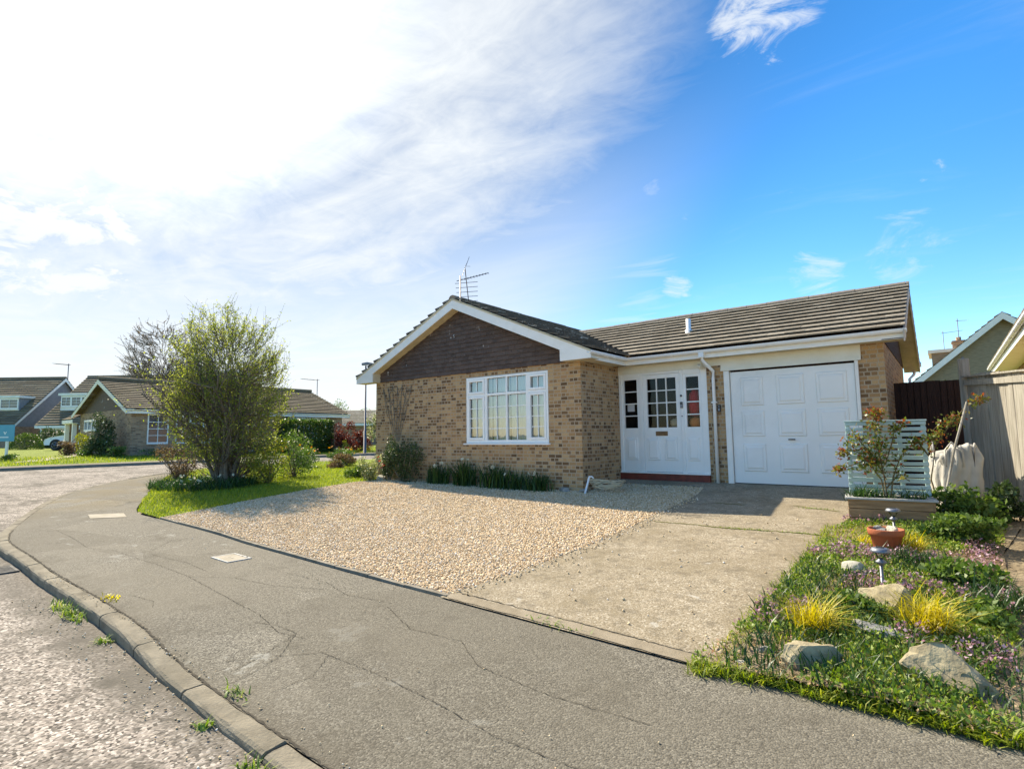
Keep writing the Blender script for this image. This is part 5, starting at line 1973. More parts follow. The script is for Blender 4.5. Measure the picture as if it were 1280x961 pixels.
# kerb weeds
def tuft(x, y, z, n, h, mat, lab, nm='weed_tuft', grp='weeds in the kerb', w=.012, sp=.05, sq=(1, 1)):
    t = thing(nm, lab, 'weed', (x, y, z), 0, grp)
    rng = np.random.default_rng(abs(int(x * 100 + y * 7)))
    B = np.stack([rng.normal(0, sp * sq[0], n), rng.normal(0, sp * sq[1], n), np.zeros(n)], 1)
    blades('foliage', B, h, w, .9, mat, t, None, rng, .5, .6)
    return t


for (x, y, n, h, lab, q) in ((-6.72, 1.50, 90, .08, 'bright green weed in the gutter closest to the drain grate', .12), (-6.35, 1.49, 110, .09, 'widest bright green weed patch along the kerb', .13), (-5.35, 1.47, 40, .06, 'small weed in the gutter near a kerb joint', .04),
                          (-3.35, 1.41, 30, .05, 'tiny weed at the dropped kerb', .03), (-2.72, 1.37, 60, .06, 'weed growing in an open joint of the dropped kerb', .06)):
    tuft(x, y, float(zroad(x)), n, h, WEED, lab, sq=(q / .05, .6), sp=.05)
tuft(-6.35, 1.78, float(zpav(-6.35, 1.78)), 60, .03, BLADE_Y, 'yellowish moss patch behind the kerb on the pavement', sq=(1.6, .8))
tuft(-3.5, 1.66, float(zpav(-3.5, 1.66)), 40, .04, WEED, 'green weed behind the kerb on the pavement side', sq=(1.5, .6))
tuft(-2.55, 3.66, float(H(-2.55, 3.66)), 70, .05, WEED, 'grass tuft at the joint of the drive and pavement', sq=(2.2, .5))
for i, (x, y) in enumerate(((-2.05, 7.64), (-1.50, 7.68), (-2.35, 7.6), (-1.62, 9.27))):
    tuft(x, y, Hs(x, y) + .014, 70, .025, WEED, ['longest strip of moss in the drive joint', 'moss strip in the drive joint by the flower bed', 'thinnest strip of moss at the gravel end of the drive joint', 'short moss line in the drive near the planter'][i], 'moss_strip', 'moss in the drive joints', .008, .05, (2.6, .35))

# ------------------------------------------------------------------ the planted bed on the right
def Hb(x, y):
    return H(x, y) + 0.05 * np.sin(np.clip((np.asarray(x) + 1.3) / 1.6, 0, 1) * np.pi) + .016


rng = np.random.default_rng(77)
BEDG = [(-1.42, 3.55), (-1.30, 4.4), (-1.27, 5.5), (-1.24, 7.5), (-1.12, 8.4), (-.2, 8.5), (.3, 9.8), (.5, 9.2), (.34, 7.6), (.30, 5.5), (.24, 4.3), (.22, 3.58), (-.4, 3.60), (-.9, 3.57)]


def patch(x, y, seed, sc=1.3):
    from mathutils import noise as mn
    return np.array([mn.noise(Vector((a * sc + seed, b * sc, seed * 1.7))) for a, b in zip(x, y)])


def bed_pts(n, thr, seed, sc=1.3):
    P = scatter(BEDG, n, np.random.default_rng(seed))
    k = patch(P[:, 0], P[:, 1], seed, sc) > thr
    P = P[k]
    return np.stack([P[:, 0], P[:, 1], Hb(P[:, 0], P[:, 1])], 1)


blades('grass', bed_pts(13000, -.06, 3), .052, .0085, .7, BLADE, None, None, rng, .5, .5, 'stuff')
blades('grass', bed_pts(6500, .16, 9, .9), .12, .010, .6, BLADE_D, None, None, rng, .5, .6, 'stuff')
P = bed_pts(30000, -.10, 5, 1.6)
P[:, 2] += rng.uniform(0, .055, len(P))
leaf_cloud('weeds', P, .030, WEED, None, .5, .62, rng=rng)['kind'] = 'stuff'
# purple dead-nettle: upright spikes of leaves and flowers
S0 = bed_pts(2600, .10, 6, 1.1)
S0 = S0[(S0[:, 1] > 4.3)]
pts, qs = [], []
for p in S0[:640]:
    h = rng.uniform(.05, .13)
    k = rng.integers(7, 13)
    zz = np.linspace(.25, 1, k)
    for z_ in zz:
        pts.append(p + np.array([rng.normal(0, .012), rng.normal(0, .012), h * z_]))
        qs.append(min(1, max(0, rng.normal(.25 + .5 * z_, .2))))
pts = np.array(pts)
leaf_cloud('deadnettle', pts, .024, NETTLE, None, -.1, .75, rnd=np.array(qs), rng=rng)['kind'] = 'stuff'
# straw and dry leaf litter
P = bed_pts(9000, -.25, 12)
leaf_cloud('dry_leaves', P + np.array([0, 0, .008]), .035, STRAW, None, -.1, .35, rng=rng)['kind'] = 'stuff'
# ragged fringe hanging over the pavement
xe_ = rng.uniform(-1.38, .24, 2400)
from mathutils import noise as mn_
rag = np.array([max(0, mn_.noise(Vector((x * 3.1, 4.2, 0)))) * .30 + max(0, mn_.noise(Vector((x * 9, 1.2, 0)))) * .10 for x in xe_])
P = np.stack([xe_, 3.62 + rng.normal(0, .03, 2400) - rag * rng.random(2400)], 1)
P = np.stack([P[:, 0], P[:, 1], zpav(P[:, 0], P[:, 1]) + .004], 1)
blades('grass', P, .07, .009, .9, BLADE, None, None, rng, .6, .7, 'stuff')
blades('grass', np.stack([-1.27 + rng.normal(0, .04, 1200), rng.uniform(3.7, 8.3, 1200), np.full(1200, 0.)], 1) * np.array([1, 1, 0]) + np.array([0, 0, 1]) * H(np.full(1200, -1.27), rng.uniform(3.7, 8.3, 1200))[:, None] * 0 + 0, .05, .008, .9, BLADE, None, None, rng, .6, .7, 'stuff') if False else None
yy = rng.uniform(3.7, 8.2, 1500)
xx = -1.25 + rng.normal(0, .05, 1500)
blades('grass', np.stack([xx, yy, H(xx, yy) + .012], 1), .06, .008, .9, BLADE, None, None, rng, .6, .6, 'stuff')

for (x, y, n, h, lab) in ((-.83, 4.42, 330, .26, 'golden sedge tuft behind the angular boulder at the pavement end of the bed'), (-.20, 4.80, 420, .29, 'larger golden sedge tuft at the path side of the bed'),
                          (-.40, 7.05, 260, .24, 'golden sedge tuft behind the terracotta pot'), (-.78, 7.25, 90, .16, 'smallest golden sedge tuft on the drive side of the terracotta pot')):
    t = thing('golden_sedge', lab, 'plant', (x, y, float(Hb(x, y))), 0, 'golden sedge tufts in the bed')
    r2 = np.random.default_rng(int(abs(x * 1000)))
    B = np.stack([r2.normal(0, .055, n), r2.normal(0, .05, n), np.zeros(n)], 1)
    blades('foliage', B, h, .007, .75, BLADE_Y, t, None, r2, .4, .75)
# bigger leafy clumps in the bed
for i, (x, y, r, n, mat, lab) in enumerate(((.02, 6.15, (.32, .30, .10), 1000, LEAF_GREEN, 'low dark leafy clump beside the purple flowers on the path side'), (-.62, 4.95, (.22, .2, .07), 650, LEAF_GREEN, 'small dark leafy clump in the middle of the bed'),
                                            (-.05, 7.75, (.48, .40, .17), 2400, LEAF_GREEN, 'bushy green strawberry-like plant between the terracotta pot and the dark bush'), (.12, 5.2, (.22, .3, .12), 700, LEAF_GREEN, 'leafy clump at the path edge by the larger sedge'))):
    shrub('leafy_clump', lab, 'plant', (x, y, float(Hb(x, y))), r, n, .05, mat, 9, 6, 'leafy clumps in the bed', .6, .5, .2)
shrub('bergenia', 'dark glossy bush below the white builder bag', 'shrub', (.12, 8.95, float(H(.12, 8.95))), (.50, .36, .28), 1700, .075, LEAF_GREEN, 12, 14, None, .5, .4, .2)
shrub('dark_shrub', 'dark leafy plant at the foot of the grey fence', 'shrub', (.46, 9.25, float(H(.46, 9.25))), (.26, .26, .24), 1200, .07, LEAF_DARK, 9, 10, None, .5, .4, .2)
t = thing('spanish_bluebell', 'clump of arching green strap leaves at the path edge of the bed', 'plant', (.20, 5.7, float(Hb(.2, 5.7))))
r2 = np.random.default_rng(6)
B = np.stack([r2.normal(0, .10, 300), r2.normal(0, .24, 300), np.zeros(300)], 1)
blades('foliage', B, .19, .012, .7, BLADE_D, t, None, r2, .4, .6)
t = thing('bluebell_clump', 'long strap leaves spilling over in front of the golden sedge by the pot', 'plant', (-.36, 6.55, float(Hb(-.36, 6.55))))
B = np.stack([r2.normal(0, .15, 320), r2.normal(0, .12, 320), np.zeros(320)], 1)
blades('foliage', B, .18, .011, .8, BLADE_D, t, None, r2, .4, .6)

rock('boulder', 'angular pale sandstone boulder in front of the smaller golden sedge', (-.76, 3.92, float(H(-.76, 3.92)) + .07), (.27, .20, .20), ROCKM, 3, None, .5, 10, .08)
rock('boulder', 'wedge shaped sandstone boulder with a grey end beside the soil path', (-.11, 4.06, float(H(-.11, 4.06)) + .07), (.36, .22, .21), ROCKM, 12, None, -.35, 9, .07)
rock('boulder', 'tilted pointed sandstone behind the near solar lamp', (-.47, 5.22, float(Hb(-.47, 5.22)) + .06), (.24, .17, .17), ROCKM, 21, None, -.6, 8, .08)
rock('stone', 'smooth cream oval stone beside the drive side of the near solar lamp', (-.78, 6.05, float(Hb(-.78, 6.05)) + .04), (.12, .09, .07), ROCKW, 5, None, .2, 3, .04)
rock('stone', 'dark flat slaty stone between the two front sedges', (-.48, 4.55, float(Hb(-.48, 4.55)) + .03), (.22, .11, .06), ROCKG, 8, None, -.2, 8, .12)
rock('stone', 'small grey stone half buried in front of the wedge boulder', (-.36, 3.86, float(H(-.36, 3.86)) + .03), (.09, .06, .04), ROCKG, 9, None, .3, 7, .1)
rock('stone', 'small white stone among the sedge blades', (-.92, 4.62, float(Hb(-.92, 4.62)) + .05), (.05, .04, .045), ROCKW, 10, None, .3, 5, .06)
rock('stone', 'flat pale stone slab behind the terracotta pot', (-.66, 7.72, float(Hb(-.66, 7.72)) + .04), (.20, .16, .06), ROCKM, 14, None, .1, 7, .06)
rock('stone', 'small dark stone between the angular boulder and the drive', (-1.02, 3.98, float(H(-1.02, 3.98)) + .03), (.09, .06, .045), ROCKG, 15, None, .7, 7, .1)
rock('stone', 'tiny pale stone in the grass at the pavement corner', (-1.12, 3.74, float(H(-1.12, 3.74)) + .02), (.06, .03, .025), ROCKW, 16, None, .1, 5, .06)

# terracotta pot with stones
t = thing('terracotta_pot', 'terracotta pot topped with grey and cream stones in the flower bed', 'pot', (-.58, 6.98, float(Hb(-.58, 6.98)) - .05))
mb = MB()
mb.lathe([(.0, .0), (.10, 0), (.106, .02), (.142, .22), (.147, .222), (.159, .225), (.163, .25), (.167, .285), (.161, .293), (.149, .29), (.145, .255), (.0, .25)], n=36)
mb.build('vessel', TERRA, t)
for i, (x, y, s, m, lab) in enumerate(((-.06, .02, .085, ROCKG, 'dark grey stone at the drive side of the terracotta pot'), (.06, -.04, .08, ROCKW, 'pale stone at the front of the terracotta pot'), (.05, .07, .095, ROCKW, 'largest cream stone at the back of the terracotta pot'), (-.03, -.08, .06, ROCKG, 'small grey stone at the front rim of the terracotta pot'))):
    rock('pot_stone', lab, (-.58 + x, 6.98 + y, float(Hb(-.58, 6.98)) + .235), (s, s * .7, s * .55), m, 70 + i, 'stones in the terracotta pot', i)


def solar_lamp(x, y, h, label):
    t = thing('solar_lamp', label, 'garden lamp', (x, y, float(Hb(x, y)) - .02), 0, 'solar stake lamps in the bed')
    mb = MB()
    mb.tube([(0, 0, -.1), (0, 0, h - .135)], .013, 10)
    mb.build('stake', STEEL, t)
    mb = MB()
    mb.lathe([(.0, h - .15), (.014, h - .15), (.042, h - .125), (.040, h - .115), (.020, h - .10), (.018, h - .09), (0, h - .09)], n=24)
    mb.build('collar', STEEL, t)
    mb = MB()
    mb.lathe([(.020, h - .095), (.052, h - .038)], n=24)
    mb.build('lens', LENS, t)
    mb = MB()
    mb.lathe([(0, h - .036), (.074, h - .04), (.077, h - .03), (.062, h - .008), (.045, h - .002), (0, h)], n=28)
    cap = mb.build('cap', STEEL, t)
    mb = MB()
    mb.box(-.028, .028, -.028, .028, h - .001, h + .003)
    mb.build('solar_cell', BLACK, cap)


solar_lamp(-.52, 5.66, .36, 'solar lamp on a metal stake among purple flowers in front of the pot')
solar_lamp(-.55, 7.62, .36, 'solar lamp half hidden behind the terracotta pot')

# planter with slatted pale blue trellis
PL = (-1.09, 8.43, -.24)
t = thing('planter', 'wooden trough planter with a pale grey rim and a pale blue slatted trellis back', 'planter', PL, .117)
mb = MB()
for k in range(3):
    z0_ = .0 + k * .118
    mb.bevbox(0.02, .90, 0.0, .03, z0_ + .003, z0_ + .115, .004)
    mb.bevbox(0.02, .90, .43, .46, z0_ + .003, z0_ + .115, .004)
    mb.bevbox(0.0, .03, 0.005, .455, z0_ + .003, z0_ + .115, .004)
    mb.bevbox(.89, .92, 0.005, .455, z0_ + .003, z0_ + .115, .004)
mb.build('box', PLANTERW, t)
mb = MB()
mb.bevbox(-.03, .95, -.03, .07, .352, .378, .004)
mb.bevbox(-.03, .95, .40, .49, .352, .378, .004)
mb.bevbox(-.03, .07, .07, .40, .352, .378, .004)
mb.bevbox(.85, .95, .07, .40, .352, .378, .004)
mb.build('rim', PLANTRIM, t)
mb = MB()
mb.box(.03, .89, .03, .43, .26, .30)
mb.build('soil', MATS['dry_soil'], t)
mb = MB()
ys0 = .36
for x in (.05, .33, .63, .89):
    mb.bevbox(x - .025, x + .025, ys0, ys0 + .04, .2, 1.36 - (.03 if x < .3 else 0), .004)
mb.bevbox(.01, .93, ys0 - .03, ys0 + .10, 1.36, 1.38, .004)
z_ = .40
k = 0
while z_ < 1.33:
    mb.bevbox(.02, .92, ys0 - .018, ys0 - .001, z_, z_ + .046, .003)
    z_ += .076
z_ = .42
while z_ < 1.33:
    mb.bevbox(.02, .92, ys0 + .041, ys0 + .058, z_, z_ + .04, .003)
    z_ += .15
mb.build('trellis', PALEBLUE, t)

# rose bush growing in the planter
def cane(pts, r=.009):
    return [Vector(p) for p in pts], r


ROSE = thing('rose_bush', 'straggly rose bush with copper red young leaves climbing the blue trellis', 'rose', (PL[0] + .42, PL[1] + .22, PL[2] + .3))
canes = [[(0, 0, 0), (-.02, -.02, .35), (-.06, -.04, .7), (-.10, -.03, 1.05), (-.06, -.02, 1.17)],
         [(-.02, 0, .0), (-.05, -.03, .3), (-.22, -.10, .62), (-.38, -.16, .72), (-.44, -.2, .66)],
         [(.02, 0, 0), (.08, -.02, .35), (.18, -.05, .62), (.36, -.04, .80), (.52, .02, .86)],
         [(0, .02, .30), (-.12, -.02, .6), (-.28, -.04, .84), (-.36, -.06, .98)],
         [(-.06, -.03, .5), (-.22, -.12, .55), (-.42, -.2, .46), (-.50, -.22, .44)],
         [(.0, 0, .5), (.10, -.06, .8), (.14, -.05, .98)],
         [(.36, -.04, .80), (.46, -.02, .62)], [(0, 0, .2), (.14, -.06, .38), (.25, -.06, .3)]]
mb = MB()
lp, ld = [], []
for c in canes:
    line = [Vector(p) for p in c]
    mb.tube(line, [.010 - .0016 * i for i in range(len(line))], 6)
    for a, b in zip(line[:-1], line[1:]):
        m = max(2, int((b - a).length / .018))
        for i in range(m):
            p = a.lerp(b, i / m)
            if p.z > .34:
                for _ in range(R.choice((1, 2, 2, 3))):
                    lp.append(p + Vector((R.gauss(0, .035), R.gauss(0, .03), R.gauss(0, .03))))
mb.build('stem', STEMM, ROSE)
# fuller tufts at the ends
for (x, y, z_, n, s) in ((-.06, -.02, 1.17, 150, .085), (-.10, -.04, 1.0, 90, .09), (-.44, -.2, .64, 90, .07), (-.30, -.1, .82, 110, .10), (-.18, -.08, .62, 120, .10), (-.05, -.05, .76, 120, .09), (-.50, -.22, .44, 70, .05),
                       (.14, -.05, .98, 60, .06), (.5, .0, .84, 60, .06), (.33, -.04, .78, 70, .07), (-.24, -.12, .45, 60, .06), (-.10, -.04, .55, 70, .06), (.24, -.05, 1.04, 40, .05)):
    for _ in range(n):
        lp.append(Vector((x, y, z_)) + Vector((R.gauss(0, s * .6), R.gauss(0, s * .5), R.gauss(0, s * .5))))
P = np.array([v[:] for v in lp])
q = np.clip(NR.normal(.40, .25, len(P)) + .25 * (P[:, 2] > 1.02) + .2 * (P[:, 0] < -.40), 0, 1)
leaf_cloud('foliage', P, .045, LEAF_ROSE, ROSE, .2, .62, rnd=q)
flowers(np.array([[-.16, -.14, .50], [-.5, -.26, .44], [-.12, -.15, .53], [.18, -.12, .34]]), .04, PETAL_Y, ROSE, 8)
# bulbs in the planter
t = thing('planter_bulbs', 'green strap leaves filling the trough under the roses', 'plant', (PL[0], PL[1], PL[2] + .30), .117)
r2 = np.random.default_rng(16)
B = np.concatenate([np.stack([r2.normal(.17, .08, 190), r2.uniform(.06, .32, 190), np.zeros(190)], 1), np.stack([r2.uniform(.1, .86, 160), r2.uniform(.06, .32, 160), np.zeros(160)], 1)])
blades('foliage', B, .20, .013, .5, BLADE_D, t, None, r2, .4, .5)
flowers(np.array([[.58, .12, .30], [.60, .10, .33]]), .05, PETAL_Y, t, 8)

# long cane of the second rose reaching over the fence, with its stick
t = thing('arching_rose', 'long arching rose cane with red leaves reaching in front of the fence', 'rose', (-.12, 9.25, float(H(-.12, 9.25))))
mb = MB()
line = [Vector(p) for p in ((0, 0, 0), (-.10, 0, .5), (-.02, .02, .95), (.16, .02, 1.25), (.34, -.02, 1.48), (.50, -.06, 1.58))]
mb.tube(line, [.012, .011, .009, .008, .006, .004], 6)
mb.tube([line[3], line[3] + Vector((-.10, -.02, .02)), line[3] + Vector((-.2, -.04, -.10))], [.006, .005, .004], 5)
mb.build('stem', STEMM, t)
lp = []
for (x, y, z_, n, s) in ((-.10, 0, .98, 60, .07), (.02, .0, 1.10, 80, .06), (.14, .0, 1.25, 90, .06), (.20, .0, 1.34, 60, .05), (.47, -.05, 1.56, 60, .045), (.42, -.05, 1.50, 40, .04), (-.16, 0, .85, 50, .06)):
    for _ in range(n):
        lp.append((x + R.gauss(0, s), y + R.gauss(0, s * .6), z_ + R.gauss(0, s * .6)))
P = np.array(lp)
leaf_cloud('foliage', P, .045, LEAF_ROSE, t, .2, .6, rnd=np.clip(NR.normal(.55, .25, len(P)), 0, 1))
mb = MB()
mb.tube([(-.13, 8.95, float(H(-.13, 8.95)) + .1), (.05, 9.10, .75), (.22, 9.22, 1.36)], .014, 8)
tag(mb.build('garden_stick', OLDWOOD), 'bare brown stick leaning up past the white bag to the rose cane', 'stick')

# builder's bag
t = thing('builders_bag', 'off white woven builders bag with a slumped open top', 'bag', (.05, 10.0, -.10), .35)
t.scale = (.94, .94, .95)
from mathutils import noise as mnoise
mb = MB()
n = 72
rings = []
for (z_, s_) in ((0.0, .235), (.08, .255), (.18, .262), (.30, .266), (.42, .268), (.54, .27), (.66, .27), (.76, .268), (.84, .262), (.90, .245), (.925, .215), (.90, .17), (.86, .10), (.85, .02)):
    ring = []
    for k in range(n):
        a = 2 * math.pi * k / n
        c_, q_ = math.cos(a), math.sin(a)
        sq = (abs(c_) ** 6 + abs(q_) ** 6) ** (-1 / 6)
        amp = .022 + .075 * max(0, z_ - .35)
        fold = mnoise.noise(Vector((c_ * 4, q_ * 4, z_ * 2.2))) * amp * 2.2 + abs(mnoise.noise(Vector((c_ * 7 + z_ * 3, q_ * 7, z_ * 1.5 + 5)))) * -amp * 2
        r_ = s_ * sq + fold
        sag = -.16 * max(0, -c_ * .8 + q_ * .3) * max(0, z_ - .55) / .3 + .075 * mnoise.noise(Vector((c_ * 3, q_ * 3, 9))) * (z_ > .7)
        ring.append((c_ * r_, q_ * r_, z_ + sag))
    rings.append(ring)
vs = [p for r_ in rings for p in r_]
fs = [(i_ * n + k, i_ * n + (k + 1) % n, (i_ + 1) * n + (k + 1) % n, (i_ + 1) * n + k) for i_ in range(len(rings) - 1) for k in range(n)]
mb.add(vs, fs, .5, 0, True)
mb.build('sack', CANVAS, t)
for (a, b) in (((-.20, -.235), (.0, -.262)), ((.14, -.25), (.255, -.10)), ((-.255, .0), (-.23, .17))):
    mb = MB()
    mb.tube([(a[0], a[1], .62), (a[0] * 1.02, a[1] * 1.02, .86), (a[0] * .6 + b[0] * .4, a[1] * .6 + b[1] * .4, .98 + R.uniform(-.03, .02)), (b[0] * 1.02, b[1] * 1.02, .86), (b[0], b[1], .62)], .013, 6)
    mb.build('strap', CANVAS, t)

# gate between the garage and the fence
t = thing('dark_gate', 'dark brown boarded gate between the garage corner and the grey fence', 'gate', (-.76, 12.6, 0))
mb = MB()
x = .02
while x < 1.02:
    e = min(x + .098, 1.03)
    mb.bevbox(x - .01, e + .004, (.0 if int(x * 100) % 2 else .012), (.022 if int(x * 100) % 2 else .034), .05, 1.90 + R.uniform(-.006, .006), .003)
    x = e
mb.build('boards', DARKWOOD, t)
mb = MB()
for z_ in (.3, 1.0, 1.65):
    mb.bevbox(.02, 1.03, .036, .07, z_, z_ + .09, .004)
mb.pieces('rail', DARKWOOD, t)

# grey close-board fence running towards the road
FA, FB = Vector((.30, 12.0)), Vector((1.9, 4.6))
t = thing('board_fence', 'weathered grey vertical board fence with a capping rail and tall end post', 'fence', (.30, 12.0, 0))
dv = (FB - FA)
FL = dv.length
dv.normalize()
nv = Vector((-dv.y, dv.x))           # towards +X side
if nv.x > 0:
    nv = -nv
mb = MB()
s_ = .09
while s_ < FL:
    wd = R.uniform(.15, .195)
    p = dv * s_
    z0_ = Hs(FA.x + p.x, FA.y + p.y)
    o3 = Vector((p.x, p.y, z0_ + .06))
    hgt = (1.80 + (.08 if s_ < 2 else .05))
    tilt = R.uniform(-.012, .012)
    lap = .016 if int(s_ * 10) % 2 else 0.0
    mb.obox(o3 + Vector((nv.x, nv.y, 0)) * lap, Vector((dv.x, dv.y, 0)) * (wd - .006), Vector((nv.x, nv.y, 0)) * .018, Vector((dv.x * tilt, dv.y * tilt, hgt - .06 + R.uniform(-.008, .006))))
    s_ += wd
mb.build('boards', OLDWOOD, t)
mb = MB()
k = 0.09
while k < FL:
    e = min(k + 2.4, FL)
    a, b = dv * k, dv * e
    za, zb = Hs(FA.x + a.x, FA.y + a.y), Hs(FA.x + b.x, FA.y + b.y)
    n3 = Vector((nv.x, nv.y, 0))
    for (z_, hh, off, dep) in ((1.74, .085, .036, .03), (.0, .14, .02, .035)):
        A3 = Vector((a.x, a.y, za + z_)) + n3 * off
        B3 = Vector((b.x, b.y, zb + z_)) + n3 * off
        mb.obox(A3, B3 - A3, n3 * dep, Vector((0, 0, hh)))
    A3 = Vector((a.x, a.y, za + 1.875)) - n3 * .02
    B3 = Vector((b.x, b.y, zb + 1.875)) - n3 * .02
    mb.obox(A3, B3 - A3, n3 * .10, Vector((0, 0, .025)))
    k = e + .006
mb.pieces('rail', OLDWOOD, t, (0, 0, 0), .02)
mb = MB()
mb.bevbox(-.09, .06, -.07, .08, -.3, 2.20, .008)
mb.tube([(-.015, .0, 2.20), (-.015, 0, 2.235)], .018, 8)
mb.build('post', OLDWOOD, t)

# neighbour on the right: only its eaves and flank show
t = thing('bungalow', 'neighbouring bungalow behind the grey fence with a long white gutter', 'bungalow', (3.5, 14, 0))
O3 = (3.5, 14, 0)
mb = MB()
mb.box(1.85, 6.5, 7.0, 25, -.3, 2.9)
mb.build('wall', BRICK, t, O3)
mb = MB()
ex, ez = 1.27, 3.13
mb.box(ex + .06, ex + .08, 6.9, 25.2, ez - .23, ez - .03)
mb.build('fascia', WHITE, t, O3)
mb = MB()
mb.box(ex + .08, 1.86, 6.9, 25.2, ez - .23, ez - .215)
mb.build('soffit', WHITE, t, O3)
mb = MB()
mb.prism([(ex + a, 6.9, ez - .02 + b) for a, b in gp], (0, 18.3, 0))
for k in range(18):
    mb.prism([(ex + a * 1.15, 7.5 + k, ez - .021 + b * 1.15) for a, b in gp], (0, .04, 0))
mb.build('gutter', UPVC, t, O3)
mb = MB()
tile_rows(mb, (ex - .01, 6.9, ez - .01), (0, 1, 0), (cosr, 0, sinr), lambda r_: (0, 18.3), 9, .3, .33)
mb.build('roof', TILE, t, O3)
mb = MB()
for y in (9.2, 12.5):
    mb.box(1.80, 1.86, y, y + 1.2, 1.1, 2.3)
wn = mb.pieces('window', UPVC, t, O3)[0]
mb = MB()
for y in (9.2, 12.5):
    mb.box(1.79, 1.805, y + .08, y + 1.12, 1.18, 2.22)
mb.pieces('pane', FARGLASS, wn, O3)

# distant gable house beyond the gate
def plain_roof(mb, p0, u, v, L, rows, gauge, thick=.03):
    tile_rows(mb, p0, u, v, lambda r_: (0, L), rows, gauge, 1.0, thick, False, 0)


CR_ = Vector((math.cos(YAW), math.sin(YAW), 0))
CF_ = Vector((-math.sin(YAW), math.cos(YAW), 0))
t = thing('gable_house', 'distant house with an olive tile hung gable and white bargeboards', 'house', (2.35, 34.0, 0), 0)
mb = MB()
mb.prism([(-5.2, 0, -.5), (5.2, 0, -.5), (5.2, 0, 1.9), (0, 0, 6.3), (-5.2, 0, 1.9)], (0, 9, 0))
mb.build('wall', OLIVE, t)
tp2 = 4.45 / 5.2
c2, s2 = 1 / math.sqrt(1 + tp2 * tp2), tp2 / math.sqrt(1 + tp2 * tp2)
mb = MB()
plain_roof(mb, (-5.6, -.35, 1.62), (0, 1, 0), (c2, 0, s2), 9.6, 23, .32)
plain_roof(mb, (5.6, -.35, 1.62), (0, 1, 0), (-c2, 0, s2), 9.6, 23, .32)
mb.build('roof', TILE_FAR, t)
for sg in (-1, 1):
    mb = MB()
    mb.prism([(sg * 5.6, -.37, 1.60), (0, -.37, 6.42), (0, -.37, 6.10), (sg * 5.6, -.37, 1.28)], (0, .03, 0))
    mb.build('bargeboard', WHITE, t)
mb = MB()
mb.box(-2.75, -1.0, 2.2, 5.0, 3.2, 5.15)
dm = mb.build('dormer', OLIVE, t)
mb = MB()
mb.box(-2.9, -1.0, 2.1, 5.1, 5.05, 5.22)
mb.build('dormer_roof', CREAM, dm)
mb = MB()
mb.box(-1.85, -1.3, 3.2, 3.75, 4.6, 5.75)
mb.box(-1.89, -1.26, 3.16, 3.79, 5.62, 5.70)
mb.tube([(-1.57, 3.48, 5.75), (-1.57, 3.48, 5.95)], .12, 10)
mb.build('chimney', BRICK_FAR, t)
pa = Vector((2.35, 34.0, 0)) + Vector((-2.2, 3.4, 0))
aerial('tv_aerial', (pa.x, pa.y, 5.2), YAW - .3, 'small television aerial on the dormer of the olive gable house', 1.15, 1.0)
pa = Vector((2.35, 34.0, 0)) + Vector((-1.55, 3.5, 0))
aerial('tv_aerial', (pa.x, pa.y, 5.85), YAW + .4, 'small television aerial on the chimney of the olive gable house', 1.1, 1.0)
mb = MB()
shrub('climber', 'yellow green climber showing over the gate and fence post', 'climber', (.15, 13.6, .5), (.35, .3, .75), 500, .07, LEAF_YEL, 8, 10)

# ------------------------------------------------------------------ houses across the side street
def win_set(mbf, mbg, mbb, x0, x1, z0, z1, y, cols, bars=(2, 3), f=.06):
    """casement window facing -Y in local space"""
    mbf.box(x0, x1, y - .05, y + .05, z0, z0 + f); mbf.box(x0, x1, y - .05, y + .05, z1 - f, z1)
    w_ = (x1 - x0) / cols
    for i in range(cols + 1):
        xc = x0 + w_ * i
        mbf.box(max(x0, xc - f / 2), min(x1, xc + f / 2), y - .048, y + .05, z0 + f, z1 - f)
    for i in range(cols):
        a, b = x0 + w_ * i + f / 2, x0 + w_ * (i + 1) - f / 2
        for k in range(1, bars[0]):
            xc = a + (b - a) * k / bars[0]
            mbb.box(xc - .014, xc + .014, y - .03, y - .005, z0 + f, z1 - f)
        for k in range(1, bars[1]):
            zc_ = z0 + f + (z1 - z0 - 2 * f) * k / bars[1]
            mbb.box(a, b, y - .031, y - .006, zc_ - .014, zc_ + .014)
        mbg.box(a, b, y - .004, y + .004, z0 + f, z1 - f)


def add_window(parent, xf, specs, org=(0, 0, 0)):
    """specs: list of (x0,x1,z0,z1,cols,bars); xf maps local (x,y,z)->parent local"""
    for s in specs:
        a, g, b = MB(), MB(), MB()
        win_set(a, g, b, *s[:4], 0, s[4], s[5], .10)
        for m in (a, g, b):
            m.v = [xf(v) for v in m.v]
        w_ = a.build('window', UPVC, parent, org)
        g.build('pane', FARGLASS, w_, org)
        b.build('glazing_bars', UPVC, w_, org)


# A: long bungalow side-on to the street
AO = (-36.0, 15.5, .2)
A = thing('tiled_bungalow', 'brown brick bungalow with a dark gable behind the big tree', 'bungalow', AO)
ax0, ax1, ay0, ay1 = -40.4, -31.6, 9.35, 21.4
zea, zra = 2.60, 4.33
mb = MB()
mb.box(ax0, ax1, ay0, ay1, -.2, zea)
mb.build('wall', BRICK_FAR, A, AO)
mb = MB()
for yy_ in (ay0 + .01, ay1 - .2):
    mb.prism([(ax0, yy_, zea), (ax1, yy_, zea), (-36, yy_, zra - .1)], (0, .19, 0))
mb.pieces('gable_cladding', CLAD, A, AO)
tpa = (zra - zea) / 4.75
ca, sa = 1 / math.sqrt(1 + tpa * tpa), tpa / math.sqrt(1 + tpa * tpa)
mb = MB()
tile_rows(mb, (-31.25, ay0 - .35, zea - .04), (0, 1, 0), (-ca, 0, sa), lambda r_: (0, ay1 - ay0 + .7), 15, 5.05 / 15, .9, .04, True, .004)
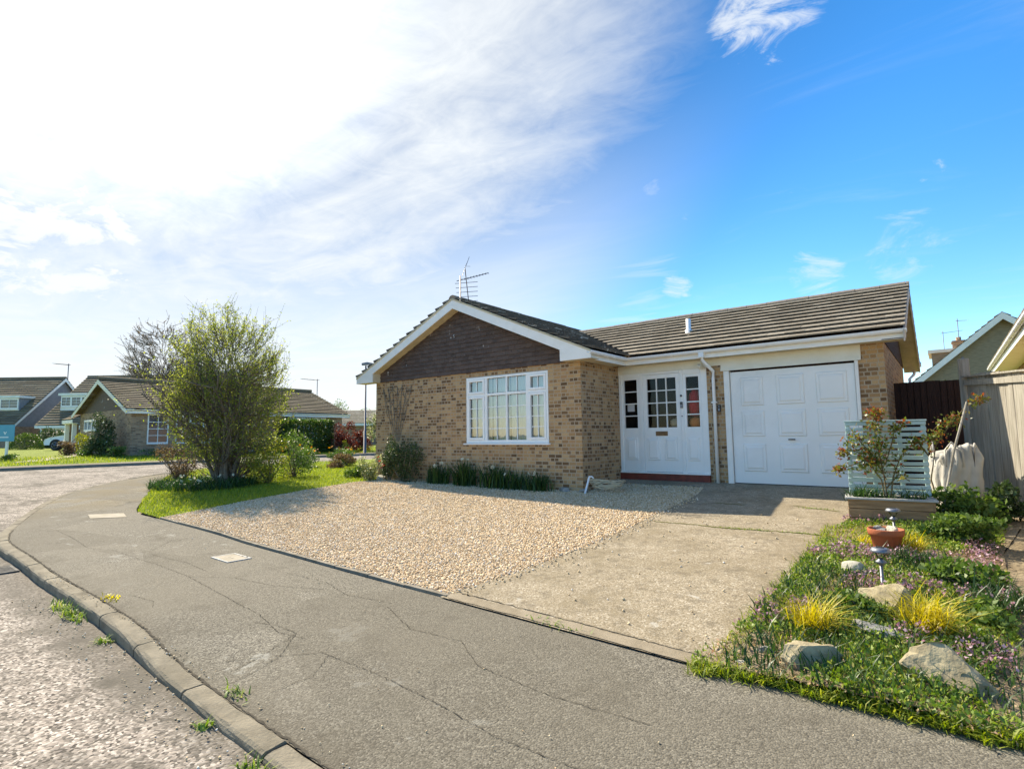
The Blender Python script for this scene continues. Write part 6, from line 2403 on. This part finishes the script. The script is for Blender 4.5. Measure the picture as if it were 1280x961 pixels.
tile_rows(mb, (-40.75, ay0 - .35, zea - .04), (0, 1, 0), (ca, 0, sa), lambda r_: (0, ay1 - ay0 + .7), 15, 5.05 / 15, .9, .04, True, .004)
mb.tube([(-36, ay0 - .35, zra + .08), (-36, ay1 + .35, zra + .08)], .11, 8)
mb.build('roof', TILE_FAR, A, AO)
for sg in (-1, 1):
    mb = MB()
    xe_ = -36 + sg * 4.75
    for yy_ in (ay0 - .36, ay1 + .34):
        mb.prism([(xe_, yy_, zea - .08), (-36, yy_, zra - .0), (-36, yy_, zra - .24), (xe_, yy_, zea - .28)], (0, .025, 0))
    mb.pieces('bargeboard', CREAM, A, AO)
mb = MB()
mb.box(-31.30, -31.27, ay0 - .33, ay1 + .33, zea - .27, zea - .06)
mb.prism([(-31.21 + a, ay0 - .33, zea - .06 + b) for a, b in gp], (0, ay1 - ay0 + .66, 0))
mb.build('fascia', WHITE, A, AO)
add_window(A, lambda v: (-31.58 - v[1], v[0], v[2]), [(10.05, 11.0, .80, 2.36, 1, (2, 4)), (11.35, 13.4, .80, 2.30, 3, (2, 4)), (17.7, 20.15, .95, 2.30, 4, (2, 4)), (15.1, 15.9, .3, 2.3, 1, (2, 4))], AO)
add_window(A, lambda v: (v[0], ay0 - .02 + v[1], v[2]), [(-39.3, -37.2, 1.55, 2.2, 3, (2, 1))], AO)
mb = MB()
mb.box(ax1 - 2.0, ax1 - 1.93, ay0 - .02, ay0, -.1, 2.3)
# porch with lean-to roof on the left end
mb = MB()
tile_rows(mb, (-42.75, 9.0, 2.28), (1, 0, 0), (0, .87, .5), lambda r_: (0, 2.3), 8, .31, .9, .04, True, .004)
mb.build('porch_roof', TILE_FAR, A, AO)
mb = MB()
mb.box(-42.75, -40.5, 8.98, 9.02, 2.08, 2.27)
mb.box(-42.75, -40.42, 9.02, 9.25, 2.05, 2.08)
mb.box(-42.6, -42.38, 9.1, 9.3, .1, 2.06)
mb.box(-41.0, -40.8, 9.1, 9.3, .1, 2.06)
mb.build('porch_frame', WHITE, A, AO)
mb = MB()
mb.box(-42.6, -40.4, 10.6, 10.8, -.1, 3.3)
mb.box(-42.62, -42.36, 9.32, 9.75, 0, 2.0)
mb.pieces('porch_wall', BRICK_FAR, A, AO)
add_window(A, lambda v: (v[0], 10.55 + v[1], v[2]), [(-42.2, -41.2, .5, 2.1, 2, (2, 3))], AO)


# chalet houses with steep roofs and dormers, built in local space: front faces -Y
def chalet(name, label, loc, x0, x1, dep, zg, ze, zr, dormer, wins, gable_mat, extra=None):
    t = thing(name, label, 'house', loc, YAW)
    mb = MB()
    mb.box(x0, x1, 0, dep, zg - .4, ze)
    mb.build('wall', BRICK_FAR, t)
    mb = MB()
    for x in (x0 + .01, x1 - .21):
        mb.prism([(x, -.02, ze - .1), (x, dep + .02, ze - .1), (x, dep / 2, zr - .15)], (.2, 0, 0))
    mb.pieces('gable_cladding', gable_mat, t)
    tt = (zr - ze) / (dep / 2 + .35)
    c_, s_ = 1 / math.sqrt(1 + tt * tt), tt / math.sqrt(1 + tt * tt)
    L = (dep / 2 + .35) / c_
    n = int(L / .36)
    mb = MB()
    tile_rows(mb, (x0 - .3, -.35, ze), (1, 0, 0), (0, c_, s_), lambda r_: (0, x1 - x0 + .6), n, L / n, 1.1, .05, True, .006)
    tile_rows(mb, (x0 - .3, dep + .35, ze), (1, 0, 0), (0, -c_, s_), lambda r_: (0, x1 - x0 + .6), n, L / n, 1.1, .05, True, .006)
    mb.tube([(x0 - .3, dep / 2, zr + .02), (x1 + .3, dep / 2, zr + .02)], .13, 8)
    mb.build('roof', TILE_FAR, t)
    mb = MB()
    for x in (x0 - .31, x1 + .285):
        for sg in (0, 1):
            ya = -.35 if not sg else dep + .35
            mb.prism([(x, ya, ze - .03), (x, dep / 2, zr - .03), (x, dep / 2, zr - .36), (x, ya, ze - .26)], (.025, 0, 0))
    mb.pieces('bargeboard', WHITE, t)
    mb = MB()
    mb.box(x0 - .3, x1 + .3, -.40, -.37, ze - .26, ze - .03)
    mb.build('fascia', WHITE, t)
    for (a, b, z0_, z1_, yf, yb_) in dormer:
        mb = MB()
        mb.box(a, b, yf, yb_, z0_, z1_)
        d = mb.build('dormer', gable_mat, t)
        mb = MB()
        mb.box(a - .15, b + .15, yf - .22, yb_ + .3, z1_, z1_ + .22)
        mb.build('dormer_roof', WHITE, d)
        mb = MB()
        mb.box(a - .02, b + .02, yf - .04, yf - .005, z0_, z0_ + .28)
        mb.build('dormer_apron', WHITE, d)
        fm, g_, b_ = MB(), MB(), MB()
        win_set(fm, g_, b_, a + .05, b - .05, z0_ + .30, z1_ - .02, yf - .06, 3, (2, 3), .16)
        wnd = fm.build('window', UPVC, t)
        g_.build('pane', FARGLASS, wnd)
        b_.build('glazing_bars', UPVC, wnd)
    for s in wins:
        fm, g_, b_ = MB(), MB(), MB()
        win_set(fm, g_, b_, *s[:4], -.03, s[4], s[5], .10)
        wnd = fm.build('window', UPVC, t)
        g_.build('pane', FARGLASS, wnd)
        b_.build('glazing_bars', UPVC, wnd)
    return t


LB = Vector((-65.2, 11.97, 0))
HB = chalet('chalet_house', 'steep roofed chalet house with a white dormer beyond the white car', (LB.x, LB.y, 0), .35, 15, 11.0, .35, 2.47, 7.55,
            [(0.95, 3.9, 3.9, 5.3, 1.3, 6), (4.0, 5.9, 4.6, 6.35, 2.0, 7)], [(1.0, 2.55, .8, 2.2, 2, (2, 3)), (3.6, 5.2, .8, 2.2, 2, (2, 3))], GREYREND)
mb = MB()
mb.tube([(.55, -.25, .3), (.55, -.25, 2.1), (.45, -.45, 2.4)], .06, 8)
mb.build('downpipe', UPVC, HB)
LC = Vector((-66.8, 10.74, 0))
HC = chalet('chalet_house', 'steep roofed chalet house with a big grey side gable behind the blue board', (LC.x, LC.y, 0), -16, -.35, 10.6, .35, 2.42, 7.45,
            [(-6.2, -1.0, 3.75, 5.15, 1.3, 6)], [(-5, -2.5, .8, 2.1, 3, (2, 3))], GREYREND)
# low link wall and dark planting between the two
t = thing('dome_bush', 'large clipped dome bush with a pale sunlit top beside the white car', 'bush', (-51.4, 8.9, .38))
P = ball_points(7000, (0, 0, .12), (1.05, .95, 1.15), NR, .9)
P = P[P[:, 2] > .02]
leaf_cloud('foliage', P, .085, LEAF_HEDGE, t, .3, .5)
stems_mesh('stem', (0, 0, -.05), P[NR.choice(len(P), 10)], .03, .008, BARK, t, (0, 0, 0))
shrub('dark_hedge', 'dark untrimmed hedge between the two chalet houses behind the dome bush', 'hedge', (-57.5, 11.4, .38), (2.4, 1.2, .95), 5000, .13, LEAF_DARK, 18, 14)
shrub('yellow_conifer', 'yellow green upright shrub behind the white car', 'shrub', (-51.0, 14.4, .4), (1.1, .9, 1.15), 4500, .12, LEAF_YEL, 14, 16)
for (d, la, zz, lab) in ((57, -20.5, 5.2, 'thin television aerial on the ridge of the house beyond the car'), (55.5, -45.6, 7.45, 'thin television aerial on the ridge of the grey gable house')):
    pa = CR_ * la + CF_ * d
    aerial('tv_aerial', (pa.x, pa.y, zz), YAW + 2.9, lab, 2.0 if la > -30 else 1.5, 2.2)

# hipped roof showing behind the bare tree
HD = thing('hipped_house', 'brown tiled hip roof house with pale hip lines behind the bare tree', 'house', (-57.5, 22.0, 0), YAW)
mb = MB()
mb.box(-4.5, 6, 0, 9, 0, 4.6)
mb.build('wall', BRICK_FAR, HD)
mb = MB()
q = [(-5, -.4, 4.5), (6.4, -.4, 4.5), (6.4, 9.4, 4.5), (-5, 9.4, 4.5), (-1.0, 4.5, 8.1), (2.4, 4.5, 8.1)]
mb.add(q, [(0, 1, 5, 4), (1, 2, 5), (2, 3, 4, 5), (3, 0, 4)])
mb.build('roof', TILE_FAR, HD)
mb = MB()
for a, b in ((0, 4), (1, 5), (4, 5)):
    mb.tube([q[a], q[b]], .12, 6)
mb.build('hip_tiles', CREAM, HD)

# white car on the drive, nose to the left
def car(loc, rz):
    t = thing('parked_car', 'white hatchback car parked beside the brick porch with only its front showing', 'car', loc, rz)
    prof = [(-2.05, .35), (-2.12, .55), (-2.05, .74), (-1.75, .86), (-1.05, .97), (-.75, 1.02), (.0, 1.44), (.45, 1.50), (1.2, 1.47), (1.7, 1.30), (2.0, .98), (2.05, .7), (2.02, .38)]
    W_ = .86
    mb = MB()
    secs = [(-1.0, .80, .0), (-.93, .97, .0), (.93, .97, 0), (1.0, .80, 0)]
    n = len(prof)
    vs, fs = [], []
    for sgn, inset in ((-1, .10), (-1, .0), (1, .0), (1, .10)):
        for (x, z_) in prof:
            tum = max(0, z_ - .95) * .42
            k = 1 - inset * .5
            vs.append((x * (1 - inset * .12), sgn * (W_ - tum - inset * .35), .30 + (z_ - .30) * (1 - inset * .25)))
    for s_ in range(3):
        for i in range(n - 1):
            fs.append((s_ * n + i, s_ * n + i + 1, (s_ + 1) * n + i + 1, (s_ + 1) * n + i))
        fs.append((s_ * n + n - 1, s_ * n, (s_ + 1) * n, (s_ + 1) * n + n - 1))
    fs += [tuple(range(n))[::-1], tuple(range(3 * n, 4 * n))]
    mb.add(vs, fs, .5, 0, True)
    body = mb.build('body', CARW, t)
    b = body.modifiers.new('split', 'EDGE_SPLIT')
    b.split_angle = math.radians(28)
    mb = MB()
    for sg in (-1, 1):
        y = sg * (W_ - .12)
        yb_ = sg * (W_ - .20)
        pts = [(-.55, y, 1.02), (.95, y, 1.04), (.80, yb_, 1.36), (.40, yb_, 1.40), (.02, yb_, 1.37)]
        mb.prism(pts, (0, sg * .05, 0))
    mb.pieces('side_window', BLACK, t)
    mb = MB()
    mb.add([(-.74, -.66, 1.045), (-.74, .66, 1.045), (-.04, .56, 1.435), (-.04, -.56, 1.435)], [(0, 1, 2, 3)])
    mb.build('windscreen', GLASS_DOOR, t)
    for (x, sg) in ((-1.32, -1), (-1.32, 1), (1.30, -1), (1.30, 1)):
        mb = MB()
        y = sg * .70
        prof_t = [(.20, -.10), (.30, -.10), (.325, -.06), (.325, .06), (.30, .10), (.20, .10)]
        vs, fs = [], []
        for r_, o_ in prof_t:
            for k in range(24):
                a = 2 * math.pi * k / 24
                vs.append((x + r_ * math.cos(a), y + o_, .325 + r_ * math.sin(a)))
        fs = [(i * 24 + k, i * 24 + (k + 1) % 24, (i + 1) * 24 + (k + 1) % 24, (i + 1) * 24 + k) for i in range(5) for k in range(24)]
        mb.add(vs, fs, .5, 0, True)
        # dark arch liner
        mb.tube([(x, y - .13, .36), (x, y + .175 * sg, .36)] if sg > 0 else [(x, y + .13, .36), (x, y - .168, .36)], .37, 24)
        wl = mb.build('wheel', TYRE, t)
        mb = MB()
        yy_ = y + sg * .185
        mb.tube([(x, yy_ - .02, .325), (x, yy_, .325)], .06, 12)
        for k in range(5):
            a = 2 * math.pi * k / 5
            mb.tube([(x, yy_, .325), (x + .2 * math.cos(a), yy_, .325 + .2 * math.sin(a))], .035, 6)
        pts = [(x + .21 * math.cos(2 * math.pi * k / 20), yy_, .325 + .21 * math.sin(2 * math.pi * k / 20)) for k in range(21)]
        mb.tube(pts, .022, 6)
        mb.build('rim', STEEL, wl)
    mb = MB()
    for sg in (-1, 1):
        mb.prism([(-2.03, sg * .50, .70), (-1.72, sg * .78, .80), (-1.60, sg * .80, .76), (-2.06, sg * .52, .62)], (0, sg * .045, 0))
    mb.pieces('headlight', BLACK, t)
    mb = MB()
    mb.box(-2.135, -2.05, -.42, .42, .42, .56)
    for sg in (-1, 1):
        mb.box(-2.10, -2.0, sg * .62 - .1, sg * .62 + .1, .40, .52)
    mb.pieces('grille', BLACK, t)
    mb = MB()
    for sg in (-1, 1):
        mb.bevbox(-.52, -.36, sg * .93 - .08, sg * .93 + .08, 1.0, 1.12, .02)
    mb.pieces('mirror', CARW, t)
    return t


cp = CR_ * -29.1 + CF_ * 37.2
car((cp.x, cp.y, .42), YAW)

# shrubs round bungalow A
for (x, y, r, n, leaf, mat, nm, lab) in (
    (-32.9, 8.55, (1.25, .7, 1.05), 4200, .10, LEAF_DARK, 'camellia', 'large dark bush with a few pale flowers against the brown gable end'),
    (-34.8, 8.3, (.9, .6, .65), 2200, .10, LEAF_YEL, 'pale_shrub', 'pale yellow green shrub between the porch and the large dark gable bush'),
    (-36.0, 7.9, (.75, .5, .42), 1500, .09, LEAF_BROWN, 'dark_red_shrub', 'small dark brown mound in front of the porch of the brown bungalow'),
    (-31.0, 8.6, (.6, .5, .30), 1000, .09, LEAF_GREEN, 'low_shrub', 'low green plant at the near corner of the brown bungalow'),
    (-30.95, 11.2, (.45, 1.6, .22), 1800, .09, LEAF_GREEN, 'border_plant', 'low green border below the brown bungalow window'),
    (-33.3, 8.0, (1.0, .4, .2), 1200, .09, LEAF_GREEN, 'ground_plant', 'low strip of green leaves in front of the gable bush')):
    t = shrub(nm, lab, 'shrub', (x, y, float(zfar(x))), r, n, leaf, mat, 13, 16)
    if nm == 'camellia':
        P = ball_points(60, (0, 0, r[2]), np.array(r) * 1.0, NR, .95)
        flowers(P[P[:, 1] < 0][:14], .055, PETAL_W, t)
# clipped hedge in front of the right-hand window of A: box faces of leaves
t = thing('clipped_hedge', 'clipped dark green box hedge in front of the far white window', 'hedge', (-29.8, 17.6, float(zfar(-29.8))))
n = 15000
P = NR.uniform(-1, 1, (n, 3))
k = NR.integers(0, 3, n)
P[np.arange(n), k] = np.sign(P[np.arange(n), k]) * NR.uniform(.8, 1, n)
P = P * np.array([.8, 1.5, .92]) + np.array([0, 0, .95])
P += NR.normal(0, .05, P.shape)
P[:, 2] = np.clip(P[:, 2], .02, 5)
leaf_cloud('foliage', P, .12, LEAF_HEDGE, t, .3, .5)
stems_mesh('stem', (0, 0, -.05), P[NR.choice(n, 14)], .03, .008, BARK, t, (0, 0, 0))
shrub('dark_bush', 'dark bush at the near end of the clipped hedge', 'bush', (-28.9, 14.8, float(zfar(-28.9))), (.9, .9, .75), 2600, .09, LEAF_DARK, 12, 14)
shrub('copper_shrub', 'copper red rounded shrub near the street lamp', 'shrub', (-28.5, 19.5, .16), (1.0, 1.0, 1.0), 4200, .10, LEAF_RED, 15, 18)
shrub('bronze_shrub', 'smaller bronze shrub between the copper shrub and the street lamp', 'shrub', (-28.9, 21.0, .16), (.8, .8, .75), 2400, .10, LEAF_RED, 12, 14)
shrub('green_spire', 'small upright bright green shrub in front of the copper shrub', 'shrub', (-27.5, 18.9, .12), (.28, .28, .5), 700, .07, LEAF_YEL, 8, 8)
t = shrub('red_flower_clump', 'low clump of red flowers in front of the copper shrub', 'plant', (-27.3, 18.6, .12), (.35, .35, .16), 350, .07, LEAF_GREEN, 7, 6)
flowers(ball_points(40, (0, 0, .22), (.35, .35, .14), NR, .8), .07, PETAL_R, t)
tree('small_blossom_tree', 'small pale leafed tree behind the bungalow corner by the street lamp', (-26.9, 20.8, .12), 2.6, 1, .3, .05, {3: 8, 2: 6, 1: 5}, 2, .12, LEAF_VAR, 9, keep=.8, depth=3)
shrub('green_hedge_bush', 'light green bush behind the street lamp at the bungalow corner', 'bush', (-26.4, 22.0, .12), (.7, .8, .8), 2200, .11, LEAF_YEL, 12, 12)
# bare tree behind the big tree
BARETREE = tree('bare_tree', 'bare brown twiggy tree behind the big leafy tree', (-47.4, 15.9, .3), 8.0, 4, .32, .20, {3: 7, 2: 6, 1: 5}, 1, .07, LEAF_BROWN, 13, keep=.5, depth=3)
crown_twigs(BARETREE, 520, (0, 0, 6.6), (2.9, 2.6, 3.6), 2, .10, LEAF_BROWN, 13, BARK, 2.5, 3.0)
# street lamp
t = thing('street_lamp', 'slim dark street lamp with a flat lantern beyond the lawn', 'street lamp', (-26.45, 19.46, .1), YAW)
mb = MB()
mb.tube([(0, 0, -.2), (0, 0, 1.3)], .085, 10)
mb.tube([(0, 0, 1.3), (0, 0, 5.1)], [.06, .045], 10)
mb.build('pole', ALU, t)
mb = MB()
mb.prism([(-.22, -.11, 5.12), (.40, -.11, 5.16), (.40, -.11, 5.24), (.1, -.11, 5.30), (-.22, -.11, 5.24)], (0, .22, 0))
mb.build('lantern', ALU, t)
# estate agent's board
t = thing('agent_board', 'blue and white board on a white post on the far lawn', 'sign', (-32.35, 4.92, float(zfar(-32.35))), YAW)
mb = MB()
mb.box(-.52, .34, -.02, .0, .78, 1.50)
mb.build('panel', SIGNB, t)
mb = MB()
mb.box(-.04, .04, .0, .08, -.3, 1.45)
mb.build('post', WHITE, t)
mb = MB()
mb.prism([(-.14, -.026, 1.20), (-.09, -.026, 1.20), (-.06, -.026, 1.13), (-.03, -.026, 1.20), (.02, -.026, 1.20), (-.06, -.026, 1.06)], (0, .006, 0))
x = -.44
for wd in (.05, .04, .06, .04, .05, .06, .04, .05, .05):
    mb.box(x, x + wd, -.026, -.0205, .93, .99)
    x += wd + .012
mb.build('lettering', SIGNW, t)
shrub('sign_bush', 'small green plant at the foot of the blue board', 'plant', (-31.5, 4.9, float(zfar(-31.5))), (.7, .4, .18), 900, .08, LEAF_GREEN, 8, 6)

# house behind the lamp
HE = thing('low_house', 'low grey roofed house partly hidden behind the copper shrub and street lamp', 'house', (-43.2, 29.5, 0), YAW)
mb = MB()
mb.box(-1, 9, 0, 7, -.3, 2.35)
mb.build('wall', BRICK_FAR, HE)
mb = MB()
plain_roof(mb, (-1.4, -.4, 2.3), (1, 0, 0), (0, .93, .37), 11, 11, .33)
mb.build('roof', TILE, HE)
mb = MB()
mb.box(-1.4, 9.6, -.45, -.42, 2.08, 2.3)
mb.build('fascia', WHITE, HE)
# far trees closing the street
for (d, la, h, lab, s) in ((75, -23.2, 3.0, 'rounded distant tree on the skyline between the brown bungalow and the lamp', 1), (70, -19.8, 2.4, 'lower distant tree on the skyline close beside the street lamp', 2)):
    p = CR_ * la + CF_ * d
    shrub('distant_tree', lab, 'tree', (p.x, p.y, .2), (2.6, 2.2, h), 4200, .22, LEAF_GREEN, 16, 18)
p = CR_ * -66 + CF_ * 80

# a thing with a single piece is that piece
for o in list(bpy.data.objects):
    if o.type == 'EMPTY' and o.parent is None:
        ch = children(o)
        if len(ch) == 1 and not children(ch[0]) and not ch[0].name.startswith('foliage'):
            c = ch[0]
            nm = o.name
            c.parent = None
            c.location, c.rotation_euler = o.location.copy(), o.rotation_euler.copy()
            for k in ('label', 'category', 'group', 'kind'):
                if k in o:
                    c[k] = o[k]
            bpy.data.objects.remove(o)
            c.name = nm
